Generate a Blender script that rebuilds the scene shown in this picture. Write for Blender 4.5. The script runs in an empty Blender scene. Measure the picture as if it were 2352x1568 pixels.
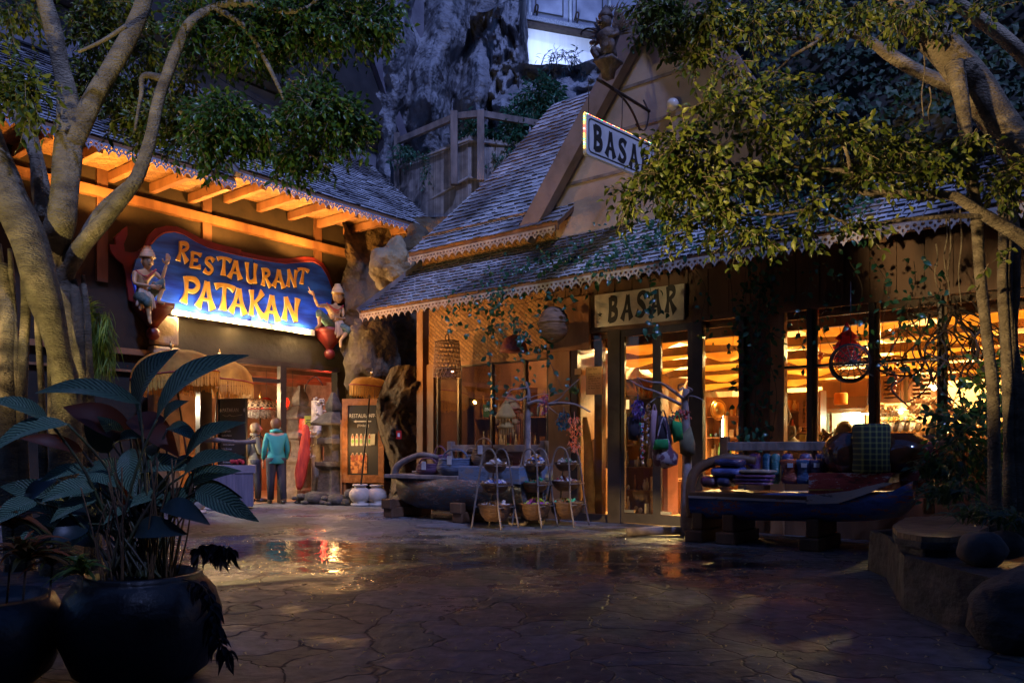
import bpy, bmesh, math, random
from mathutils import Vector, Matrix, noise
from mathutils.geometry import tessellate_polygon
R = math.radians
random.seed(7)
sc = bpy.context.scene
col = sc.collection
# ---------------------------------------------------------------- camera
cd = bpy.data.cameras.new('camera'); cam = bpy.data.objects.new('camera', cd); col.objects.link(cam)
cam.location = (0, 0, 1.1); cam.rotation_euler = (R(90), 0, 0)
cd.sensor_width = 36; cd.lens = 27.55; cd.shift_y = 246 / 2352; cd.clip_end = 400; cd.clip_start = 0.05
sc.camera = cam
sc.view_settings.view_transform = 'Standard'; sc.view_settings.look = 'None'
sc.view_settings.exposure = 0.0; sc.view_settings.gamma = 1
sc.cycles.max_bounces = 6; sc.cycles.transparent_max_bounces = 12
sc.cycles.sample_clamp_indirect = 3.0
# ---------------------------------------------------------------- dusk sky
wd = bpy.data.worlds.new('World'); sc.world = wd; wd.use_nodes = True
nt = wd.node_tree; bg = nt.nodes['Background']
sky = nt.nodes.new('ShaderNodeTexSky'); sky.sky_type = 'NISHITA'; sky.sun_disc = False
sky.sun_elevation = R(0.5); sky.sun_rotation = R(200); sky.ozone_density = 4; sky.air_density = 1.3; sky.dust_density = .3
hs = nt.nodes.new('ShaderNodeHueSaturation'); hs.inputs['Saturation'].default_value = 1.0
tint = nt.nodes.new('ShaderNodeMix'); tint.data_type = 'RGBA'; tint.blend_type = 'MULTIPLY'; tint.inputs[0].default_value = 1
tint.inputs[7].default_value = (0.80, 0.80, 1.05, 1)
nt.links.new(sky.outputs[0], hs.inputs['Color']); nt.links.new(hs.outputs[0], tint.inputs[6]); nt.links.new(tint.outputs[2], bg.inputs[0])
bg.inputs[1].default_value = 0.8
# last light of the evening sky, cool and very soft
sd = bpy.data.lights.new('dusk_light', 'SUN'); sun = bpy.data.objects.new('dusk_light', sd); col.objects.link(sun)
sd.energy = 2.6; sd.angle = R(3); sd.color = (0.33, 0.43, 1.0)
_d = Vector((-0.25, 0.60, -0.76)); sun.rotation_euler = _d.to_track_quat('-Z', 'Y').to_euler()

def lamp(kind, name, loc, energy, color, size=.1, target=None, spot=None, blend=.5, shape=None):
    d = bpy.data.lights.new(name, kind); o = bpy.data.objects.new(name, d); col.objects.link(o)
    d.energy = energy; d.color = color; o.location = loc
    if kind == 'AREA': d.size = size
    else: d.shadow_soft_size = size
    if target is not None: o.rotation_euler = (Vector(target) - Vector(loc)).to_track_quat('-Z', 'Y').to_euler()
    if spot: d.spot_size = R(spot); d.spot_blend = blend
    return o
# ---------------------------------------------------------------- frames of the place
F = 1800.0; HZ = 1030.0; CH = 1.1
Ox, Oy = 1.91, 11.3; Ux, Uy = .784, -.620; Nx, Ny = -.620, -.784
def W(u, v, z): return Vector((Ox + Ux * u + Nx * v, Oy + Uy * u + Ny * v, z))      # u along the shop front, v out of it
def A(px, py, Y): return Vector(((px - 1176) / F * Y, Y, CH + (HZ - py) / F * Y))
def uvof(p):
    a, b = p.x - Ox, p.y - Oy
    return a * Ux + b * Uy, a * Nx + b * Ny
def PVc(px, py, v):
    r = (px - 1176) / F; ax = Ox + Nx * v; ay = Oy + Ny * v
    u = (r * ay - ax) / (Ux - r * Uy); Y = ay + Uy * u
    return u, CH + (HZ - py) / F * Y
def PV(px, py, v):
    u, z = PVc(px, py, v); return W(u, v, z)
def PUc(px, py, u):
    r = (px - 1176) / F; ax = Ox + Ux * u; ay = Oy + Uy * u
    v = (r * ay - ax) / (Nx - r * Ny); Y = ay + Ny * v
    return v, CH + (HZ - py) / F * Y
def PU(px, py, u):
    v, z = PUc(px, py, u); return W(u, v, z)
def G(px, py):
    Y = CH * F / (py - HZ); return Vector(((px - 1176) / F * Y, Y, 0))
# ---------------------------------------------------------------- mesh builder
class MB:
    def __init__(s): s.v = []; s.f = []; s.sm = []; s.uv = {}
    def add(s, vs, fs, smooth=False, uvs=None):
        b = len(s.v); s.v += [Vector(x) for x in vs]
        for f in fs: s.f.append(tuple(b + i for i in f)); s.sm.append(smooth)
        if uvs:
            for i, t in enumerate(uvs): s.uv[b + i] = t
        return s
    def hexa(s, p):  # 8 pts: bottom 4 ccw, top 4
        return s.add(p, [(0, 3, 2, 1), (4, 5, 6, 7), (0, 1, 5, 4), (1, 2, 6, 5), (2, 3, 7, 6), (3, 0, 4, 7)])
    def box(s, a, b, fr=W):
        (x0, y0, z0), (x1, y1, z1) = a, b
        x0, x1 = min(x0, x1), max(x0, x1); y0, y1 = min(y0, y1), max(y0, y1); z0, z1 = min(z0, z1), max(z0, z1)
        return s.hexa([fr(*p) for p in ((x0, y0, z0), (x1, y0, z0), (x1, y1, z0), (x0, y1, z0), (x0, y0, z1), (x1, y0, z1), (x1, y1, z1), (x0, y1, z1))])
    def beam(s, p, q, w, h, up=(0, 0, 1)):
        p, q = Vector(p), Vector(q); d = (q - p).normalized(); up = Vector(up)
        if abs(d.dot(up)) > .98: up = Vector((Nx, Ny, 0))
        sd = d.cross(up).normalized(); u = sd.cross(d).normalized()
        c = [(-w / 2, -h / 2), (w / 2, -h / 2), (w / 2, h / 2), (-w / 2, h / 2)]
        return s.hexa([p + sd * a + u * b for a, b in c] + [q + sd * a + u * b for a, b in c])
    def tube(s, pts, rad, n=8, cap=True, noise_amp=0):
        pts = [Vector(p) for p in pts]
        if not hasattr(rad, '__len__'): rad = [rad] * len(pts)
        vs = []; fs = []; m = len(pts); prev = None
        for i, p in enumerate(pts):
            d = (pts[min(i + 1, m - 1)] - pts[max(i - 1, 0)])
            if d.length < 1e-9: d = Vector((0, 0, 1))
            d.normalize()
            if prev is None:
                a = d.orthogonal().normalized()
            else:
                a = (prev - d * prev.dot(d))
                a = a.normalized() if a.length > 1e-6 else d.orthogonal().normalized()
            prev = a; b = d.cross(a)
            for k in range(n):
                t = 2 * math.pi * k / n; r = rad[i]
                if noise_amp: r *= 1 + noise_amp * noise.noise(p * 2.3 + Vector((math.cos(t), math.sin(t), 0)) * 1.3)
                vs.append(p + (a * math.cos(t) + b * math.sin(t)) * r)
        for i in range(m - 1):
            for k in range(n):
                fs.append((i * n + k, i * n + (k + 1) % n, (i + 1) * n + (k + 1) % n, (i + 1) * n + k))
        if cap: fs.append(tuple(range(n))[::-1]); fs.append(tuple((m - 1) * n + k for k in range(n)))
        return s.add(vs, fs, True)
    def lathe(s, prof, c, n=24, sx=1, sy=1, lobes=0, lob=0, mat=None):
        c = Vector(c); vs = []; fs = []; m = len(prof)
        for r, z in prof:
            for k in range(n):
                t = 2 * math.pi * k / n
                rr = r * (1 + lob * abs(math.sin(lobes * t / 2)) if lobes else 1)
                q = Vector((rr * math.cos(t) * sx, rr * math.sin(t) * sy, z))
                if mat: q = mat @ q
                vs.append(c + q)
        for i in range(m - 1):
            for k in range(n):
                fs.append((i * n + k, i * n + (k + 1) % n, (i + 1) * n + (k + 1) % n, (i + 1) * n + k))
        if prof[0][0] > 1e-4: fs.append(tuple(range(n))[::-1])
        if prof[-1][0] > 1e-4: fs.append(tuple((m - 1) * n + k for k in range(n)))
        return s.add(vs, fs, True)
    def ball(s, c, rx, ry=None, rz=None, n=12, amp=0, fq=1.5, seed=0, rot=None, smooth=True):
        ry = ry or rx; rz = rz or rx; c = Vector(c); vs = []; fs = []; m = max(4, n // 2)
        for i in range(m + 1):
            th = math.pi * i / m
            for k in range(n):
                t = 2 * math.pi * k / n
                d = Vector((math.sin(th) * math.cos(t), math.sin(th) * math.sin(t), math.cos(th)))
                q = 1 + (amp * noise.fractal(d * fq + Vector((seed * 7.1, seed * 3.3, 0)), 1.0, 2.0, 4) if amp else 0)
                p = Vector((d.x * rx * q, d.y * ry * q, d.z * rz * q))
                if rot: p = rot @ p
                vs.append(c + p)
        for i in range(m):
            for k in range(n):
                a, b, c2, d2 = i * n + k, i * n + (k + 1) % n, (i + 1) * n + (k + 1) % n, (i + 1) * n + k
                fs.append((a, d2, c2, b))
        return s.add(vs, fs, smooth)
    def ext(s, loops, fn, d0, d1, smooth=False):
        """extrude 2D loops (first outer, others holes); fn(a, b, d) -> world"""
        flat = [p for l in loops for p in l]
        tri = tessellate_polygon([[Vector((p[0], p[1], 0)) for p in l] for l in loops])
        n = len(flat)
        vs = [fn(p[0], p[1], d0) for p in flat] + [fn(p[0], p[1], d1) for p in flat]
        fs = [tuple(t) for t in tri] + [tuple(i + n for i in t[::-1]) for t in tri]
        b = 0
        for l in loops:
            m = len(l)
            for i in range(m): fs.append((b + i, b + (i + 1) % m, n + b + (i + 1) % m, n + b + i))
            b += m
        return s.add(vs, fs, smooth)
    def ribbon(s, pts, fn, d0, d1):
        """pts (x, y, width) -> flared stroke"""
        L = []; Rr = []
        m = len(pts)
        # smooth the stroke
        q = []
        for i in range(m - 1):
            p0 = pts[max(i - 1, 0)]; p1 = pts[i]; p2 = pts[i + 1]; p3 = pts[min(i + 2, m - 1)]
            for k in range(5):
                t = k / 5
                q.append(tuple(.5 * ((2 * p1[j]) + (-p0[j] + p2[j]) * t + (2 * p0[j] - 5 * p1[j] + 4 * p2[j] - p3[j]) * t * t + (-p0[j] + 3 * p1[j] - 3 * p2[j] + p3[j]) * t ** 3) for j in range(3)))
        q.append(pts[-1]); m = len(q)
        for i, (x, y, w) in enumerate(q):
            a = q[max(i - 1, 0)]; b = q[min(i + 1, m - 1)]
            dx, dy = b[0] - a[0], b[1] - a[1]; l = math.hypot(dx, dy) or 1
            L.append((x - dy / l * w / 2, y + dx / l * w / 2)); Rr.append((x + dy / l * w / 2, y - dx / l * w / 2))
        vs = [fn(*p, d1) for p in L] + [fn(*p, d1) for p in Rr] + [fn(*p, d0) for p in L] + [fn(*p, d0) for p in Rr]
        fs = []
        for i in range(m - 1):
            fs += [(i, i + 1, m + i + 1, m + i), (i, 2 * m + i, 2 * m + i + 1, i + 1), (m + i, m + i + 1, 3 * m + i + 1, 3 * m + i)]
        fs += [(0, m, 3 * m, 2 * m), (m - 1, 3 * m - 1, 4 * m - 1, 2 * m - 1)]
        return s.add(vs, fs)
    def leaf(s, b, t, w, droop=.15, nrm=None, n=4, fold=.25):
        """leaf blade from b to t"""
        b, t = Vector(b), Vector(t); d = t - b; L = d.length
        nr = Vector(nrm) if nrm is not None else Vector((random.uniform(-1, 1), random.uniform(-1, 1), random.uniform(0, 1.5)))
        sd = d.cross(nr)
        if sd.length < 1e-6: sd = d.orthogonal()
        sd.normalize(); up = sd.cross(d).normalized()
        vs = []; uv = []; fs = []
        for i in range(n + 1):
            q = i / n; ww = w * (math.sin(math.pi * min(1, q * 1.02 + .02) ** .9) ** .65) if 0 < i < n else w * .04
            c = b + d * q - Vector((0, 0, 1)) * droop * L * q * q + up * (.12 * L * math.sin(math.pi * q))
            vs += [c - sd * ww / 2 + up * ww * fold, c, c + sd * ww / 2 + up * ww * fold]; uv += [(q, 0), (q, .5), (q, 1)]
        for i in range(n):
            a = i * 3; fs += [(a, a + 1, a + 4, a + 3), (a + 1, a + 2, a + 5, a + 4)]
        return s.add(vs, fs, True, uv)
    def build(s, name, mat, parent=None, bevel=0, solid=0):
        if not s.v: s.v = [Vector((0, 0, 0))]
        root = parent
        while root is not None and root.parent is not None: root = root.parent
        off = Vector(root.location) if root else Vector((0, 0, 0))
        base = None
        me = bpy.data.meshes.new(name)
        loc = Vector((0, 0, 0))
        if root is None:
            mn = [min(p[i] for p in s.v) for i in range(3)]; mx = [max(p[i] for p in s.v) for i in range(3)]
            off = Vector(((mn[0] + mx[0]) / 2, (mn[1] + mx[1]) / 2, mn[2])); loc = off.copy()
        me.from_pydata([tuple(p - off) for p in s.v], [], s.f)
        me.polygons.foreach_set('use_smooth', s.sm)
        if s.uv:
            ul = me.uv_layers.new(name='UVMap')
            for l in me.loops: ul.data[l.index].uv = s.uv.get(l.vertex_index, (0, 0))
        me.update()
        if mat: me.materials.append(mat)
        o = bpy.data.objects.new(name, me); col.objects.link(o); o.location = loc
        if parent: o.parent = parent
        if bevel:
            b = o.modifiers.new('bevel', 'BEVEL'); b.width = bevel; b.segments = 2; b.limit_method = 'ANGLE'; b.angle_limit = R(40)
        return o
def tag(o, label=None, cat=None, group=None, kind=None):
    if label: o['label'] = label
    if cat: o['category'] = cat
    if group: o['group'] = group
    if kind: o['kind'] = kind
    return o
def thing(name, loc, label, cat, group=None):
    o = bpy.data.objects.new(name, None); o.empty_display_size = .1; o.location = Vector(loc); col.objects.link(o)
    return tag(o, label, cat, group)
def copy_tree(o, loc=None, rz=None, label=None, scale=None, parent=None):
    c = o.copy(); col.objects.link(c)
    if parent: c.parent = parent
    if loc is not None: c.location = Vector(loc)
    if rz is not None: c.rotation_euler.z = rz
    if scale is not None: c.scale = (scale,) * 3 if not hasattr(scale, '__len__') else scale
    if label: c['label'] = label
    for ch in list(o.children): copy_tree(ch, parent=c)
    return c
# ---------------------------------------------------------------- materials
_mc = {}
def M(name, c1, c2=None, scale=4, rough=.8, bump=.0, bscale=None, stretch=(1, 1, 1), metal=0, island=0, spec=.5, rr=0, detail=5, lo=.35, hi=.65, coat=0, bd=.03):
    if name in _mc: return _mc[name]
    m = bpy.data.materials.new(name); m.use_nodes = True; n = m.node_tree; p = n.nodes['Principled BSDF']
    c2 = c2 or tuple(x * .6 for x in c1)
    tc = n.nodes.new('ShaderNodeTexCoord'); mp = n.nodes.new('ShaderNodeMapping'); mp.inputs['Scale'].default_value = stretch
    n.links.new(tc.outputs['Object'], mp.inputs[0])
    nz = n.nodes.new('ShaderNodeTexNoise'); nz.inputs['Scale'].default_value = scale; nz.inputs['Detail'].default_value = detail
    n.links.new(mp.outputs[0], nz.inputs['Vector'])
    rp = n.nodes.new('ShaderNodeValToRGB'); rp.color_ramp.elements[0].position = lo; rp.color_ramp.elements[1].position = hi
    rp.color_ramp.elements[0].color = (*c2, 1); rp.color_ramp.elements[1].color = (*c1, 1)
    n.links.new(nz.outputs['Fac'], rp.inputs[0]); out = rp.outputs[0]
    if island:
        g = n.nodes.new('ShaderNodeNewGeometry'); mr = n.nodes.new('ShaderNodeMapRange')
        mr.inputs[3].default_value = 1 - island; mr.inputs[4].default_value = 1 + island * .7
        n.links.new(g.outputs['Random Per Island'], mr.inputs[0])
        mx = n.nodes.new('ShaderNodeMix'); mx.data_type = 'RGBA'; mx.blend_type = 'MULTIPLY'; mx.inputs[0].default_value = 1
        n.links.new(out, mx.inputs[6]); n.links.new(mr.outputs[0], mx.inputs[7]); out = mx.outputs[2]
    n.links.new(out, p.inputs['Base Color'])
    p.inputs['Roughness'].default_value = rough; p.inputs['Metallic'].default_value = metal
    p.inputs['Specular IOR Level'].default_value = spec
    if coat: p.inputs['Coat Weight'].default_value = coat
    if rr:
        m2 = n.nodes.new('ShaderNodeMapRange'); m2.inputs[3].default_value = rough - rr; m2.inputs[4].default_value = rough + rr
        n.links.new(nz.outputs['Fac'], m2.inputs[0]); n.links.new(m2.outputs[0], p.inputs['Roughness'])
    if bump:
        bz = nz
        if bscale:
            bz = n.nodes.new('ShaderNodeTexNoise'); bz.inputs['Scale'].default_value = bscale; bz.inputs['Detail'].default_value = 6
            n.links.new(mp.outputs[0], bz.inputs['Vector'])
        b = n.nodes.new('ShaderNodeBump'); b.inputs['Strength'].default_value = bump; b.inputs['Distance'].default_value = bd
        n.links.new(bz.outputs['Fac'], b.inputs['Height']); n.links.new(b.outputs[0], p.inputs['Normal'])
    _mc[name] = m; return m
def ME(name, c, s):
    m = bpy.data.materials.new(name); m.use_nodes = True; p = m.node_tree.nodes['Principled BSDF']
    p.inputs['Base Color'].default_value = (*c, 1); p.inputs['Emission Color'].default_value = (*c, 1); p.inputs['Emission Strength'].default_value = s
    return m
def MLeaf(name, c1, c2, rough=.35, trans=.25, bright=1):
    m = bpy.data.materials.new(name); m.use_nodes = True; n = m.node_tree; p = n.nodes['Principled BSDF']
    g = n.nodes.new('ShaderNodeNewGeometry'); rp = n.nodes.new('ShaderNodeValToRGB')
    rp.color_ramp.elements[0].color = (*c1, 1); rp.color_ramp.elements[1].color = (*c2, 1)
    n.links.new(g.outputs['Random Per Island'], rp.inputs[0]); n.links.new(rp.outputs[0], p.inputs['Base Color'])
    p.inputs['Roughness'].default_value = rough
    t = n.nodes.new('ShaderNodeBsdfTranslucent'); n.links.new(rp.outputs[0], t.inputs[0])
    mx = n.nodes.new('ShaderNodeMixShader'); mx.inputs[0].default_value = trans
    n.links.new(p.outputs[0], mx.inputs[1]); n.links.new(t.outputs[0], mx.inputs[2])
    n.links.new(mx.outputs[0], n.nodes['Material Output'].inputs[0])
    return m
def MCloth(name, c1, c2=None, trans=.5, scale=6):
    m = M(name, c1, c2, scale=scale, rough=.8); n = m.node_tree; p = n.nodes['Principled BSDF']
    t = n.nodes.new('ShaderNodeBsdfTranslucent'); n.links.new(p.inputs['Base Color'].links[0].from_socket, t.inputs[0])
    mx = n.nodes.new('ShaderNodeMixShader'); mx.inputs[0].default_value = trans
    n.links.new(p.outputs[0], mx.inputs[1]); n.links.new(t.outputs[0], mx.inputs[2]); n.links.new(mx.outputs[0], n.nodes['Material Output'].inputs[0])
    return m
def MGlass(name='window_glass', tintc=(.92, .95, .95), refl=.03):
    m = bpy.data.materials.new(name); m.use_nodes = True; n = m.node_tree; n.nodes.remove(n.nodes['Principled BSDF'])
    t = n.nodes.new('ShaderNodeBsdfTransparent'); t.inputs[0].default_value = (*tintc, 1)
    g = n.nodes.new('ShaderNodeBsdfGlossy'); g.inputs['Roughness'].default_value = .01
    lw = n.nodes.new('ShaderNodeLayerWeight'); lw.inputs[0].default_value = .22
    mr = n.nodes.new('ShaderNodeMapRange'); mr.inputs[3].default_value = refl; mr.inputs[4].default_value = .5
    n.links.new(lw.outputs['Fresnel'], mr.inputs[0])
    mx = n.nodes.new('ShaderNodeMixShader'); n.links.new(mr.outputs[0], mx.inputs[0])
    n.links.new(t.outputs[0], mx.inputs[1]); n.links.new(g.outputs[0], mx.inputs[2]); n.links.new(mx.outputs[0], n.nodes['Material Output'].inputs[0])
    return m
def MWeave(name, c1, c2, scale=14, axis='u'):
    """split bamboo woven in a twill: brick cells laid at 45 degrees"""
    m = bpy.data.materials.new(name); m.use_nodes = True; n = m.node_tree; p = n.nodes['Principled BSDF']
    tc = n.nodes.new('ShaderNodeTexCoord'); mp = n.nodes.new('ShaderNodeMapping')
    n.links.new(tc.outputs['UV'], mp.inputs[0]); mp.inputs['Scale'].default_value = (scale, scale, scale); mp.inputs['Rotation'].default_value = (0, 0, R(38))
    br = n.nodes.new('ShaderNodeTexBrick'); br.inputs['Scale'].default_value = 1; br.inputs['Mortar Size'].default_value = .05; br.offset = .5
    br.inputs['Brick Width'].default_value = 1.5; br.inputs['Row Height'].default_value = .5; br.inputs['Mortar Smooth'].default_value = .6
    br.inputs['Color1'].default_value = (*c1, 1); br.inputs['Color2'].default_value = (*c2, 1); br.inputs['Mortar'].default_value = (c2[0] * .3, c2[1] * .3, c2[2] * .3, 1)
    n.links.new(mp.outputs[0], br.inputs[0]); n.links.new(br.outputs[0], p.inputs['Base Color'])
    nz = n.nodes.new('ShaderNodeTexNoise'); nz.inputs['Scale'].default_value = 3; n.links.new(mp.outputs[0], nz.inputs[0])
    mm = n.nodes.new('ShaderNodeMix'); mm.data_type = 'RGBA'; mm.blend_type = 'MULTIPLY'; mm.inputs[0].default_value = .6
    n.links.new(br.outputs[0], mm.inputs[6]); n.links.new(nz.outputs[0], mm.inputs[7]); n.links.new(mm.outputs[2], p.inputs['Base Color'])
    b = n.nodes.new('ShaderNodeBump'); b.inputs['Strength'].default_value = .6; b.inputs['Distance'].default_value = .02; b.invert = True
    n.links.new(br.outputs['Fac'], b.inputs['Height']); n.links.new(b.outputs[0], p.inputs['Normal']); p.inputs['Roughness'].default_value = .55
    return m
WOOD = M('dark_wood', (.16, .075, .035), (.07, .032, .016), scale=3, rough=.55, bump=.3, bscale=14, stretch=(1, 1, .25))
WOODL = M('warm_wood', (.34, .17, .075), (.17, .08, .035), scale=3, rough=.5, bump=.3, bscale=18, stretch=(1, 1, .3))
WOODG = M('weathered_wood', (.26, .21, .19), (.12, .095, .085), scale=4, rough=.8, bump=.5, bscale=20, stretch=(1, 1, .4))
FRET = M('fret_blue_grey', (.42, .42, .50), (.26, .26, .34), scale=7, rough=.6)
FRETW = M('fret_pale', (.50, .44, .38), (.32, .27, .23), scale=7, rough=.6)
SHING = M('shingle_grey', (.46, .46, .48), (.14, .13, .14), scale=.9, lo=.42, hi=.56, rough=.62, bump=.5, bscale=30, stretch=(1, 1, 1), island=.35)
PLASTER = M('brown_plaster', (.036, .025, .014), (.018, .013, .008), scale=1.6, rough=.9, bump=.5, bscale=6)
BUTT = M('shingle_butt', (.06, .05, .05), (.03, .025, .025), scale=8)  # soaked butt ends, with the shadow line under each course painted in
WEAVE = MWeave('woven_bamboo', (.58, .33, .13), (.32, .16, .06), scale=9)
GLASS = MGlass()
BLACKM = M('black_metal', (.02, .018, .017), rough=.4)
IRON = M('rusty_iron', (.06, .04, .03), (.03, .02, .016), scale=9, rough=.6, metal=.5)
WHITE = M('off_white', (.75, .73, .70), (.6, .58, .55), scale=3)
BRASS = M('brass', (.7, .45, .15), (.5, .3, .1), rough=.3, metal=.9)
CHALK = M('chalk', (.75, .72, .68), rough=.9)
BARK = M('ficus_bark', (.36, .29, .19), (.12, .09, .06), scale=5, rough=.85, bump=1.0, bscale=34, stretch=(1, 1, 2.2), detail=10, lo=.3, hi=.7)
LEAF_W = MLeaf('ficus_leaf', (.025, .065, .008), (.20, .23, .03), .42)
LEAF_D = MLeaf('ficus_leaf_dark', (.03, .08, .012), (.09, .18, .03))
LEAF_I = MLeaf('ivy_leaf', (.015, .07, .045), (.04, .13, .07), rough=.3)
def quadUV(mb, pts, su, sv):
    mb.add(pts, [(0, 1, 2, 3)], False, [(0, 0), (su, 0), (su, sv), (0, sv)])
STROKES = {
 'R': [[(.22, -.02, .30), (.27, .45, .15), (.22, 1.0, .24)], [(.22, .92, .16), (.62, .90, .20), (.72, .68, .17), (.34, .47, .13)], [(.42, .50, .13), (.62, .25, .17), (.86, -.02, .30)]],
 'E': [[(.25, 0, .22), (.27, .5, .17), (.25, 1, .22)], [(.2, .94, .15), (.6, .92, .14), (.86, .86, .26)], [(.25, .5, .12), (.65, .5, .20)], [(.2, .06, .15), (.6, .07, .14), (.9, .14, .28)]],
 'S': [[(.86, .80, .28), (.60, .95, .15), (.30, .86, .18), (.26, .66, .19), (.55, .50, .22), (.78, .30, .19), (.62, .08, .17), (.36, .06, .16), (.12, .2, .30)]],
 'T': [[(.06, .84, .24), (.3, .94, .15), (.7, .94, .15), (.96, .84, .24)], [(.5, .95, .15), (.5, .5, .15), (.5, -.02, .30)]],
 'A': [[(.12, -.02, .30), (.32, .45, .15), (.5, 1.02, .20)], [(.88, -.02, .30), (.68, .45, .17), (.52, 1.02, .20)], [(.3, .33, .10), (.7, .33, .10)]],
 'U': [[(.16, 1.0, .28), (.2, .5, .15), (.3, .12, .17), (.55, .05, .17), (.74, .2, .15)], [(.84, 1.0, .28), (.78, .5, .16), (.84, 0, .24)]],
 'N': [[(.15, -.02, .28), (.22, .5, .14), (.22, 1, .20)], [(.2, .98, .20), (.5, .5, .17), (.8, .02, .20)], [(.82, 0, .16), (.8, .5, .14), (.88, 1.02, .28)]],
 'P': [[(.2, -.04, .34), (.27, .45, .15), (.2, 1.0, .26)], [(.2, .93, .15), (.64, .92, .19), (.84, .70, .19), (.66, .48, .17), (.34, .46, .12)]],
 'K': [[(.18, -.02, .28), (.22, .5, .15), (.18, 1.02, .26)], [(.86, 1.0, .28), (.55, .66, .14), (.24, .46, .12)], [(.36, .56, .14), (.6, .28, .16), (.88, -.02, .28)]],
 'B': [[(.2, -.02, .20), (.24, .5, .20), (.2, 1, .24)], [(.2, .95, .16), (.66, .88, .20), (.62, .6, .18), (.28, .52, .14)], [(.28, .52, .14), (.74, .42, .22), (.7, .12, .20), (.2, .03, .16)]],
}
def letter(mb, ch, fn, d0, d1, fat=1.0):
    for i, st in enumerate(STROKES[ch]):
        mb.ribbon([(x, y, w * fat) for x, y, w in st], fn, d0, d1 + i * .0012)
def text_mesh(mb, s, fn, size=1, d=0.0):
    """typeset text as flat mesh; fn(x, y, d)"""
    cu = bpy.data.curves.new('t', 'FONT'); cu.body = s; cu.size = size; cu.resolution_u = 2
    o = bpy.data.objects.new('t', cu); col.objects.link(o)
    dg = bpy.context.evaluated_depsgraph_get(); me = bpy.data.meshes.new_from_object(o.evaluated_get(dg))
    mb.add([fn(v.co.x, v.co.y, d) for v in me.vertices], [tuple(p.vertices) for p in me.polygons])
    bpy.data.objects.remove(o); bpy.data.curves.remove(cu); bpy.data.meshes.remove(me)
def spline(pts, k=5):
    """Catmull-Rom through Vectors"""
    pts = [Vector(p) for p in pts]; o = []
    for i in range(len(pts) - 1):
        p0 = pts[max(i - 1, 0)]; p1 = pts[i]; p2 = pts[i + 1]; p3 = pts[min(i + 2, len(pts) - 1)]
        for j in range(k):
            t = j / k; o.append(.5 * ((2 * p1) + (p2 - p0) * t + (2 * p0 - 5 * p1 + 4 * p2 - p3) * t * t + (3 * p1 - p0 - 3 * p2 + p3) * t ** 3))
    o.append(pts[-1]); return o
def lerp(a, b, t): return a + (b - a) * t
def rads(rs, k=5):
    o = []
    for i in range(len(rs) - 1):
        for j in range(k): o.append(lerp(rs[i], rs[i + 1], j / k))
    o.append(rs[-1]); return o
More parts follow.
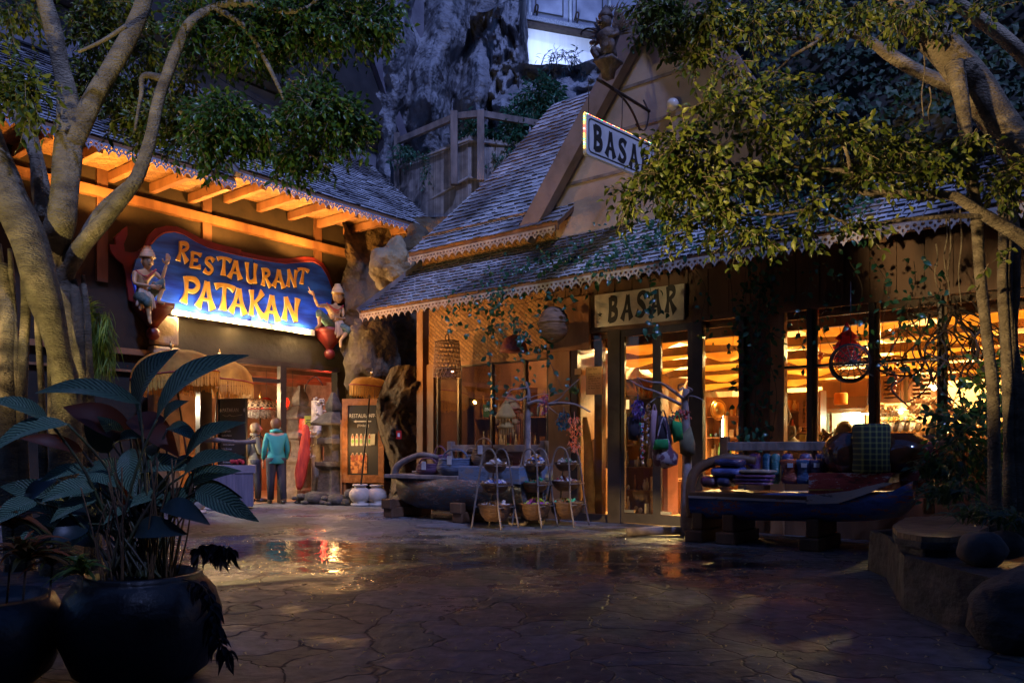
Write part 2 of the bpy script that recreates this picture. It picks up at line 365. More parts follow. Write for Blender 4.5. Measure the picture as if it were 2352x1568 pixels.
# ================================================================ ground
def ground_material():
    m = bpy.data.materials.new('crazy_paving'); m.use_nodes = True; n = m.node_tree; p = n.nodes['Principled BSDF']; L = n.links.new
    tc = n.nodes.new('ShaderNodeTexCoord')
    wn = n.nodes.new('ShaderNodeTexNoise'); wn.inputs['Scale'].default_value = 1.4; wn.inputs['Detail'].default_value = 4; L(tc.outputs['Object'], wn.inputs[0])
    vm = n.nodes.new('ShaderNodeVectorMath'); vm.operation = 'MULTIPLY_ADD'; vm.inputs[1].default_value = (.8, .8, 0); L(wn.outputs['Color'], vm.inputs[0]); L(tc.outputs['Object'], vm.inputs[2])
    vo = n.nodes.new('ShaderNodeTexVoronoi'); vo.feature = 'DISTANCE_TO_EDGE'; vo.inputs['Scale'].default_value = 2.0; L(vm.outputs[0], vo.inputs['Vector'])
    vc = n.nodes.new('ShaderNodeTexVoronoi'); vc.inputs['Scale'].default_value = 2.0; L(vm.outputs[0], vc.inputs['Vector'])
    cr = n.nodes.new('ShaderNodeValToRGB'); cr.color_ramp.elements[0].position = 0.0; cr.color_ramp.elements[1].position = .022; L(vo.outputs['Distance'], cr.inputs[0])
    n2 = n.nodes.new('ShaderNodeTexNoise'); n2.inputs['Scale'].default_value = 9; n2.inputs['Detail'].default_value = 8; L(tc.outputs['Object'], n2.inputs[0])
    st = n.nodes.new('ShaderNodeValToRGB'); st.color_ramp.elements[0].color = (.038, .040, .055, 1); st.color_ramp.elements[1].color = (.115, .112, .145, 1)
    st.color_ramp.elements[0].position = .3; st.color_ramp.elements[1].position = .7; L(n2.outputs[0], st.inputs[0])
    hue = n.nodes.new('ShaderNodeMix'); hue.data_type = 'RGBA'; hue.blend_type = 'OVERLAY'; hue.inputs[0].default_value = .5; L(st.outputs[0], hue.inputs[6]); L(vc.outputs['Color'], hue.inputs[7])
    sat = n.nodes.new('ShaderNodeHueSaturation'); sat.inputs['Saturation'].default_value = .25; L(hue.outputs[2], sat.inputs['Color'])
    g = n.nodes.new('ShaderNodeMix'); g.data_type = 'RGBA'; g.inputs[6].default_value = (.018, .018, .022, 1); L(cr.outputs[0], g.inputs[0]); L(sat.outputs[0], g.inputs[7])
    # wet places: standing water lies in the low strip that runs past the doors, and by the restaurant threshold
    n3 = n.nodes.new('ShaderNodeTexNoise'); n3.inputs['Scale'].default_value = 1.25; n3.inputs['Detail'].default_value = 9; n3.inputs['Roughness'].default_value = .7; L(tc.outputs['Object'], n3.inputs[0])
    sx = n.nodes.new('ShaderNodeSeparateXYZ'); L(tc.outputs['Object'], sx.inputs[0])
    def math_(op, a, b=None, c=None):
        q = n.nodes.new('ShaderNodeMath'); q.operation = op
        for i, x in enumerate((a, b, c)):
            if x is None: continue
            if hasattr(x, 'links') or hasattr(x, 'is_linked'): L(x, q.inputs[i])
            else: q.inputs[i].default_value = x
        return q.outputs[0]
    # band centred on Y = 8.2 + .12 X
    d = math_('ABSOLUTE', math_('SUBTRACT', sx.outputs[1], math_('MULTIPLY_ADD', sx.outputs[0], -.12, 8.05)))
    band = math_('SUBTRACT', 1.0, math_('DIVIDE', d, 1.8)); band = math_('MAXIMUM', band, -.6)
    ex = math_('MULTIPLY', math_('MAXIMUM', math_('SUBTRACT', math_('ABSOLUTE', math_('ADD', sx.outputs[0], .8)), 2.7), 0), -.8)
    b1 = math_('ADD', band, ex)
    d2 = math_('ABSOLUTE', math_('SUBTRACT', sx.outputs[1], 12.9)); e2 = math_('ABSOLUTE', math_('ADD', sx.outputs[0], 2.3))
    b2 = math_('SUBTRACT', 1.1, math_('ADD', math_('MULTIPLY', d2, 1.5), math_('MULTIPLY', e2, .75)))
    bb = math_('MAXIMUM', b1, b2)
    wet = math_('ADD', math_('MULTIPLY', bb, .19), n3.outputs[0])
    wr = n.nodes.new('ShaderNodeMapRange'); wr.inputs[1].default_value = .60; wr.inputs[2].default_value = .65; L(wet, wr.inputs[0])
    dk = n.nodes.new('ShaderNodeMix'); dk.data_type = 'RGBA'; dk.blend_type = 'MULTIPLY'; dk.inputs[7].default_value = (.35, .33, .30, 1)
    L(wr.outputs[0], dk.inputs[0]); L(g.outputs[2], dk.inputs[6]); L(dk.outputs[2], p.inputs['Base Color'])
    dmp = n.nodes.new('ShaderNodeMapRange'); dmp.inputs[1].default_value = .43; dmp.inputs[2].default_value = .55; L(wet, dmp.inputs[0])
    ro = math_('SUBTRACT', math_('SUBTRACT', .62, math_('MULTIPLY', dmp.outputs[0], .38)), math_('MULTIPLY', wr.outputs[0], .19)); L(ro, p.inputs['Roughness'])
    hb = math_('ADD', math_('MULTIPLY', cr.outputs[0], .5), math_('MULTIPLY', n2.outputs[0], .9))
    bs = n.nodes.new('ShaderNodeMapRange'); bs.inputs[3].default_value = .75; bs.inputs[4].default_value = .12; L(wr.outputs[0], bs.inputs[0])
    bp = n.nodes.new('ShaderNodeBump'); bp.inputs['Distance'].default_value = .035; L(bs.outputs[0], bp.inputs['Strength']); L(hb, bp.inputs['Height']); L(bp.outputs[0], p.inputs['Normal'])
    return m
g = MB(); g.add([(-60, -20, 0), (60, -20, 0), (60, 90, 0), (-60, 90, 0)], [(0, 1, 2, 3)])
go = g.build('ground', ground_material()); tag(go, kind='structure')
go.location = (0, 0, 0)
for v_, c_ in zip(go.data.vertices, [(-60, -20, 0), (60, -20, 0), (60, 90, 0), (-60, 90, 0)]): v_.co = c_

# ================================================================ shared builders for roofs
def bil(p00, p10, p01, p11, s, t): return p00.lerp(p10, s).lerp(p01.lerp(p11, s), t)
def shingle_roof(mb, c, rows, tw, seed=1, sag=0.0, lift=.034):
    rnd = random.Random(seed); p00, p10, p01, p11 = c
    nrm = (p10 - p00).cross(p01 - p00).normalized()
    if nrm.z < 0: nrm = -nrm
    for r in range(rows):
        t0 = r / rows; t1 = min(1, (r + 1.35) / rows)
        Lw = bil(*c, 0, t0) - bil(*c, 1, t0); n = max(2, int(Lw.length / tw)); off = rnd.random()
        s = -off / n
        while s < 1 - 1e-6:
            w = (1 + rnd.uniform(-.35, .35)) / n; s0 = max(0, s); s1 = min(1, s + w - .0015); s += w
            if s1 - s0 < .0008: continue
            dt = rnd.uniform(-.012, .012) * 12 / rows; lf = lift * rnd.uniform(.75, 1.3)
            sg = lambda a, b: -nrm * sag * math.sin(math.pi * b) 
            a = bil(*c, s0, max(0, t0 + dt)) + sg(s0, t0); b = bil(*c, s1, max(0, t0 + dt)) + sg(s1, t0); d = bil(*c, s0, t1) + sg(s0, t1); e = bil(*c, s1, t1) + sg(s1, t1)
            lo = nrm * (lf - .022); hi = nrm * lf; tp = nrm * .006
            mb.add([a + lo, b + lo, e, d, a + hi, b + hi, e + tp, d + tp], [(4, 5, 6, 7), (0, 1, 5, 4), (1, 2, 6, 5), (3, 0, 4, 7)])
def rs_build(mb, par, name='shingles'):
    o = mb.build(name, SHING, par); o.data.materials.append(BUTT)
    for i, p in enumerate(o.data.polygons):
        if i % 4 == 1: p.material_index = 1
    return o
def roof_deck(mb, c, th=.05, sag=0.0):
    p00, p10, p01, p11 = c; nrm = (p10 - p00).cross(p01 - p00).normalized()
    if nrm.z < 0: nrm = -nrm
    nn = 6
    for i in range(nn):
        t0, t1 = i / nn, (i + 1) / nn; s0 = -nrm * sag * math.sin(math.pi * t0); s1 = -nrm * sag * math.sin(math.pi * t1)
        a, b, d, e = bil(*c, 0, t0) + s0, bil(*c, 1, t0) + s0, bil(*c, 0, t1) + s1, bil(*c, 1, t1) + s1
        q = nrm * .004; w = nrm * th
        mb.hexa([a - w, b - w, e - w, d - w, a - q, b - q, e - q, d - q])
def circ(cx, cy, rx, ry, n=8): return [(cx + rx * math.cos(2 * math.pi * k / n), cy + ry * math.sin(2 * math.pi * k / n)) for k in range(n)]
def fret(mb, p, q, unit=.15, h=.15, out=None, th=.012):
    p, q = Vector(p), Vector(q); L = (q - p).length; n = max(1, round(L / unit)); d = (q - p) / n
    o = Vector(out).normalized() if out else Vector((Nx, Ny, 0))
    outl = [(0, 0), (1, 0), (1, -.42), (.93, -.60), (.80, -.55), (.72, -.70), (.60, -.80), (.5, -1), (.40, -.80), (.28, -.70), (.20, -.55), (.07, -.60), (0, -.42)]
    holes = [circ(.5, -.56, .09, .14, 6), circ(.24, -.30, .15, .13, 7), circ(.76, -.30, .15, .13, 7)]
    for i in range(n):
        b = p + d * i
        mb.ext([outl] + holes, lambda x, y, dd: b + d * x + Vector((0, 0, 1)) * y * h + o * dd, 0, th)

# ================================================================ bazaar shop
bz = thing('shop_building', W(0, 0, 0), 'long wooden shop with shingled roofs, a tall gable and lit windows on the right', 'shop')
# --- lower (verandah) roof
LE0, LE1 = W(-5.0, 1.0, 3.47), W(7.6, 1.0, 3.52)
LT0, LT1 = W(-4.5, -.02, 4.38), W(7.6, -.02, 4.42)
lr = (LE0, LE1, LT0, LT1)
r1 = MB(); roof_deck(r1, lr); ro1 = r1.build('lower_roof', WOOD, bz)
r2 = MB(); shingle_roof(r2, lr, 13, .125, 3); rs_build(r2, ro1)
fm = MB(); fm.box((-5.0, .97, 3.38), (7.6, 1.0, 3.50)); fm.build('fascia', WOODL, ro1)
f = MB(); fret(f, W(-5.0, 1.015, 3.44), W(7.0, 1.015, 3.49)); f.build('fretwork', FRETW, ro1)
f = MB(); f.beam(W(-5.03, 1.03, 3.48), W(-4.53, -.02, 4.42), .04, .12); f.build('verge_board', WOODG, ro1)
for i, uu in enumerate([-4.6, -3.6, -2.6, -1.6, -.6, .4, 1.4, 2.4, 3.4, 4.4]):
    f = MB(); f.beam(W(uu, .92, 3.38), W(uu + .02, 0, 3.80), .07, .1); f.build('rafter', WOODL, ro1)
# --- upper roof, swept left verge
UE0, UE1 = W(-4.50, .32, 4.53), W(-1.30, .32, 4.53)
UT0, UT1 = W(-3.50, -2.7, 7.95), W(-.2, -2.7, 7.95)
ur = (UE0, UE1, UT0, UT1)
r1 = MB(); roof_deck(r1, ur, .06, .10); ro2 = r1.build('upper_roof', WOOD, bz)
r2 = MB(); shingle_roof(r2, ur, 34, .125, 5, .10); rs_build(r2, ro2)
f = MB(); f.box((-4.5, .29, 4.42), (-1.3, .325, 4.55)); f.build('fascia', WOODL, ro2)
f = MB(); fret(f, W(-4.5, .34, 4.47), W(-1.33, .34, 4.47)); f.build('fretwork', FRETW, ro2)
# left return of the upper roof (small lit cheek towards the boulder)
UL = (W(-4.95, -.55, 4.60), W(-4.52, .30, 4.55), W(-4.10, -1.9, 5.9), W(-4.05, -1.0, 5.9))
r1 = MB(); shingle_roof(r1, UL, 14, .12, 9); roof_deck(r1, UL); r1.build('valley_roof', SHING, bz)
# --- gable front
gm = MB()
wallz = lambda u: min(4.62 + 1.29 * (u + 1.83), 7.7 - 1.6 * (u - .44))
ap = (.44, 7.6)
gp = [(-2.0, 4.36), (2.5, 4.36), (2.2, 4.9), ap, (-1.95, 4.5)]
gm.ext([gp], lambda a, b, d: W(a, d, b), -.12, .02)
GPL = M('gable_panel', (.42, .33, .27), (.22, .17, .14), scale=1.3, rough=.85, bump=.25, bscale=12)
gw = gm.build('gable_wall', GPL, bz)
for zz, ua, ub in ((5.15, -1.35, 1.9), (5.75, -.95, 1.6), (6.35, -.45, 1.2), (6.95, 0, .85)):
    f = MB(); f.box((ua, .02, zz), (ub, .035, zz + .045)); f.build('panel_joint', WOODG, gw)
f = MB(); f.beam(W(-2.02, .20, 4.42), W(.42, .20, 7.62), .30, .17, up=(Nx, Ny, 0)); f.build('rake_board', M('rake_wood', (.27, .20, .17), (.15, .11, .09), scale=2.5, rough=.7, bump=.3, bscale=10), bz)
f = MB(); f.beam(W(2.28, .20, 4.62), W(.48, .20, 7.62), .30, .17, up=(Nx, Ny, 0)); f.build('rake_board', _mc['rake_wood'], bz)
# roof of the gable running back on the right
GR = (W(2.35, .15, 4.5), W(2.35, -4.0, 4.5), W(.46, .15, 7.64), W(.46, -4.0, 7.64))
r1 = MB(); roof_deck(r1, GR); shingle_roof(r1, GR, 24, .2, 11); r1.build('gable_roof', SHING, bz)
# --- main roof body behind (right)
MR = (W(2.2, -.02, 4.42), W(8.5, -.02, 4.42), W(2.2, -3.4, 7.2), W(8.5, -3.4, 7.2))
r1 = MB(); roof_deck(r1, MR); shingle_roof(r1, MR, 24, .2, 12); r1.build('main_roof', SHING, bz)
# --- woven walls
f = MB(); quadUV(f, [W(-4.46, .03, 3.9), W(-1.55, .03, 3.9), W(-1.55, .03, 4.9), W(-4.46, .03, 4.9)], 2.9, 1); f.box((-4.46, -.1, 3.9), (-1.55, .02, 4.9)); f.build('woven_wall', WEAVE, bz)
f = MB(); quadUV(f, [W(-4.30, .03, 2.56), W(-1.72, .03, 2.56), W(-1.72, .03, 3.95), W(-4.30, .03, 3.95)], 2.6, 1.4); f.box((-4.30, -.1, 2.56), (-1.72, .02, 3.95)); wp = f.build('woven_wall', WEAVE, bz)
f = MB(); f.box((-4.32, .03, 2.53), (-1.70, .06, 2.59)); f.build('trim', WOODL, wp)
# upper plank wall from window 1 to the right end
f = MB(); f.box((-1.70, -.12, 2.90), (6.6, .0, 4.0)); wl = f.build('plank_wall', WOOD, bz)
for i in range(28):
    uu = -1.66 + i * .295; f.box
f = MB()
for i in range(28): f.box((-1.66 + i * .295, 0, 2.92), (-1.66 + i * .295 + .28, .014, 3.9))
f.build('cladding', WOOD, wl)
f = MB(); f.box((-1.70, .01, 2.60), (-.9, .07, 3.42)); f.build('lintel_board', WOODL, wl, bevel=.01)
f = MB(); f.box((-1.70, .0, 2.84), (6.6, .05, 2.92)); f.build('header_beam', WOOD, wl)
# --- posts and frames:  (u0, u1, z0, z1, v0, v1, material)
def uD(px): return PVc(px, 1000, 0)[0]
def post(nm, a, b, z0, z1, v0, v1, m): q = MB(); q.box((a, v0, z0), (b, v1, z1)); return q.build(nm, m, bz, bevel=.006)
post('corner_post', uD(966), uD(980), 0, 3.75, -.06, .10, WOODL)
post('side_post', uD(985), uD(1001), 0, 2.56, -.06, .06, WOODL)
post('window_post', uD(1264), uD(1314), 0, 2.9, -.06, .06, WOODL)
DK = M('dark_frame', (.05, .035, .028), (.03, .02, .016), scale=5, rough=.35)
for a, b in ((1315, 1330), (1399, 1428), (1592, 1617), (1699, 1712)): post('door_post', uD(a), uD(b), 0, 2.86, -.05, .05, DK)
post('door_post', uD(1334), uD(1352), 0, 2.8, -.5, -.38, WOOD)
post('wall_panel', uD(1699), uD(1771), 0, 2.9, -.12, -.02, WOOD)
post('window_post', uD(1771), uD(1803), 0, 2.9, -.10, .04, WOODL)
post('sill_wall', uD(1803), 6.6, 0, .72, -.10, .02, WOOD)
post('sill_wall', uD(1001), uD(1264), 0, .30, -.10, .02, WOOD)
for a, b in ((1855, 1869), (1997, 2011), (2154, 2166)):
    post('mullion', uD(a), uD(b), .72, 2.86, -.05, .05, DK)
    post('mullion_backing', uD(b), uD(b) + .045, .72, 2.86, -.05, -.01, WOODL)
post('mullion', 4.42, 4.48, .72, 2.86, -.05, .05, DK); post('end_wall', 4.9, 6.6, .72, 2.9, -.1, .02, WOOD)
post('transom', uD(1803), 4.9, 2.12, 2.15, -.03, .03, DK)
for a in (1005, 1053, 1129, 1205, 1258): post('mullion', uD(a), uD(a) + .05, .3, 2.56, -.04, .035, DK)
post('transom', uD(1005), uD(1264), 2.50, 2.56, -.04, .03, DK)
# --- panes
def pane(nm, a, b, z0, z1, v, par=bz): q = MB(); q.box((a, v - .004, z0), (b, v + .004, z1)); return q.build(nm, GLASS, par)
GL1 = MGlass('dark_window_glass', (.85, .85, .85), .22)
def pane1(a, b, z0, z1): q = MB(); q.box((a, -.004, z0), (b, .004, z1)); q.build('pane', GL1, bz)
for a, b in ((1005, 1053), (1053, 1129), (1129, 1205), (1205, 1258)): pane1(uD(a) + .05, uD(b), .3, 2.5)
for a, b in ((1803, 1855), (1869, 1997), (2011, 2154)): pane('pane', uD(a), uD(b), .72, 2.86, 0)
pane('pane', uD(2166), 4.42, .72, 2.86, 0)
pane('pane', uD(1330), uD(1399), .12, 2.80, 0); pane('pane', uD(1617), uD(1699), .12, 2.80, 0)
f = MB(); f.box((uD(1330), -.03, .0), (uD(1399), .04, .12)); f.build('door_rail', DK, bz)
f = MB(); f.box((uD(1617), -.03, .0), (uD(1699), .04, .12)); f.build('door_rail', DK, bz)
for (a, b) in ((1428, 1511), (1511, 1592)):
    ua, ub = uD(a), uD(b); q = MB(); q.box((ua, -.025, .02), (ub, .025, .16)); q.box((ua, -.025, 2.74), (ub, .025, 2.84))
    q.box((ua, -.025, .16), (ua + .06, .025, 2.74)); q.box((ub - .07, -.025, .16), (ub, .025, 2.74)); dr = q.build('door', DK, bz)
    pane('pane', ua + .06, ub - .07, .16, 2.74, 0, dr)
    q = MB(); q.box((ua + .02 if a > 1500 else ub - .05, .03, 1.0), (ua + .05 if a > 1500 else ub - .02, .06, 1.35)); q.build('handle', M('steel', (.5, .5, .5), rough=.3, metal=1), dr)
    q = MB(); q.box((ua + .06, -.01, .17), (ua + .22, .03, .21)); q.build('lock_plate', _mc['steel'], dr)
# --- room shell
TAN = M('shop_plaster', (.34, .21, .10), (.20, .12, .055), scale=2.5, rough=.85, bump=.3, bscale=8)
f = MB(); f.box((-1.66, -7.2, -.02), (7.0, -.1, .012)); tag(f.build('shop_floor', M('plank_floor', (.42, .28, .15), (.26, .16, .08), scale=3, rough=.35, stretch=(.3, 2, 1))), kind='structure')
f = MB(); f.box((-1.72, -7.3, .0), (7.0, -7.2, 3.3)); f.build('back_wall', TAN, bz)
f = MB(); f.box((-1.78, -7.3, .0), (-1.68, -.1, 3.3)); f.build('partition_wall', WOOD, bz)
f = MB(); f.box((7.0, -7.3, .0), (7.1, -.1, 3.3)); f.build('end_wall', TAN, bz)
f = MB(); f.box((-1.8, -7.3, 3.25), (7.1, -.12, 3.35)); f.build('ceiling', WOOD, bz)
f = MB(); f.box((-4.5, -1.6, 0), (-1.8, -1.5, 3.0)); f.box((-4.5, -1.5, 3.0), (-1.8, -.1, 3.1)); f.box((-4.6, -1.6, 0), (-4.5, -.1, 3.1)); f.build('display_room', WOODL, bz)
lamp('POINT', 'display_fill', W(-2.9, -.5, 2.7), 75, (1, .55, .2), .06)  # unseen lamp added to give the window bay an amber glow
CLOTHY = MCloth('ceiling_cloth', (.92, .68, .27), (.70, .42, .13), trans=.65, scale=3)
for k, vv in enumerate((-1.3, -2.35, -3.4, -4.45, -5.5)):
    q = MB(); nu, nv = 44, 4; vs = []; fs = []
    for j in range(nv + 1):
        for i in range(nu + 1):
            uu = -1.6 + i * 8.5 / nu; z = 2.84 - .075 * k - .20 * math.sin(math.pi * j / nv) * abs(math.sin(uu * 1.9 + k)) - .03 * math.sin(uu * 7)
            vs.append(W(uu, vv + .50 - 1.0 * j / nv, z))
    for j in range(nv):
        for i in range(nu): a = j * (nu + 1) + i; fs.append((a, a + 1, a + nu + 2, a + nu + 1))
    q.add(vs, fs, True); b2 = [Vector(x) + Vector((0, 0, .004)) for x in vs]; q.add(b2, fs, True); q.build('ceiling_cloth', CLOTHY, bz)
for k, vv in enumerate((-.78, -1.82, -2.88, -3.93, -4.98, -6.1)):
    zc = 2.80 - .075 * k; q = MB(); q.box((-1.66, vv - .05, zc - .085), (7.0, vv + .05, zc + .05 if k else 3.24)); q.build('ceiling_beam', WOOD, bz, bevel=.01)  # first beam carried up to the ceiling to stop lamp light leaking out
f = MB(); f.box((-1.66, -.16, 2.76), (7.0, -.12, 3.24)); f.build('header_light_block', WOOD, bz)  # board added to block lamp light above the header
for uu, vv in ((-.6, -2.2), (1.2, -3.6), (3.2, -1.6), (4.6, -3.4), (2.6, -5.6)): lamp('SPOT', 'room_fill', W(uu, vv, 2.45), 1700, (1, .58, .20), .12, W(uu, vv, 0), 125, .7)  # unseen fill lamps added to brighten the wares below the cloths
for uu in (0.3, 2.0, 3.6, 5.4):
    q = MB(); q.box((uu, -7.2, 2.88), (uu + .1, -.2, 2.98)); q.build('ceiling_joist', WOODL, bz)
# --- light of the shop: lamps above the cloths and small spots under them
for uu in (-.6, 1.5, 3.3, 5.2):
    for vv in (-1.3, -3.4, -5.4): lamp('POINT', 'cloth_lamp', W(uu, vv, 3.1), 2100, (1, .68, .26), .08)
for (px, py, vv, e) in ((2045, 757, -1.8, 14), (2065, 757, -2.2, 4), (1834, 779, -2.6, 7), (1988, 750, -2.6, 7), (1911, 727, -1.6, 7), (2150, 815, -3, 6), (1571, 910, -3.6, 6), (1548, 779, -2.4, 7)):
    p = PV(px, py, vv); lamp('SPOT', 'shop_spot', p - Vector((0, 0, .06)), e * 22, (1, .62, .28), .03, p - Vector((0, 0, 2)), 115, .6)
# ================================================================ signs of the bazaar
SIGNB = M('sign_board', (.62, .56, .46), (.42, .37, .30), scale=5, rough=.85, bump=.2, bscale=20)
INK = M('black_paint', (.018, .016, .015), rough=.6)
sb = thing('name_board', PV(1470, 745, .12), 'flat pale board lettered BASAR above the shop door', 'sign')
f = MB(); tl, bl = PVc(1366, 678, .12), PVc(1366, 752, .12); tr, br_ = PVc(1572, 651, .12), PVc(1570, 733, .12)
f.ext([[bl, br_, tr, tl]], lambda a, b, d: W(a, d, b), .08, .12); f.build('board', SIGNB, sb)
f = MB(); u0, u1 = bl[0] + .20, br_[0] - .08; lw = (u1 - u0) / 5
for i, ch in enumerate('BASAR'):
    hh = .36 - .02 * (i % 2); z0 = bl[1] + .06 + .01 * i
    letter(f, ch, lambda x, y, d: W(u0 + i * lw + lw * (.06 + .84 * x) + .02 * y, d, z0 + hh * y), .12, .123, 1.3)
f.build('lettering', INK, sb)
f = MB(); st = []
for k in range(10): a = math.pi / 2 + k * math.pi / 5; rr = .045 if k % 2 == 0 else .018; st.append((bl[0] + .09 + rr * math.cos(a), bl[1] + .18 + rr * math.sin(a)))
f.ext([st], lambda a, b, d: W(a, d, b), .12, .124); f.build('star', INK, sb)
# hanging sign, at right angles to the front
HS0 = A(1343, 262, 9.9); hd = Vector((.71, .70, 0)); hb = HS0 - Vector((0, 0, .51))
hs_ = thing('hanging_sign', hb + hd * .7, 'white hanging sign lettered BASAR, edged with a coloured string of lights, high by the gable', 'sign')
ho = hd.cross(Vector((0, 0, 1))).normalized(); 
if ho.y > 0: ho = -ho
HSF = lambda a, b, d: hb + hd * a + Vector((0, 0, 1)) * b + ho * d
def rrect(x0, y0, x1, y1, r, n=4):
    o = []
    for cx, cy, a0 in ((x1 - r, y0 + r, -90), (x1 - r, y1 - r, 0), (x0 + r, y1 - r, 90), (x0 + r, y0 + r, 180)):
        for k in range(n + 1): a = R(a0 + 90 * k / n); o.append((cx + r * math.cos(a), cy + r * math.sin(a)))
    return o
f = MB(); f.ext([rrect(0, 0, 1.45, .51, .03)], HSF, -.03, .03); f.build('board', M('white_board', (.62, .60, .58), (.48, .46, .45), scale=4, rough=.6), hs_)
f = MB(); f.ext([rrect(.035, .035, 1.415, .475, .06), rrect(.052, .052, 1.398, .458, .05)], HSF, .03, .034); f.build('border_line', INK, hs_)
f = MB()
for i, ch in enumerate('BASAR'): letter(f, ch, lambda x, y, d: HSF(.12 + i * .255 + .215 * x, .10 + .31 * y - .01 * i, d), .03, .034, 1.3)
f.build('lettering', INK, hs_)
LC = [ME('light_' + nm, c, 5) for nm, c in (('red', (1, .10, .06)), ('yellow', (1, .62, .1)), ('green', (.1, 1, .35)), ('white', (1, .9, .75)))]
k = 0
edge = [(t, .525) for t in [i * .022 for i in range(66)]] + [(-.014, .5 - i * .022) for i in range(20)]
tubes = [MB() for _ in LC]
for i in range(len(edge)):
    a, b = edge[i]; c = random.choice([0, 0, 1, 2, 1, 3]); tubes[c].ball(HSF(a, b, .0), .0095, n=6)
for c, t in zip(LC, tubes): tag(t.build('light_string', c, hs_), kind='stuff')
# iron bracket
br = thing('wall_bracket', PV(1370, 182, .5), 'rusty iron bracket with curled brace that carries the hanging sign', 'bracket')
f = MB(); pa, pb = A(1372, 182, 10.1), A(1492, 256, 11.0)
f.tube([pa, pb], .022, 6); f.tube(spline([A(1385, 190, 10.2), A(1430, 225, 10.5), A(1455, 262, 10.75), A(1470, 300, 10.9)]), .016, 6); f.build('arm', IRON, br)
f = MB(); f.tube([A(1352, 180, 9.98), A(1352, 262, 9.96)], .006, 5); f.tube([A(1430, 222, 10.45), A(1428, 300, 10.45)], .006, 5); f.build('chain', IRON, br)
f = MB(); f.tube(spline([A(1478, 230, 11.0), A(1490, 262, 11.0), A(1480, 300, 11.0), A(1460, 285, 11.0)]), .012, 6); f.build('scroll', IRON, br)
gl = MB(); gl.ball(A(1545, 240, 10.9), .085, n=20); go_ = gl.build('globe_lamp', M('opal_glass', (.75, .68, .62), rough=.25)); tag(go_, 'unlit white globe lamp hanging by the gable wall', 'lamp')
# ================================================================ winged guardian statue
gs = thing('guardian_statue', PV(1385, 165, .45), 'carved winged guardian figure on a cornice bracket at the gable edge', 'statue')
CARV = M('carved_wood', (.16, .11, .085), (.07, .05, .04), scale=12, rough=.6, bump=.6, bscale=30)
c = A(1406, 152, 10.2)
def gsf(x, y, z): return c + Vector((Ux, Uy, 0)) * x + Vector((Nx, Ny, 0)) * y + Vector((0, 0, z))
f = MB()
ROT = Matrix.Rotation(math.atan2(Uy, Ux) + R(45), 4, 'Z')
f.lathe([(.02, -.22), (.08, -.20), (.10, -.10), (.17, -.02), (.20, 0), (.20, .025), (.16, .03), (.14, .07), (.10, .08)], gsf(0, .1, 0), n=4, mat=ROT)
f.build('bracket', CARV, gs)
f = MB(); f.lathe([(.09, .05), (.12, .1), (.10, .2), (.13, .3), (.15, .36), (.09, .42), (.05, .45)], gsf(0, .1, 0), n=14)
f.ball(gsf(-.02, .14, .52), .085, .095, .10, n=14, amp=.1, seed=3); f.ball(gsf(-.06, .21, .50), .03, .05, .028, n=8)
for sgn in (-1, 1):
    f.tube(spline([gsf(.13 * sgn, .12, .36), gsf(.19 * sgn, .2, .28), gsf(.09 * sgn, .26, .25)]), [.04, .034, .032, .03, .03, .03, .03, .028, .026, .025, .02][:11], 8)
    f.tube(spline([gsf(.05 * sgn, .12, .12), gsf(.14 * sgn, .24, .17), gsf(.10 * sgn, .2, .06)]), .042, 8)
f.build('body', CARV, gs)
f = MB()
for k in range(9): a = R(-50 + 100 * k / 8); f.leaf(gsf(0, .1, .58), gsf(.17 * math.sin(a), .1, .58 + .17 * math.cos(a)), .035, 0, nrm=(Nx, Ny, 0))
f.lathe([(.09, .56), (.10, .60), (.05, .68), (.01, .74)], gsf(-.02, .13, 0), n=10); f.build('crown', CARV, gs)
for sgn in (-1, 1):
    f = MB()
    for r_ in range(4):
        for k in range(11):
            a = R(8 + 92 * k / 10) ; L = .50 - .09 * r_ - .012 * k; st_ = gsf(.05 * sgn, .03 + .012 * r_, .36)
            f.leaf(st_ + (gsf(sgn * math.sin(a), -.05, math.cos(a)) - c) * .06, st_ + (gsf(sgn * math.sin(a) * .8, -.12, math.cos(a)) - c) * L, .042, .0, nrm=(Nx, Ny, .2))
    f.build('wing', CARV, gs)
f = MB(); f.tube(spline([gsf(-.10, .2, .40), gsf(-.2, .25, .45), gsf(-.28, .28, .43), gsf(-.30, .28, .38)]), .012, 6); f.build('staff', IRON, gs)

# ================================================================ restaurant building
RU = -7.94
rb = thing('restaurant_building', W(RU, 1.5, 0), 'restaurant front with long shingled eave, amber lit rafters and dark plaster wall on the left', 'restaurant')
def RB(v0, v1, z0, z1, u0, u1): return ((u0, v0, z0), (u1, v1, z1))
f = MB(); f.box(*RB(2.75, 9.5, 0, 6.5, RU - .35, RU - .15)); f.box(*RB(-1.0, 2.75, 2.82, 6.5, RU - .35, RU - .15)); f.box(*RB(-3.6, -1.0, 0, 6.5, RU - .35, RU - .15))
f.build('wall', PLASTER, rb)
# timber strips on the wall
for v_ in (4.0, 2.1, -.45, -2.1): f = MB(); f.box(*RB(v_ - .09, v_ + .09, 3.9, 6.4, RU - .15, RU - .09)); f.build('timber_post', WOOD, rb)
f = MB(); f.box(*RB(-3.5, 9, 5.30, 5.46, RU - .15, RU - .02)); f.build('wall_plate', WOODL, rb)
f = MB(); f.box(*RB(3.0, 9, 2.72, 2.82, RU - .15, RU - .05)); f.box(*RB(3.0, 9, 2.42, 2.46, RU - .15, RU - .08)); f.build('shelf_rail', WOODL, rb)
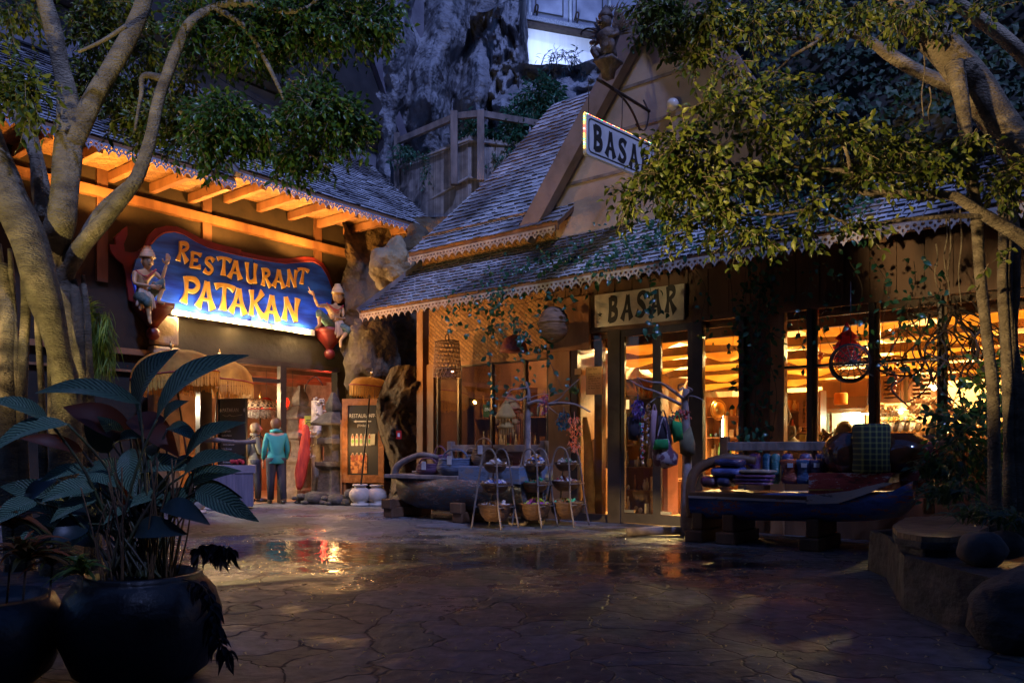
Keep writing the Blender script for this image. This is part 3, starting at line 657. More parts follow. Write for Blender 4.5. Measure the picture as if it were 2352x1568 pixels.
# eave roofs, two lengths with a step between
def eave_roof(v0, v1, ze, ue, seed, top_u=-9.25, pitch=.84):
    zt = ze + (ue - top_u) * pitch
    cr = (W(ue, v0, ze), W(ue, v1, ze), W(top_u, v0, zt), W(top_u, v1, zt))
    a = MB(); roof_deck(a, cr, .05); ob = a.build('eave_roof', WOOD, rb)
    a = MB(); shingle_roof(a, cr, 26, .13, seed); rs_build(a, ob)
    a = MB(); a.box((ue - .03, v0, ze - .1), (ue, v1, ze)); a.build('fascia', WOODL, ob)
    a = MB(); fret(a, W(ue + .012, v0, ze - .06), W(ue + .012, v1, ze - .06), .15, .17, out=(Ux, Uy, 0)); a.build('fretwork', FRET, ob)
    # woven soffit, level, and rafters below it
    a = MB(); zs = ze - .02; a.box((ue - .05, v0, zs), (RU - .1, v1, zs + .02)); 
    quadUV(a, [W(ue - .05, v0, zs - .003), W(ue - .05, v1, zs - .003), W(RU - .1, v1, zs - .003), W(RU - .1, v0, zs - .003)], abs(v1 - v0), 1.2); a.build('woven_soffit', WEAVE, ob)
    return ob, cr
eo, ec = eave_roof(9.5, 2.32, 5.80, -6.75, 21)
e2, ec2 = eave_roof(2.26, -2.95, 5.98, -6.72, 22)
for i in range(17):
    vv = 8.9 - i * .72
    if vv < -2.8: break
    ze = 5.80 if vv > 2.3 else 5.98
    a = MB(); a.box((-6.82, vv - .055, ze - .20), (RU - .12, vv + .055, ze - .04)); a.build('rafter', WOODL, eo if vv > 2.3 else e2, bevel=.008)
f = MB(); f.beam(W(-6.70, 2.30, 5.86), W(-9.25, 2.30, 8.12), .16, .10, up=(0, 0, 1)); f.build('verge_board', WOODG, e2)
f = MB(); f.beam(W(-6.74, 2.52, 5.92), W(-9.2, 2.52, 7.98), .05, .12, up=(0, 0, 1)); f.build('verge_board', WOODG, e2)
# upper gable block behind the eaves
ub = thing('upper_gable_building', W(-9.6, 2, 0), 'dim slate blue panelled building with a dark tent shaped gable rising behind the restaurant eave', 'building')
FAB = M('blue_panel', (.22, .21, .24), (.13, .125, .15), scale=2, rough=.85, bump=.4, bscale=26)
f = MB(); f.box((-9.3, -4.9, 3.2), (-9.7, 12, 13.5)); f.build('wall', FAB, ub)
for (a_, b_) in (((-9.28, 12, 8.9), (-9.28, -4.9, 8.9)), ((-9.28, 12, 9.9), (-9.28, -4.9, 9.9)), ((-9.28, 12, 8.0), (-9.28, -4.9, 8.0))):
    f = MB(); f.beam(W(*a_), W(*b_), .03, .035); f.build('panel_joint', BLACKM, ub)
DKR = M('dark_gable_wood', (.035, .032, .035), (.018, .017, .02), scale=3, rough=.9)
g1 = PUc(430, 105, -9.1); g2 = PUc(790, 228, -9.1); g3 = PUc(905, 262, -9.1); g4 = PUc(835, 60, -9.1)
zb = (g2[1] + g1[1]) / 2
f = MB(); vR = PUc(905, 240, -9.1)[0]
f.ext([[(9.0, 9.15), (vR, 9.15), (vR + 2.6, 13.8), (9.0, 13.8)]], lambda a, b, d: W(d, a, b), -9.25, -9.0); f.build('recess_shade_panel', DKR, ub)  # dark panel standing in for the shade of the open gable
f = MB(); f.beam(W(-8.93, vR - .15, 8.9), W(-8.93, vR + 2.7, 14), .28, .16, up=(Ux, Uy, 0)); f.build('rake_board', M('slate_board', (.16, .15, .19), (.10, .09, .12), scale=3, rough=.8), ub)
f = MB(); f.beam(W(-8.95, 9.0, 9.1), W(-8.95, vR - .1, 9.1), .14, .26); f.build('tie_beam', DKR, ub)
f = MB(); f.box((-9.15, vR + .12, 4), (-8.95, vR + .50, 9.0)); f.build('corner_post', DKR, ub)
f = MB(); f.tube(spline([PU(430, 130, -9.0), PU(560, 215, -9.0), PU(690, 283, -9.0), PU(760, 310, -9.0)]), .012, 5); f.build('cable', BLACKM, ub)
# entrance: header, glazed screen
f = MB(); f.box(*RB(-1.0, 2.75, 2.76, 2.86, RU - .2, RU - .05)); f.build('header_beam', DK, rb)
vp = PUc(654, 900, RU)[0]
f = MB(); f.box(*RB(vp - .07, vp + .07, 0, 2.8, RU - .16, RU - .04)); f.build('door_post', DK, rb)
f = MB(); f.box(*RB(vp, 2.7, 2.42, 2.50, RU - .14, RU - .06)); f.build('transom', DK, rb)
v2 = PUc(476, 1000, RU)[0]; f = MB(); f.box(*RB(v2 - .12, v2 + .12, 0, 2.8, RU - .2, RU - .04)); f.build('door_post', DK, rb)
f = MB(); f.box(*RB(1.95, 2.9, .5, 2.35, RU - 1.6, RU - 1.5)); f.build('bright_backing', WHITE, rb); lamp('POINT', 'backing_fill', W(RU - 1.0, 2.4, 1.9), 170, (1, .93, .75), .05)  # white panel and fill lamp added to make the bright area behind the parasols
q = MB(); q.box(*RB(-.95, vp - .07, .06, 2.76, RU - .11, RU - .10)); q.build('pane', GLASS, rb)
# lit stone pier beside the sign
PIER = M('sandstone', (.50, .37, .22), (.32, .22, .12), scale=3, rough=.9, bump=.8, bscale=7)
f = MB(); f.box(*RB(2.72, 3.22, 0, 2.9, RU - .15, RU + .10)); f.box(*RB(2.74, 3.20, 2.93, 3.45, RU - .15, RU + .08)); f.build('stone_pier', PIER, rb, bevel=.04)
# interior
f = MB(); f.box(*RB(-6, 6, 2.95, 3.05, RU - 6, RU - .35)); f.build('ceiling', WOODL, rb)
f = MB(); f.box(*RB(-6, 6, 0, 3.1, RU - 6.2, RU - 6)); f.build('back_wall', TAN, rb)
f = MB(); f.box(*RB(-3.6, 5, -.02, .012, RU - 6, RU - .15)); tag(f.build('restaurant_floor', _mc['plank_floor']), kind='structure')
f = MB(); f.box(*RB(-3.9, -3.6, 0, 3, RU - 6, RU - .3)); f.build('side_wall', M('stained_plaster', (.42, .30, .22), (.2, .12, .08), scale=5), rb)
for k in range(5):
    f = MB(); f.box(*RB(-3.6, 5, 2.82, 2.94, RU - .9 - k, RU - .8 - k)); f.build('ceiling_beam', WOODL, rb)
lamp('POINT', 'entrance_lamp', W(RU - 2.2, 1.9, 2.3), 260, (1, .66, .32), .1)
lamp('POINT', 'entrance_lamp', W(RU - 1.6, 3.2, 2.0), 160, (1, .80, .50), .1)
lamp('POINT', 'red_lamp', W(RU - 2.6, -2.6, 1.7), 90, (1, .06, .03), .08)
lamp('POINT', 'red_lamp', W(RU - .75, -.75, 1.7), 45, (1, .06, .03), .06)
lamp('POINT', 'garland_lamp', W(RU - .7, -.1, .5), 5, (1, .55, .22), .08)
RSH = MCloth('red_silk_shade', (.70, .06, .03), (.5, .03, .02), .5)
for i, (uu, vv, zz) in enumerate(((-1.6, -.2, 2.1), (-2.4, -1.2, 2.2), (-1.4, -.75, 1.9))):
    t = thing('red_lantern', W(RU + uu, vv, zz), ['nearest', 'deepest', 'rightmost'][i] + ' red silk lantern hanging inside the restaurant door', 'lantern', 'red lanterns inside the restaurant'); f = MB(); f.lathe([(.05, -.13), (.12, -.09), (.15, 0), (.12, .09), (.05, .13)], W(RU + uu, vv, zz), n=16, lobes=8, lob=.06); f.build('shade', RSH, t)
    f = MB(); f.tube([W(RU + uu, vv, zz + .13), W(RU + uu, vv, 2.85)], .005, 4); f.tube([W(RU + uu, vv, zz - .13), W(RU + uu, vv, zz - .34)], .012, 6); f.build('cord', BLACKM, t); lamp('POINT', 'lantern_bulb', W(RU + uu, vv, zz), 14, (1, .14, .05), .03)
for i in range(4):
    f = MB(); f.box(*RB(-3.58, -3.52, .5 + i * .55, .54 + i * .55, RU - 3.4, RU - .8)); f.build('wall_ledge', WOODL, rb)
f = MB(); f.box(*RB(-3.6, 2.7, .0, .9, RU - 4.4, RU - 4.3)); f.box(*RB(-3.6, 2.7, .9, .96, RU - 4.6, RU - 4.2)); tag(f.build('service_counter', WOODL), 'wooden service counter deep inside the restaurant', 'counter')
# ================================================================ restaurant sign
def cs(cx, cy): return ((250 + cx / 3.36) * .91875, (500 + cy / 3.36) * .91875)
def SG(cx, cy, d=0): return PU(*cs(cx, cy), RU + d)
def SGc(cx, cy): return PUc(*cs(cx, cy), RU)
SF = lambda a, b, d: W(RU + d, a, b)
rs = thing('restaurant_sign', SG(1100, 1000), 'big wavy blue signboard lettered RESTAURANT PATAKAN in gold, red border, bulb strip below', 'sign')
def blue_mat():
    m = M('blue_painted_board', (.02, .13, .88), (.004, .02, .26), scale=2.2, rough=.5, stretch=(.6, .6, 3.2), bump=.1, detail=7)
    return m
BL = blue_mat()
left = [(300, 800), (262, 640), (300, 500), (400, 425), (430, 375), (480, 320), (540, 283), (620, 273), (700, 295), (800, 355), (900, 405), (1050, 445), (1195, 478), (1279, 495), (1249, 1018), (590, 915), (450, 880)]
right = [(1288, 498), (1400, 518), (1550, 538), (1650, 530), (1780, 522), (1850, 560), (1900, 640), (1930, 720), (1945, 800), (1930, 900), (1880, 1000), (1790, 1088), (1258, 1020)]
for L_ in (left, right): f = MB(); f.ext([[SGc(*p) for p in L_]], SF, -.02, .03); f.build('board', BL, rs)
REDP = M('red_paint', (.17, .014, .010), (.09, .008, .006), scale=4, rough=.5)
outerL = [(590, 930), (430, 920), (250, 840), (225, 640), (200, 537), (140, 490), (95, 430), (85, 370), (140, 372), (130, 310), (190, 250), (235, 215), (237, 290), (205, 370), (215, 430), (270, 442), (330, 425), (380, 385), (420, 290), (480, 235), (560, 215), (650, 220), (730, 255), (850, 320), (1000, 370), (1192, 415), (1190, 700), (1180, 1005)]
outerR = [(1197, 432), (1350, 465), (1500, 490), (1600, 490), (1720, 475), (1800, 482), (1880, 530), (1930, 610), (1960, 700), (1980, 850), (1960, 950), (1890, 1040), (1800, 1102), (1185, 1010)]
for L_ in (outerL, outerR): f = MB(); f.ext([[SGc(*p) for p in L_]], SF, -.07, -.022); f.build('border', REDP, rs)
PINK = M('pink_line', (.85, .22, .16), rough=.4)
f = MB(); top = [(430, 375), (480, 320), (540, 283), (620, 273), (700, 295), (800, 355), (900, 405), (1050, 445), (1195, 478)]
f.tube(spline([SG(x, y - 3, .0) for x, y in top]), .012, 6); top = [(1197, 478), (1288, 498), (1400, 518), (1550, 538), (1650, 530), (1780, 522), (1850, 560), (1900, 640), (1930, 720), (1945, 800)]
f.tube(spline([SG(x + 3, y - 3, .0) for x, y in top]), .012, 6); f.build('edge_line', PINK, rs)
fl = [(1960, 880), (2040, 862), (2130, 832), (2147, 770), (2112, 760), (2137, 680), (2098, 682), (2110, 620), (2137, 580), (2110, 500), (2098, 560), (2060, 600), (2055, 660), (2075, 720), (2040, 800), (1965, 810)]
f = MB(); f.ext([[SGc(*p) for p in fl]], SF, -.07, -.03); f.build('flame', REDP, rs)
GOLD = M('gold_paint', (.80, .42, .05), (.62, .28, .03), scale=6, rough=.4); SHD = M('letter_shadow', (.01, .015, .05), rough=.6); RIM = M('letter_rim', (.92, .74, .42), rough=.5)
LET = [('R', 690, 435, 118, 160, 12), ('E', 790, 508, 118, 135, 8), ('S', 905, 552, 100, 145, 6), ('T', 1028, 558, 128, 150, 5), ('A', 1125, 588, 125, 145, 4), ('U', 1258, 615, 108, 165, 2), ('R', 1385, 650, 100, 145, 0), ('A', 1490, 662, 112, 140, 0), ('N', 1600, 660, 95, 140, 0), ('T', 1690, 640, 100, 130, 8),
       ('P', 752, 758, 165, 215, 12), ('A', 880, 800, 165, 215, 8), ('T', 1030, 815, 180, 215, 8), ('A', 1150, 850, 155, 200, 5), ('K', 1303, 870, 135, 205, 2), ('A', 1430, 908, 150, 200, 2), ('N', 1590, 918, 150, 190, 3)]
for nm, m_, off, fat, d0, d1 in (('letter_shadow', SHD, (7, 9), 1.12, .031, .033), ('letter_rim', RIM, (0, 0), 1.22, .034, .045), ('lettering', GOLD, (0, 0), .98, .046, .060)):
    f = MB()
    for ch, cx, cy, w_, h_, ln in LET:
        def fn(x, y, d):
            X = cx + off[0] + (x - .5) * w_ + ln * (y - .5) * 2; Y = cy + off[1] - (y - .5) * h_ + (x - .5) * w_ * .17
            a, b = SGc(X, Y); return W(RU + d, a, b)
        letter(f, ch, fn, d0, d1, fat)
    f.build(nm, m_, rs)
# bulb strip
f = MB(); s0, s1 = SGc(585, 940), SGc(1795, 1110)
f.ext([[SGc(588, 922), SGc(1792, 1096), SGc(1792, 1140), SGc(588, 962)]], SF, .0, .05)
f.build('bulb_rail', M('cream_rail', (.80, .70, .5), rough=.6), rs)
BULB = ME('lit_bulb', (1.0, .72, .34), 45)
NB = 21
for i in range(NB):
    t = (i + .5) / NB; p = SG(lerp(600, 1785, t), lerp(948, 1116, t), .085)
    f = MB(); f.ball(p, .022, .022, .028, n=8); f.tube([p - Vector((Ux, Uy, 0)) * .04, p - Vector((Ux, Uy, 0)) * .01], .012, 6); b_ = f.build('bulb', BULB, rs)
for i in range(7):
    t = (i + .5) / 7; p = SG(lerp(600, 1785, t), lerp(946, 1114, t), .12); (lamp('POINT', 'bulb_light', p, 48.0, (1, .68, .30), .03) if i in (0, 3, 6) else lamp('SPOT', 'bulb_light', p, 60.0, (1, .68, .30), .03, p + Vector((-Ux * .5, -Uy * .5, 1)), 150, .6))
# corbels with red balls
def corbel(cx, cy, w_, label):
    a, b = SGc(cx, cy); t = thing('sign_corbel', W(RU + .15, a, b - .5), label, 'corbel')
    q = MB(); rot = Matrix.Rotation(math.atan2(Uy, Ux) + R(45), 4, 'Z')
    q.lathe([(.05, -.30), (.12, -.20), (.33, .05), (.33, .06), (.36, .08), (.36, .16), (.01, .161)], W(RU + .15, a, b), n=4, mat=rot); q.build('bracket', REDP, t)
    q = MB(); q.ball(W(RU + .15, a, b - .37), .115, n=20); q.build('ball', REDP, t); return t
corbel(410, 950, .3, 'red corbel ending in a ball under the left carved man'); corbel(1890, 1150, .3, 'red corbel ending in a ball under the right carved man')
# ================================================================ figures
def skin_into(mb, nodes, edges, root, sub=1):
    ids = list(nodes); me = bpy.data.meshes.new('sk')
    me.from_pydata([tuple(nodes[i][0]) for i in ids], [(ids.index(a), ids.index(b)) for a, b in edges], [])
    o = bpy.data.objects.new('sk', me); col.objects.link(o)
    md = o.modifiers.new('s', 'SKIN'); md.use_smooth_shade = True
    sv = me.skin_vertices[0].data
    for k, i in enumerate(ids):
        r = nodes[i][1]; sv[k].radius = (r, r) if not hasattr(r, '__len__') else r; sv[k].use_root = (i == root)
    if sub: ss = o.modifiers.new('u', 'SUBSURF'); ss.levels = sub; ss.render_levels = sub
    dg = bpy.context.evaluated_depsgraph_get(); dg.update()
    em = bpy.data.meshes.new_from_object(o.evaluated_get(dg))
    mb.add([v.co.copy() for v in em.vertices], [tuple(p.vertices) for p in em.polygons], True)
    bpy.data.objects.remove(o); bpy.data.meshes.remove(me); bpy.data.meshes.remove(em)
def hand_into(mb, wrist, dr, side, up, s=1.0, pose='open'):
    """palm plus five separate fingers; dr along the hand, side towards the thumb, up = palm normal"""
    dr, side, up = dr.normalized(), side.normalized(), up.normalized()
    mb.ball(wrist + dr * .045 * s, .040 * s, .022 * s, .05 * s, n=10, rot=Matrix((side, up, dr)).transposed())
    for i, (off, L) in enumerate(((.030, .075), (.011, .085), (-.009, .078), (-.028, .060))):
        curl = {'open': .12 + .1 * i, 'point': (.0 if i == 0 else 1.6), 'fist': 1.5}[pose]
        p = wrist + dr * .085 * s + side * off * s; pts = [p]; a = 0
        for j in range(3):
            a += curl * .6; p = p + (dr * math.cos(a) - up * math.sin(a)) * L * s / 2.6 + side * off * .1 * s; pts.append(p)
        mb.tube(pts, [.0095 * s, .009 * s, .008 * s, .006 * s], 6)
    p = wrist + dr * .03 * s + side * .035 * s
    mb.tube([p, p + (dr * .5 + side) * .03 * s, p + (dr * 1.2 + side * .9) * .045 * s - up * .01 * s], [.012 * s, .0105 * s, .008 * s], 6)
def head_into(mb, c, fwd, r=.10, up=Vector((0, 0, 1))):
    """continuous face: brow, nose, mouth, chin, ears"""
    fwd = (fwd - up * fwd.dot(up)).normalized(); rt = fwd.cross(up)
    n, m = 22, 16; vs = []; fs = []
    for i in range(m + 1):
        th = math.pi * i / m
        for k in range(n):
            t = 2 * math.pi * k / n; x = math.sin(th) * math.sin(t); y = math.sin(th) * math.cos(t); z = math.cos(th)
            X, Y, Z = x * .78, y * .92, z * 1.18
            if z < -.1: X *= 1 - .30 * (-z) ; Y *= 1 - .10 * (-z)
            g_ = lambda a, b, sa, sb: math.exp(-((x - a) / sa) ** 2 - ((z - b) / sb) ** 2) if y > 0 else 0
            Y += .26 * g_(0, -.12, .11, .16) + .10 * g_(0, .05, .08, .14) - .12 * (g_(.30, .08, .14, .10) + g_(-.30, .08, .14, .10)) + .08 * g_(0, -.48, .24, .06) + .08 * g_(0, -.60, .22, .05) + .12 * g_(0, -.88, .25, .14) + .05 * g_(0, .28, .5, .1)
            vs.append(c + (rt * X + fwd * Y + up * Z) * r)
    for i in range(m):
        for k in range(n): fs.append((i * n + k, i * n + (k + 1) % n, (i + 1) * n + (k + 1) % n, (i + 1) * n + k))
    mb.add(vs, fs, True)
    for s_ in (-1, 1): mb.ball(c + rt * .80 * r * s_ - up * .08 * r, .10 * r, .2 * r, .28 * r, n=8)
SKINC = M('painted_skin', (.58, .36, .15), (.34, .20, .09), scale=6, rough=.45)
PANTS = M('green_trousers', (.10, .17, .13), (.05, .09, .08), scale=26, rough=.6)
SASH = M('sash_cloth', (.52, .40, .26), (.30, .20, .15), scale=3, rough=.6, stretch=(5, 5, 1))
REDN = M('red_necklace', (.5, .06, .05), rough=.4)
HATM = M('straw_hat', (.60, .44, .22), (.36, .25, .12), scale=3, rough=.6, stretch=(1, 1, 9))
def seated_man(J, label, fwd, face):
    """J: joints given in sign coordinates (x, y, out)"""
    P = {k: SG(*v) for k, v in J.items()}
    t = thing('carved_man', P['pelvis'] - Vector((0, 0, .12)), label, 'statue', 'carved men sitting at the ends of the restaurant sign')
    b = MB(); nd = {}
    rad = dict(pelvis=.115, waist=.10, chest=.125, neck=.05, sl=.06, sr=.06, el=.042, er=.042, wl=.028, wr=.028, hl=.085, hr=.085, kl=.065, kr=.065, al=.036, ar=.036, tl=.032, tr=.032, base=.055)
    for k in P:
        if k in rad: nd[k] = (P[k], rad[k] * .85)
    ed = [('pelvis', 'waist'), ('waist', 'chest'), ('chest', 'base'), ('base', 'neck'), ('chest', 'sl'), ('sl', 'el'), ('el', 'wl'), ('chest', 'sr'), ('sr', 'er'), ('er', 'wr'), ('pelvis', 'hl'), ('hl', 'kl'), ('kl', 'al'), ('al', 'tl'), ('pelvis', 'hr'), ('hr', 'kr'), ('kr', 'ar'), ('ar', 'tr')]
    skin_into(b, nd, ed, 'pelvis', 2)
    head_into(b, P['head'], face, .118)
    up = Vector((0, 0, 1))
    hand_into(b, P['wl'], (P['wl'] - P['el']), fwd.cross(up) * J['thumb'][0], fwd, 1.15, 'point' if J['thumb'][1] else 'open')
    hand_into(b, P['wr'], (P['wr'] - P['er']), up, fwd, 1.1, 'open')
    b.build('body', SKINC, t)
    h = MB(); hc = P['head'] + up * .065
    h.lathe([(.135, 0), (.14, .015), (.118, .03), (.122, .06), (.108, .07), (.108, .10), (.090, .11), (.088, .145), (.066, .155), (.06, .20), (.03, .205)], hc, n=20); h.build('hat', HATM, t)
    h = MB()
    for a, bb in (('hl', 'kl'), ('hr', 'kr')):
        d = P[bb] - P[a]; h.tube([P[a] - d * .05, P[a] + d * .5, P[bb], P[bb] + (P['a' + a[1]] - P[bb]) * .35], [.105, .092, .076, .062], 14)
    h.build('trousers', PANTS, t)
    h = MB(); n0, n1 = P['sl'], P['sr']; mid = P['chest'] + fwd * .115 - up * .01
    h.tube(spline([n0 + up * .05 + fwd * .03, mid + (n0 - mid) * .35, mid, mid + (n1 - mid) * .35, n1 + up * .05 + fwd * .03]), .013, 6)
    h.tube(spline([n0 + up * .05 + fwd * .05, mid + (n0 - mid) * .35 - up * .04, mid - up * .06, mid + (n1 - mid) * .35 - up * .04, n1 + up * .05 + fwd * .05]), .008, 6); h.build('necklace', REDN, t)
    h = MB(); c0 = P['waist'] + fwd * .09; c1 = P['pelvis'] + fwd * .16 - up * .22
    for k in range(7):
        o_ = fwd.cross(up) * (k - 3) * .034; h.tube(spline([c0 + o_ * .7, lerp(c0, c1, .5) + o_ * 1.1 + fwd * (.03 + .012 * (k % 2)), c1 + o_ * 1.5 - up * .03 * (k % 3)]), [.028] * 5 + [.026] * 5 + [.018], 7)
    h.tube([P['waist'] + fwd.cross(up) * .11 + fwd * .04, c0 + fwd * .02, P['waist'] - fwd.cross(up) * .11 + fwd * .04], .04, 8); h.build('sash', SASH, t)
    h = MB()
    rt = face.cross(up).normalized()
    for s_ in (-1, 1): h.ball(P['head'] + face.normalized() * .095 + rt * s_ * .034 + up * .012, .013, .013, .008, n=8)
    h.tube([P['head'] + face.normalized() * .108 + rt * .03 - up * .062, P['head'] + face.normalized() * .116 - up * .07, P['head'] + face.normalized() * .108 - rt * .03 - up * .062], .006, 5)
    h.build('painted_features', BLACKM, t); return t
uf = Vector((Ux, Uy, 0)); rgt = Vector((-Nx, -Ny, 0))
seated_man(dict(pelvis=(345, 800, .26), waist=(352, 735, .25), chest=(358, 640, .26), base=(375, 590, .27), neck=(388, 572, .28), head=(398, 520, .30), sl=(462, 610, .26), el=(520, 668, .36), wl=(556, 545, .42),
    sr=(292, 615, .28), er=(290, 700, .36), wr=(420, 722, .46), hl=(395, 800, .30), kl=(535, 690, .46), al=(490, 850, .46), tl=(545, 875, .56), hr=(335, 815, .34), kr=(400, 850, .62), ar=(415, 990, .62), tr=(425, 1040, .74), thumb=(1, 0)),
    'carved man in tall hat seated left of the blue sign, one hand raised open', uf, (uf * 1.0 + rgt * -.1).normalized())
seated_man(dict(pelvis=(1985, 1055, .26), waist=(1975, 1000, .25), chest=(1965, 925, .26), base=(1975, 885, .27), neck=(1985, 862, .28), head=(1995, 812, .30), sl=(1895, 885, .28), el=(1830, 890, .38), wl=(1795, 805, .42),
    sr=(2035, 905, .26), er=(2050, 1000, .34), wr=(1975, 985, .44), hl=(1940, 1055, .30), kl=(1838, 945, .44), al=(1845, 1050, .46), tl=(1810, 1080, .54), hr=(2010, 1065, .34), kr=(2090, 1090, .50), ar=(2020, 1180, .55), tr=(2020, 1240, .64), thumb=(1, 1)),
    'carved man in tiered hat seated right of the blue sign, pointing left', uf, (uf * .55 + rgt * .85).normalized())
# ---------------------------------------------------------------- people at the entrance
def walker(base, h, fwd, P, label, top, legs, hairm, extra=None):
    """standing person; P in body units (right, forward, up) of height h"""
    up = Vector((0, 0, 1)); rt = fwd.cross(up).normalized()
    X = lambda q: base + (rt * q[0] + fwd * q[1] + up * q[2]) * h
    t = thing('person', base, label, 'person')
    rad = dict(pelvis=.082, waist=.075, chest=.088, neck=.03, sh_l=.036, sh_r=.036, el_l=.026, el_r=.026, wr_l=.017, wr_r=.017, hip_l=.055, hip_r=.055, kn_l=.034, kn_r=.034, an_l=.023, an_r=.023, to_l=.02, to_r=.02)
    b = MB(); nd = {k: (X(P[k]), rad[k] * h) for k in rad}
    ed = [('pelvis', 'waist'), ('waist', 'chest'), ('chest', 'neck')]
    for s_ in 'lr': ed += [('chest', 'sh_' + s_), ('sh_' + s_, 'el_' + s_), ('el_' + s_, 'wr_' + s_), ('pelvis', 'hip_' + s_), ('hip_' + s_, 'kn_' + s_), ('kn_' + s_, 'an_' + s_), ('an_' + s_, 'to_' + s_)]
    skin_into(b, nd, ed, 'pelvis', 2); hd = X(P['head']); head_into(b, hd, fwd, .062 * h)
    for s_, sg in (('l', -1), ('r', 1)): hand_into(b, X(P['wr_' + s_]), X(P['wr_' + s_]) - X(P['el_' + s_]), fwd, rt * sg, 1.0)
    b.build('body', M('skin_tone', (.48, .28, .18), rough=.5), t)
    c = MB(); g_ = {k: (nd[k][0], nd[k][1] * 1.16) for k in ('pelvis', 'waist', 'chest', 'sh_l', 'sh_r', 'el_l', 'el_r')}
    for s_ in 'lr': g_['c' + s_] = (nd['el_' + s_][0].lerp(nd['wr_' + s_][0], .85), nd['wr_' + s_][1] * 1.5)
    skin_into(c, g_, [('pelvis', 'waist'), ('waist', 'chest'), ('chest', 'sh_l'), ('sh_l', 'el_l'), ('el_l', 'cl'), ('chest', 'sh_r'), ('sh_r', 'el_r'), ('el_r', 'cr')], 'pelvis', 2); c.lathe([(.100 * h, .47 * h), (.112 * h, .48 * h), (.104 * h, .56 * h), (.088 * h, .63 * h), (.05 * h, .66 * h)], base, n=22, mat=Matrix((rt, fwd * .74, up)).transposed().to_4x4()); c.tube([X((-.06, .01, .845)), X((0, -.04, .86)), X((.06, .01, .845))], .022 * h, 7); c.build('jacket', top, t)
    c = MB(); hp = X((P['pelvis'][0], P['pelvis'][1], P['pelvis'][2] + .01))
    for s_ in 'lr': c.tube([X(P['hip_' + s_]) + up * .04 * h, X(P['hip_' + s_]), X(P['kn_' + s_]), X(P['an_' + s_])], [.075 * h, .066 * h, .046 * h, .036 * h], 12)
    c.build('trousers', legs, t)
    c = MB()
    for s_ in 'lr': q = X(P['an_' + s_]); c.ball(Vector((q.x, q.y, .045)) + fwd * .05 * h, .045, .13, .05, n=12, rot=Matrix((rt, fwd, up)).transposed())
    c.build('shoe', BLACKM, t)
    c = MB(); c.ball(hd + up * .016 * h - fwd * .020 * h, .062 * h, .062 * h, .072 * h, n=18, amp=.10, seed=2); c.build('hair', hairm, t)
    if extra: extra(t, X, rt, up, fwd, h)
    return t
PB = dict(pelvis=(0, 0, .52), waist=(0, .005, .61), chest=(0, .01, .74), neck=(0, .015, .84), head=(0, .025, .925), sh_l=(-.105, 0, .80), sh_r=(.105, 0, .80), el_l=(-.135, .0, .63), el_r=(.135, 0, .63), wr_l=(-.13, .08, .50), wr_r=(.13, .08, .50),
          hip_l=(-.05, 0, .50), hip_r=(.05, 0, .50), kn_l=(-.055, .03, .28), kn_r=(.06, -.03, .28), an_l=(-.055, .03, .05), an_r=(.065, -.10, .06), to_l=(-.06, .10, .02), to_r=(.07, -.03, .02))
away = Vector((-.5, .86, 0)).normalized()
p1 = A(634, 1155, 15.6); p1.z = 0
walker(p1, 1.70, away, PB, 'person in a teal jacket and dark trousers standing at the restaurant door', M('teal_jacket', (.02, .28, .29), (.01, .18, .20), rough=.7), M('dark_jeans', (.03, .03, .045), rough=.8), M('brown_hair', (.16, .07, .03), rough=.6))
PC = dict(PB); PC.update(wr_l=(-.12, .16, .60), wr_r=(.12, .18, .62), el_r=(.14, .03, .62), kn_l=(-.05, -.03, .28), an_l=(-.05, -.10, .05), kn_r=(.05, .03, .28), an_r=(.05, .03, .05), to_l=(-.05, -.04, .02), to_r=(.05, .1, .02))
def pack(t, X, rt, up, fwd, h):
    c = MB(); c.ball(X((0, -.10, .70)), .15, .10, .20, n=14, amp=.05, rot=Matrix((rt, fwd, up)).transposed()); c.build('backpack', M('grey_pack', (.10, .10, .09), rough=.7), t)
    c = MB(); c.tube(spline([X((.07, -.06, .80)), X((.09, .03, .85)), X((.085, .095, .76)), X((.10, .04, .62))]), .016, 6); c.tube(spline([X((-.07, -.06, .80)), X((-.09, .03, .85)), X((-.085, .095, .76)), X((-.10, .04, .62))]), .016, 6); c.build('strap', BLACKM, t)
p2_ = A(585, 1150, 16.0); p2_.z = 0
walker(p2_, 1.62, Vector((.85, .5, 0)).normalized(), PC, 'person in an olive grey coat with a backpack facing the door', M('olive_coat', (.20, .17, .11), (.13, .11, .07), rough=.8), _mc['dark_jeans'], M('sandy_hair', (.36, .22, .10), rough=.6), pack)
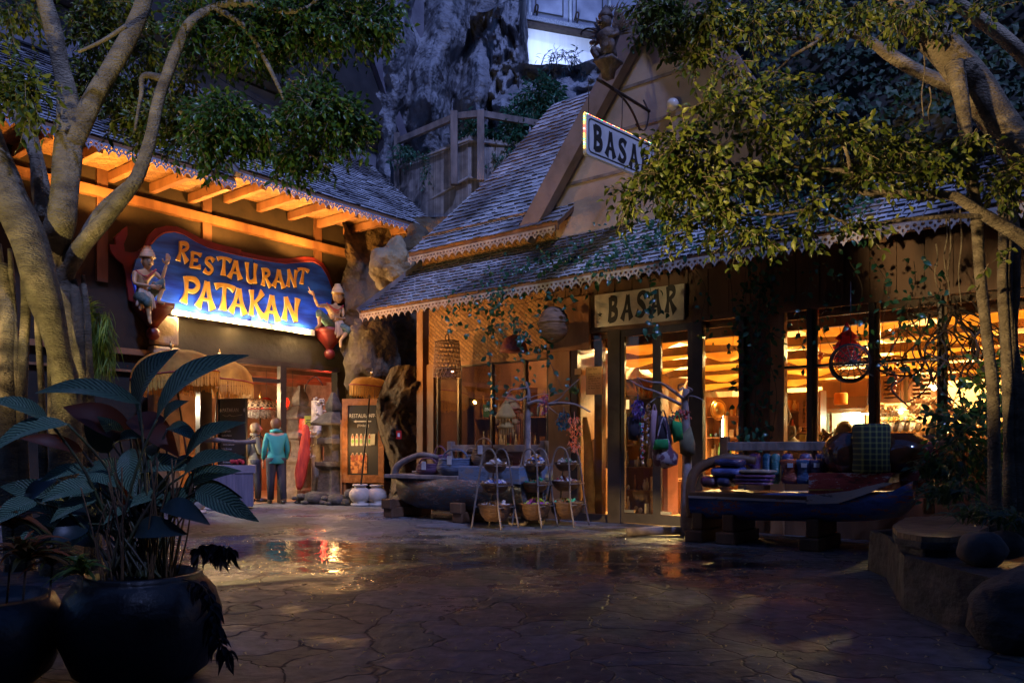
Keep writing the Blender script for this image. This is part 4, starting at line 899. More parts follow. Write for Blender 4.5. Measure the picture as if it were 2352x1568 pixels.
# ================================================================ parasols
PCL = MCloth('gold_parasol_cloth', (.66, .36, .06), (.44, .21, .03), trans=.45, scale=5)
FRI = M('gold_fringe', (.78, .42, .06), (.55, .25, .03), scale=30, rough=.7, stretch=(6, 6, .5)); REDB = M('red_braid', (.42, .06, .03), rough=.6)
def parasol(base, top, rad, dome, label, lean=None, cloth=PCL, group='fringed parasols', fl=.22, n=16, cat='parasol', fmat=FRI):
    base, top = Vector(base), Vector(top)
    t = thing('parasol', base, label, cat, group); ax = (top - base).normalized(); rot = ax.to_track_quat('Z', 'Y').to_matrix()
    f = MB(); f.tube([base, top + ax * .02], .017, 8); f.build('pole', BLACKM, t)
    f = MB(); prof = [(rad, -dome), (rad * .93, -dome * .62), (rad * .78, -dome * .32), (rad * .55, -dome * .12), (rad * .28, -dome * .02), (.03, .02)]
    N_ = n * 6; vs = []; fs = []
    for r_, z_ in prof:
        for k in range(N_):
            a = 2 * math.pi * k / N_; s_ = abs(math.sin(n * a / 2)); q = Vector((r_ * (1 - .06 * (1 - s_)) * math.cos(a), r_ * (1 - .06 * (1 - s_)) * math.sin(a), z_ + .03 * (r_ / rad) * (1 - s_ * 1.2)))
            vs.append(top + rot @ q)
    for i in range(len(prof) - 1):
        for k in range(N_): fs.append((i * N_ + k, i * N_ + (k + 1) % N_, (i + 1) * N_ + (k + 1) % N_, (i + 1) * N_ + k))
    f.add(vs, fs, True); f.build('canopy', cloth, t)
    f = MB(); ring = [top + rot @ Vector((rad * 1.0 * math.cos(2 * math.pi * k / 48), rad * math.sin(2 * math.pi * k / 48), -dome)) for k in range(49)]
    f.tube(ring, .014, 6, False); f.build('braid', REDB, t)
    f = MB(); cnt = int(rad * 2 * math.pi / .022)
    for k in range(cnt):
        a = 2 * math.pi * k / cnt; p = top + rot @ Vector((rad * math.cos(a), rad * math.sin(a), -dome)); L = fl * random.uniform(.85, 1.1); w_ = .007
        tg = rot @ Vector((-math.sin(a), math.cos(a), 0)); q = p + Vector((random.uniform(-.01, .01), random.uniform(-.01, .01), -L)); o_ = rot @ Vector((math.cos(a), math.sin(a), 0)) * .004
        f.add([p - tg * w_, p + tg * w_, q + tg * w_ * 1.3, q - tg * w_ * 1.3, p - tg * w_ - o_, p + tg * w_ - o_, q + tg * w_ - o_, q - tg * w_ - o_], [(0, 1, 2, 3), (4, 5, 6, 7), (0, 3, 7, 4), (1, 2, 6, 5)])
    f.build('fringe', fmat, t)
    f = MB()
    for k in range(8): a = 2 * math.pi * k / 8; f.tube([top + rot @ Vector((rad * .96 * math.cos(a), rad * .96 * math.sin(a), -dome + .01)), top - ax * .02], .006, 4); f.tube([top + rot @ Vector((rad * .5 * math.cos(a), rad * .5 * math.sin(a), -dome * .12)), top - ax * .42], .005, 4)
    f.build('rib', WOODL, t)
    f = MB(); f.lathe([(.035, 0), (.04, .02), (.015, .045), (.035, .075), (.03, .11), (.012, .13), (.016, .15), (.001, .20)], top, n=10, mat=rot.to_4x4()); f.build('finial', BRASS, t)
    return t
POTM = M('pale_clay', (.58, .50, .42), (.42, .35, .28), scale=5, rough=.85, bump=.3, bscale=14)
def pot(x, y, s, label, group='round pale clay pots'):
    f = MB(); f.lathe([(.20, 0), (.21, .03), (.20, .06), (.14, .07), (.20, .13), (.245, .22), (.235, .31), (.18, .38), (.13, .41), (.13, .435), (.17, .455), (.175, .475), (.15, .485), (.11, .47), (.10, .40)], (0, 0, 0), n=28)
    f.v = [p * s + Vector((x, y, 0)) for p in f.v]; o = f.build('clay_pot', POTM); return tag(o, label, 'pot', group)
q1 = A(827, 1158, 15.1); q2 = A(866, 1157, 15.15)
pot(q1.x, q1.y, .86, 'round pale clay pot holding the leaning pole of the small parasol'); pot(q2.x, q2.y, .84, 'round empty pale clay pot to the right of the potted parasol')
q3 = A(446, 1180, 13.3); q4 = A(486, 1172, 14.2)
pot(q3.x, q3.y, .95, 'pale clay pot partly hidden behind the dark striped leaves', 'clay pots by the grey counter'); pot(q4.x, q4.y, .85, 'low pale clay pot at the foot of the grey counter', 'clay pots by the grey counter')
parasol((q1.x, q1.y, .2), A(853, 868, 15.1), .40, .17, 'small yellow fringed parasol leaning out of a clay pot beside the boulder', fl=.20)
parasol((q3.x, q3.y, .1), A(395, 806, 13.2), .70, .42, 'large golden fringed parasol, nearest to the left tree', fl=.25)
parasol((q4.x, q4.y, .1), A(503, 826, 14.3), .62, .40, 'golden fringed parasol behind and right of the largest one', fl=.25)
def check_mat():
    m = bpy.data.materials.new('check_cloth'); m.use_nodes = True; n = m.node_tree; p = n.nodes['Principled BSDF']
    tc = n.nodes.new('ShaderNodeTexCoord'); ck = n.nodes.new('ShaderNodeTexChecker'); ck.inputs['Scale'].default_value = 16
    ck.inputs[1].default_value = (.62, .48, .34, 1); ck.inputs[2].default_value = (.06, .035, .03, 1)
    n.links.new(tc.outputs['Object'], ck.inputs[0]); n.links.new(ck.outputs[0], p.inputs['Base Color']); return m
pc = A(597, 1140, 17.2); pc.z = 0
parasol(pc, A(598, 918, 17.2), .46, .22, 'black and cream checked parasol standing inside the restaurant door', cloth=check_mat(), group=None, fl=.18, fmat=M('dark_tassel', (.10, .08, .08), (.5, .45, .4), scale=20, rough=.8))
# ================================================================ menu boards
CHB = M('chalkboard', (.022, .020, .020), (.014, .013, .013), scale=4, rough=.55)
def board_frame(t, fn, w_, h_, fw, fm_, th=.04, arch=0):
    f = MB(); f.ext([[(0, 0), (w_, 0), (w_, h_), (0, h_)], [(fw, fw * 1.3), (w_ - fw, fw * 1.3), (w_ - fw, h_ - fw * 1.1), (fw, h_ - fw * 1.1)]], fn, -th, .01); f.build('frame', fm_, t)
    f = MB(); f.ext([[(fw * .9, fw), (w_ - fw * .9, fw), (w_ - fw * .9, h_ - fw), (fw * .9, h_ - fw)]], fn, -th, -.012); f.build('panel', CHB, t)
# large framed board right of the door
YB = 15.75; a0, b0 = A(786, 1108, YB), A(882, 1112, 15.55); h0 = (A(786, 916, YB) - a0).z
dd = (b0 - a0); dd.z = 0; wB = dd.length; dd.normalize(); oo = Vector((dd.y, -dd.x, 0))
if oo.y > 0: oo = -oo
a0.z = .42
bfn = lambda a, b, d: a0 + dd * a + Vector((0, 0, 1)) * b + oo * d
RUST = M('rust_frame', (.34, .13, .035), (.20, .07, .02), scale=9, rough=.6, bump=.6, bscale=20)
mb_ = thing('menu_board', bfn(wB / 2, -.42, 0), 'tall chalk board in rust brown frame with white arrow, right of the door', 'menu board')
board_frame(mb_, bfn, wB, h0, .12, RUST)
f = MB()
for x in (.02, wB - .06): f.box((x, -.38, -.42), (x + .05, -.02, .02), lambda a, b, c_: bfn(a, c_, b))
f.box((-.03, -.05, -.42), (.0, .02, h0 * .75), lambda a, b, c_: bfn(a, c_, b)); f.build('leg', WOODL, mb_)
k = wB / .84
f = MB(); tx = lambda X, Y_, s_: (lambda x, y, d: bfn(X + x * s_, Y_ + y * s_ * 1.25, d))
text_mesh(f, 'RESTAURANT', tx(.14 * k, h0 - .38, .082 * k), d=-.006); text_mesh(f, 'PATAKAN', tx(.50 * k, h0 - .36, .055 * k), d=-.005); text_mesh(f, '(Himbeer)', tx(.30 * k, h0 - .56, .06), d=-.006)
f.ext([[(.22 * k, h0 - .455), (.28 * k, h0 - .43), (.28 * k, h0 - .445), (.58 * k, h0 - .445), (.58 * k, h0 - .465), (.28 * k, h0 - .465), (.28 * k, h0 - .48)]], bfn, -.011, -.006); f.build('chalk_writing', CHALK, mb_)
BOT = [M('bottle_green', (.12, .42, .06), rough=.4), M('bottle_red', (.42, .08, .04), rough=.4), M('bottle_pale', (.60, .50, .38), rough=.5)]
for row, (yy, hh) in enumerate(((h0 - .94, .24), (h0 - 1.26, .18))):
    for i in range(5 - row):
        x = .18 * k + i * .085 * k; f = MB(); f.ext([[(x, yy), (x + .065, yy), (x + .065, yy + hh * .7), (x + .045, yy + hh), (x + .02, yy + hh), (x, yy + hh * .7)]], bfn, -.011, -.003); pc_ = f.build('bottle_picture', BOT[(2, 2)[row]], mb_)
        f = MB(); f.ext([circ(x + .032, yy + hh * .35, .026, .045, 10)], bfn, -.003, .0); f.build('bottle_label', BOT[row], mb_)
        f = MB(); f.ext([[(x + .01, yy + hh * .62), (x + .055, yy + hh * .62), (x + .04, yy + hh * .9), (x + .025, yy + hh * .9)]], bfn, -.003, .0); f.build('bottle_top', BOT[1], mb_)
f = MB(); f.ext([[(.17 * k, .19), (.50 * k, .19), (.50 * k, .55), (.17 * k, .55)]], bfn, -.011, -.002); pz = f.build('poster', M('orange_print', (.58, .24, .07), (.20, .06, .02), scale=14, rough=.6, lo=.45, hi=.55), mb_)
f = MB(); f.ext([[(.56 * k, h0 - .93), (.66 * k, h0 - .92), (.67 * k, h0 - .70), (.58 * k, h0 - .71)]], bfn, -.011, .01); f.build('paper_slip', M('paper', (.60, .58, .42), rough=.9), mb_)
# slim menu board left of the entrance
a1, b1 = A(501, 1092, 14.6), A(566, 1094, 14.35); dd1 = b1 - a1; dd1.z = 0; w1 = dd1.length; dd1.normalize(); o1 = Vector((dd1.y, -dd1.x, 0))
if o1.y > 0: o1 = -o1
z1 = a1.z; h1 = A(501, 916, 14.6).z - z1
mfn = lambda a, b, d: Vector((a1.x, a1.y, z1)) + dd1 * a + Vector((0, 0, 1)) * b + o1 * d
m2 = thing('menu_board', mfn(w1 / 2, -z1, 0), 'black chalk board headed PATAKAN with white handwritten list above the grey counter', 'menu board')
board_frame(m2, mfn, w1, h1, .025, BLACKM, .03)
f = MB(); f.box((.02, -.03, -z1), (.05, .0, 0), lambda a, b, c_: mfn(a, c_, b)); f.box((w1 - .05, -.03, -z1), (w1 - .02, .0, 0), lambda a, b, c_: mfn(a, c_, b)); f.build('leg', BLACKM, m2)
f = MB(); tx1 = lambda X, Y_, s_: (lambda x, y, d: mfn(X + x * s_, Y_ + y * s_ * 1.2, d))
text_mesh(f, 'PATAKAN', tx1(.095, h1 - .245, .083), d=-.008)
for x in (.05, w1 - .06): f.ext([[(x - .022, h1 - .215), (x, h1 - .255), (x + .022, h1 - .215), (x, h1 - .175)]], mfn, -.012, -.008)
f.tube(spline([mfn(.10, h1 - .30, -.008), mfn(.2, h1 - .325, -.008), mfn(.27, h1 - .30, -.008), mfn(.33, h1 - .325, -.008), mfn(w1 - .1, h1 - .30, -.008)]), .003, 4)
for i, s_ in enumerate(('+ vielfältige Salatauswahl', '+ frische Suppen', '   hausgemacht', '+ Grill & Pfanne', '+ täglich wechselnd', '     warme Gerichte', '  * Kalt Brassage', '+ Vielzahl an Desserts', '   * Kaltwaren mit Obst, Kuchen', '     für unterwegs')):
    text_mesh(f, s_, tx1(.05, h1 - .45 - i * .082, .040), d=-.008)
f.build('chalk_writing', CHALK, m2)
# grey counter with cloth
GRC = M('blue_grey_cloth', (.17, .15, .20), (.11, .10, .14), scale=3, rough=.9, stretch=(6, 6, .5), bump=.4)
c0 = A(487, 1168, 14.0); c0.z = 0; cdx = Vector((.90, .28, 0)).normalized(); cdy = Vector((-cdx.y, cdx.x, 0))
cf = lambda a, b, z: c0 + cdx * a + cdy * b + Vector((0, 0, z))
ct = thing('counter', cf(.35, .3, 0), 'counter draped in blue grey cloth below the black menu board', 'counter')
f = MB(); f.box((0, 0, .05), (.70, .55, .78), cf); f.build('cloth_skirt', GRC, ct)
f = MB()
for i in range(14): f.box((i * .05, -.012, .06), (i * .05 + .03, 0, .66), cf)
f.build('pleat', GRC, ct)
f = MB(); f.box((-.02, -.025, .66), (.74, .58, .80), cf); f.build('valance', M('grey_cloth_top', (.24, .22, .27), (.18, .16, .2), rough=.85), ct)
f = MB()
for i in range(14): f.ball(cf(.42 + random.uniform(-.10, .10), .2 + random.uniform(-.08, .08), .84 + random.uniform(0, .05)), .035, n=7, amp=.2, seed=i)
tag(f.build('flower_arrangement', M('red_petal', (.55, .03, .05), (.25, .02, .03), scale=12)), 'small mound of red blossoms on the grey counter', 'flowers')
f = MB(); f.tube(spline([cf(-.35, -.05, 1.22), cf(0, -.02, 1.26), cf(.4, 0, 1.22), cf(.75, .02, 1.23)]), [.04] * 16, 8, noise_amp=.3); tag(f.build('driftwood_branch', WOODG), 'pale driftwood branch lying level in front of the menu board', 'branch')
# ---------------------------------------------------------------- stone pieces at the door
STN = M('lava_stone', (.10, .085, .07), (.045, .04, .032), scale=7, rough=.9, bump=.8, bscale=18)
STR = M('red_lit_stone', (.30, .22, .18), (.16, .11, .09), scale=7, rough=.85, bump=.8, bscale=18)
def shrine(base, h, prof, label, m_, n=4, nm='stone_lantern'):
    t = thing(nm, base, label, 'lantern'); rot = Matrix.Rotation(R(45) + math.atan2(Uy, Ux), 4, 'Z')
    for pn, p_ in prof: f = MB(); f.lathe([(r_ * h, z_ * h) for r_, z_ in p_], base, n=n, mat=rot); f.build(pn, m_, t, bevel=.012)
    return t
pr = [('base', [(.20, 0), (.20, .08), (.15, .10), (.13, .30), (.17, .33), (.17, .37)]), ('shaft', [(.10, .37), (.085, .40), (.085, .50), (.12, .53)]), ('lamp_house', [(.15, .53), (.15, .58), (.11, .60), (.11, .70)]), ('roof', [(.20, .70), (.21, .72), (.10, .80), (.07, .82)]), ('finial', [(.06, .82), (.08, .86), (.07, .90), (.05, .94), (.02, 1)])]
b_ = A(766, 1143, 16.0); b_.z = 0
shrine(b_, 2.25, pr, 'tall dark stone lantern with stepped roof between the door and the framed board', STN)
b_ = A(690, 1130, 17.4); b_.z = 0
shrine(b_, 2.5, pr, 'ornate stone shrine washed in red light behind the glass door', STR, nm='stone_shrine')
f = MB(); random.seed(5); f.tube([A(728, 1140, 16.4) * 1 + Vector((0, 0, .2 - A(728, 1140, 16.4).z)), A(728, 1140, 16.4) + Vector((.0, 0, 2.1 - A(728, 1140, 16.4).z))], .12, 8)
for i in range(230):
    z = random.uniform(.25, 2.15); a = random.uniform(0, 6.28); wob = .05 * math.sin(z * 4); r_ = .13 - .04 * abs(z - 1.4)
    p = A(728, 1140, 16.4); f.ball(Vector((p.x + wob + r_ * math.cos(a) + (.10 if z < .9 else 0), p.y + r_ * math.sin(a), z)), .035, .02, .028, n=6, rot=Matrix.Rotation(random.uniform(0, 3), 3, 'Z'))
tag(f.build('shell_garland', M('shell', (.62, .52, .38), (.40, .32, .22), scale=9, rough=.5)), 'thick hanging garland of pale shells beside the stone lantern', 'garland')
def turtle(px, py, Y, s, label):
    b = A(px, py, Y); b.z = 0; t = thing('stone_turtle', b, label, 'statue', 'stone turtles on the paving'); f = MB(); f.ball(b + Vector((0, 0, .12 * s)), .26 * s, .20 * s, .14 * s, n=14, amp=.12, seed=4); f.build('shell', STN, t)
    f = MB(); f.ball(b + Vector((-.28 * s, -.05, .16 * s)), .09 * s, .07 * s, .06 * s, n=10)
    f.build('head', STN, t)
    for dx, dy in ((-.18, -.14), (.18, -.14), (-.18, .14), (.18, .14)): f = MB(); f.ball(b + Vector((dx * s, dy * s, .04)), .09 * s, .06 * s, .045 * s, n=8); f.build('leg', STN, t)
turtle(725, 1152, 15.6, 1.0, 'dark stone turtle between the stone lantern and the red lit shrine'); turtle(775, 1155, 15.3, .85, 'small dark stone turtle at the foot of the framed board'); turtle(700, 1150, 15.7, .7, 'lowest stone turtle beside the glass door')
f = MB(); b_ = A(804, 1128, 15.2); b_.z = .2; f.ball(b_, .13, .11, .12, n=12, amp=.2, seed=6); f.ball(b_ + Vector((.08, -.08, .08)), .07, .07, .05, n=10); f.ball(b_ + Vector((.06, -.12, .13)), .02, n=6); f.ball(b_ + Vector((.12, -.1, .13)), .02, n=6); f.ball(b_ - Vector((0, 0, .13)), .17, .13, .1, n=10)
tag(f.build('stone_frog', STN), 'squat stone frog beside the potted parasol', 'statue')
f = MB(); b_ = A(709, 972, 16.6); f.box((-.09, 0, -.16), (.09, .02, .16), lambda a, b, z: b_ + Vector((a, b, z))); t = f.build('notice_sign', M('yellow_sign', (.45, .42, .05), rough=.6)); tag(t, 'yellow green notice with a black emblem on the red shrine', 'sign')
f = MB(); f.tube([b_ + Vector((.05 * math.cos(k), -.012, .05 * math.sin(k) - .02)) for k in [i * .5 for i in range(11)]], .009, 5); f.box((-.05, -.012, .06), (.05, -.004, .08), lambda a, b, z: b_ + Vector((a, b, z))); f.build('emblem', BLACKM, t)
f = MB(); b_ = A(916, 998, 13.9); f.box((-.045, 0, -.075), (.045, .03, .075), lambda a, b, z: b_ + Vector((a, b, z))); t = f.build('alarm_box', M('alarm_red', (.65, .03, .02), rough=.4)); tag(t, 'small red alarm box with white mark on the rock pillar', 'alarm')
f = MB(); f.box((-.02, -.004, -.035), (.02, -.0005, .03), lambda a, b, z: b_ + Vector((a, b, z))); f.build('mark', WHITE, t)
f = MB(); f.tube(spline([A(700, 900, 16.5), A(705, 880, 16.5), A(725, 865, 16.5), A(742, 885, 16.5)]), .012, 6)
tag(f.build('iron_hook', IRON), 'thin curved iron hook beside the shell garland', 'hook')
f = MB(); b0_ = A(697, 1110, 16.3); f.tube(spline([Vector((b0_.x - .1, b0_.y, .25)), Vector((b0_.x - .02, b0_.y, .8)), Vector((b0_.x + .05, b0_.y, 1.3)), Vector((b0_.x + .04, b0_.y, 1.6))]), [.05, .08, .1, .12, .12, .12, .12, .12, .1, .1, .1, .09, .08, .07, .06, .03], 10, noise_amp=.4)
tag(f.build('red_drape', M('red_cloth', (.60, .06, .03), (.35, .03, .02), scale=4, stretch=(5, 5, 1))), 'red cloth draped beside the glass door', 'cloth')
for i, (px, py, s_) in enumerate(((645, 1010, 0),)): pass
# ================================================================ rocks
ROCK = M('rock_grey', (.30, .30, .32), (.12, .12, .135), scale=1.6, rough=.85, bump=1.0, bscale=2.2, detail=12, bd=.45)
ROCKB = M('rock_boulder', (.42, .32, .18), (.22, .16, .085), scale=3, rough=.85, bump=1.0, bscale=6, detail=10, bd=.12)  # lighter than the other rock: lamplight on the boulder put into its colour
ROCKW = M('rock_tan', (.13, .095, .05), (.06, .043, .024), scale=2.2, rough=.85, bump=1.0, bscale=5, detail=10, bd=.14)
def relief(grid_fn, nx, ny, name, mat, depth, back=.8):
    """solid rock: displaced front face with real thickness; grid_fn(s, t) -> (point, outward)"""
    vs = []; fs = []
    for j in range(ny + 1):
        for i in range(nx + 1): vs.append(grid_fn(i / nx, j / ny))
    F_ = len(vs); vb = [p + depth for p in vs]
    for j in range(ny):
        for i in range(nx):
            a = j * (nx + 1) + i; fs.append((a, a + 1, a + nx + 2, a + nx + 1)); fs.append((F_ + a, F_ + a + nx + 1, F_ + a + nx + 2, F_ + a + 1))
    rim = list(range(nx + 1)) + [j * (nx + 1) + nx for j in range(1, ny + 1)] + [ny * (nx + 1) + i for i in range(nx - 1, -1, -1)] + [j * (nx + 1) for j in range(ny - 1, 0, -1)]
    for k in range(len(rim)): a, b = rim[k], rim[(k + 1) % len(rim)]; fs.append((a, b, F_ + b, F_ + a))
    m = MB(); m.add(vs + vb, fs, True); return m.build(name, mat)
def cliff(s, t):
    px = lerp(860, 1192, s); py = lerp(430, -90, t)
    # flowing vertical buttresses
    x = s * 3.0 + .22 * math.sin(t * 5) ; col_ = (math.sin(x * math.pi * .95 + .6) ** 2) ** .7
    Y = 20.8 - 1.7 * col_ ** .8 + 1.5 * noise.fractal(Vector((s * 1.8, t * 1.5, 1.2)), 1.35, 2.1, 6) + .35 * abs(noise.noise(Vector((s * 8, t * 2.5, 4)))) - .18 * abs(noise.noise(Vector((s * 3 + t * 2, t * 9, 8)))) - .16 * noise.ridged_multi_fractal(Vector((s * 5, t * 2.2, 3)), 1, 2, 4, 1, 2) + .9 - .8 * (1 - t) + (1.0 if s > .72 else 0) * min(1, (s - .72) * 10)
    edge = 14 * noise.noise(Vector((s * 3, t * 7, 9))); return A(px + edge, py, Y)
c_ = relief(cliff, 90, 130, 'rock_cliff', ROCK, Vector((.3, 2.5, 0))); tag(c_, 'tall fluted grey blue rock face rising behind the bamboo fence', 'rock')
def cliff2(s, t):
    px = lerp(1130, 1460, s); py = lerp(330, 142 + 22 * math.sin(s * 5) * s, t); Y = 20.6 - .8 * (1 - t) + 1.0 * noise.fractal(Vector((s * 4, t * 3, 7)), 1, 2, 6); return A(px, py + 10 * noise.noise(Vector((s * 6, 0, 2))), Y)
tag(relief(cliff2, 60, 40, 'rock_ledge', ROCK, Vector((0, 2, 0))), 'low dark rock ledge below the white wall', 'rock')
def cliff3(s, t):
    px = lerp(1085, 1196, s); py = lerp(250, 22 - 14 * s + 10 * math.sin(s * 6), t); Y = 21.2 - .9 * math.sin(s * math.pi) + 1.1 * noise.fractal(Vector((s * 3, t * 3, 17)), 1, 2, 6); return A(px - 6 * math.sin(t * 9), py, Y)
tag(relief(cliff3, 44, 60, 'rock_spur', ROCK, Vector((0, 2, 0))), 'leaning rock spur touching the bright white wall', 'rock')
# cave-like rock between the restaurant and the shop
def cave(s, t):
    v = lerp(-.75, -3.6, s); z = lerp(0, 6.2, t); u = RU + .35 + 1.7 * s ** 1.4 + .75 * noise.fractal(Vector((s * 2.2, t * 3.2, 3)), 1, 2, 6) + .7 * math.sin(t * 3.1) * s
    return W(u, v, z)
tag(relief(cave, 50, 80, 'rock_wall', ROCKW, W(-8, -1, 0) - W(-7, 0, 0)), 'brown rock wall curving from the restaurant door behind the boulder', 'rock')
def pillar(s, t):
    z = lerp(0, 2.6, t); px = lerp(880, 1010, s); c = A(px, 1000, 14.6 + .5 * abs(s - .4)); w = .0
    Y = 14.9 - .55 * math.sin(s * math.pi) ** .6 + .42 * noise.fractal(Vector((s * 2.5, t * 5, 8)), 1, 2, 6) + .30 * math.sin(t * 5.5)
    pxx = px + 22 * math.sin(t * 6 + .5) + 18 * (t - .4); return Vector(((pxx - 1176) / F * Y, Y, z))
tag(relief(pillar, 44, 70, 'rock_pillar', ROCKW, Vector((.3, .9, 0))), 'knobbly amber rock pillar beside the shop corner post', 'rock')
f = MB(); f.ball(A(905, 612, 15.2), .42, .45, .50, n=44, amp=.30, fq=1.3, seed=11); o = f.build('boulder', ROCKB); tag(o, 'round pale boulder jammed under the shop eave', 'boulder')
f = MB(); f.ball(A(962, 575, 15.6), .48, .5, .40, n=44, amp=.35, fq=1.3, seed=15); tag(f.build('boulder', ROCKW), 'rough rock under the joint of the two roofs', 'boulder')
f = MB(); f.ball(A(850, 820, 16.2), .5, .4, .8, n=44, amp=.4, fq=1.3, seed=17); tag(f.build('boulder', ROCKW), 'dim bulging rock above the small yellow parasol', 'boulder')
# ================================================================ high background buildings
WW = M('white_render', (.80, .80, .80), (.70, .71, .73), scale=1.5, rough=.8, stretch=(6, 6, .4))
t = thing('white_wall', A(1290, 140, 26), 'bright bluish white wall panel between rock and statue', 'wall')
p0, p1_, p2__, p3_ = A(1170, 150, 25.75), A(1400, 185, 27.0), A(1400, 60, 27.0), A(1170, 20, 25.75); bk = Vector((0, .3, 0))
f = MB(); f.hexa([p0, p1_, p1_ + bk, p0 + bk, p3_, p2__, p2__ + bk, p3_ + bk]); f.build('panel', WW, t)
CAB = M('cabin_panel', (.30, .33, .42), (.18, .20, .27), scale=2, rough=.6)
t = thing('site_cabin', A(1260, 60, 25), 'grey blue metal cabins with door frames and pipes at the very top', 'building')
def cabf(a, b, z): return A(1105, 30, 25.5) + Vector((.95, .31, 0)) * a + Vector((-.31, .95, 0)) * b + Vector((0, 0, z))
f = MB(); f.box((0, 0, -.1), (11, 2, 4), cabf); f.build('wall', CAB, t)
for a_ in (.3, 1.75, 3.2):
    f = MB(); f.box((a_, -.06, .15), (a_ + 1.2, 0, 2.6), cabf); dpan = f.build('door', CAB, t)
    f = MB(); f.box((a_ + .1, -.09, .3), (a_ + 1.1, -.065, .34), cabf); f.box((a_ + .1, -.09, .3), (a_ + .13, -.065, 2.5), cabf); f.box((a_ + 1.07, -.09, .3), (a_ + 1.1, -.065, 2.5), cabf); f.build('frame', BLACKM, dpan)
    f = MB(); f.box((a_ + 1.3, -.12, -.1), (a_ + 1.38, 0, 3), cabf); f.build('pipe', M('pale_pipe', (.5, .55, .6), rough=.4), t)
    f = MB(); f.tube(spline([cabf(a_ + 1.5, -.1, .25), cabf(a_ + 1.52, -.2, .45), cabf(a_ + 1.6, -.2, .45), cabf(a_ + 1.6, -.1, .2)]), .03, 6); f.build('hook', IRON, t)
f = MB(); f.box((-.3, -.3, -.26), (11, -.05, -.1), cabf); f.build('base_frame', IRON, t)
f = MB(); f.box((-.2, -.34, -.12), (11, -.3, .02), cabf); f.build('grating', M('zinc', (.35, .37, .42), (.15, .16, .18), scale=30, rough=.4, metal=.6), t)
f = MB(); f.hexa([A(1378, 330, 29), A(1900, 330, 29), A(1900, 330, 30), A(1378, 330, 30), A(1378, -100, 29), A(1900, -100, 29), A(1900, -100, 30), A(1378, -100, 30)]); tag(f.build('plaster_wall', FAB), 'dim blue wall behind the carved guardian statue', 'wall')
f = MB(); f.hexa([A(840, 300, 23), A(960, 300, 23), A(960, 300, 24), A(840, 300, 24), A(840, -60, 23), A(960, -60, 23), A(960, -60, 24), A(840, -60, 24)]); tag(f.build('plaster_wall', FAB), 'plain dim blue wall in the gap beside the fluted rock', 'wall')
f = MB(); f.hexa([A(1560, 520, 20), A(2800, 520, 20), A(2800, 520, 21), A(1560, 520, 21), A(1560, -200, 20), A(2800, -200, 20), A(2800, -200, 21), A(1560, -200, 21)]); bh = f.build('hall_building', M('dark_hall', (.055, .055, .065), (.03, .03, .035), scale=1, rough=.9)); tag(bh, 'dark building wall far behind the ivy at upper right', 'building')
# ================================================================ balcony fence with bamboo screen
bf = thing('balcony_fence', A(1043, 425, 18.0), 'weathered timber balcony rail with split bamboo screen below the rock', 'fence')
YL, YC, YR = 18.8, 17.6, 18.4
pts = {'L': (912, YL), 'M': (1043, 17.9), 'C': (1103, YC), 'R': (1245, YR)}
def zz(px, py, Y): return A(px, py, Y)
f = MB(); f.beam(A(912, 445, YL), A(912, 306, YL), .14, .12, up=(0, 1, 0)); f.build('post', WOODG, bf, bevel=.01)
f = MB(); f.beam(A(1043, 425, 17.7), A(1043, 256, 17.7), .16, .14, up=(0, 1, 0)); f.build('post', WOODG, bf, bevel=.01)
f = MB(); f.beam(A(1104, 416, YC - .15), A(1104, 255, YC - .15), .16, .14, up=(0, 1, 0)); f.build('post', WOODG, bf, bevel=.01)
for a, b in ((A(912, 326, YL), A(1043, 270, 17.85)), (A(1043, 268, 17.85), A(1103, 250 + 12, YC)), (A(1104, 262, YC), A(1245, 286, YR))):
    f = MB(); f.beam(a, b, .10, .14); f.build('rail', WOODG, bf)
BAM = M('split_bamboo', (.34, .29, .26), (.20, .17, .155), scale=5, rough=.7, island=.35)
def screen(pa, pb, ha, hb, n):
    f = MB()
    for i in range(n):
        a = pa.lerp(pb, i / n); b = pa.lerp(pb, (i + .85) / n); h_ = lerp(ha, hb, i / n) * random.uniform(.985, 1.015); d = Vector((0, .015 + random.uniform(0, .012), 0)); zt = Vector((0, 0, h_))
        f.hexa([a, b, b + d, a + d, a + zt, b + zt, b + zt + d, a + zt + d])
    f.build('bamboo_screen', BAM, bf)
la, lb, lc = A(905, 500, YL + .1), A(1075, 560, YC + .1), A(1300, 560, YR + .2)
screen(la, lb, (A(905, 385, YL + .1) - la).z, (A(1075, 312, YC + .1) - lb).z, 90); screen(lb, lc, (A(1075, 312, YC + .1) - lb).z, (A(1300, 345, YR + .2) - lc).z, 90)
for (x0, y0, x1, y1, Ya, Yb) in ((905, 388, 1075, 322, YL, YC), (1075, 322, 1240, 346, YC, YR), (930, 495, 1075, 408, YL, YC), (1075, 408, 1200, 430, YC, YR)):
    f = MB(); f.tube([A(x0, y0, Ya + .03), A(x1, y1, Yb + .03)], .035, 8); f.build('bamboo_pole', BAM, bf)
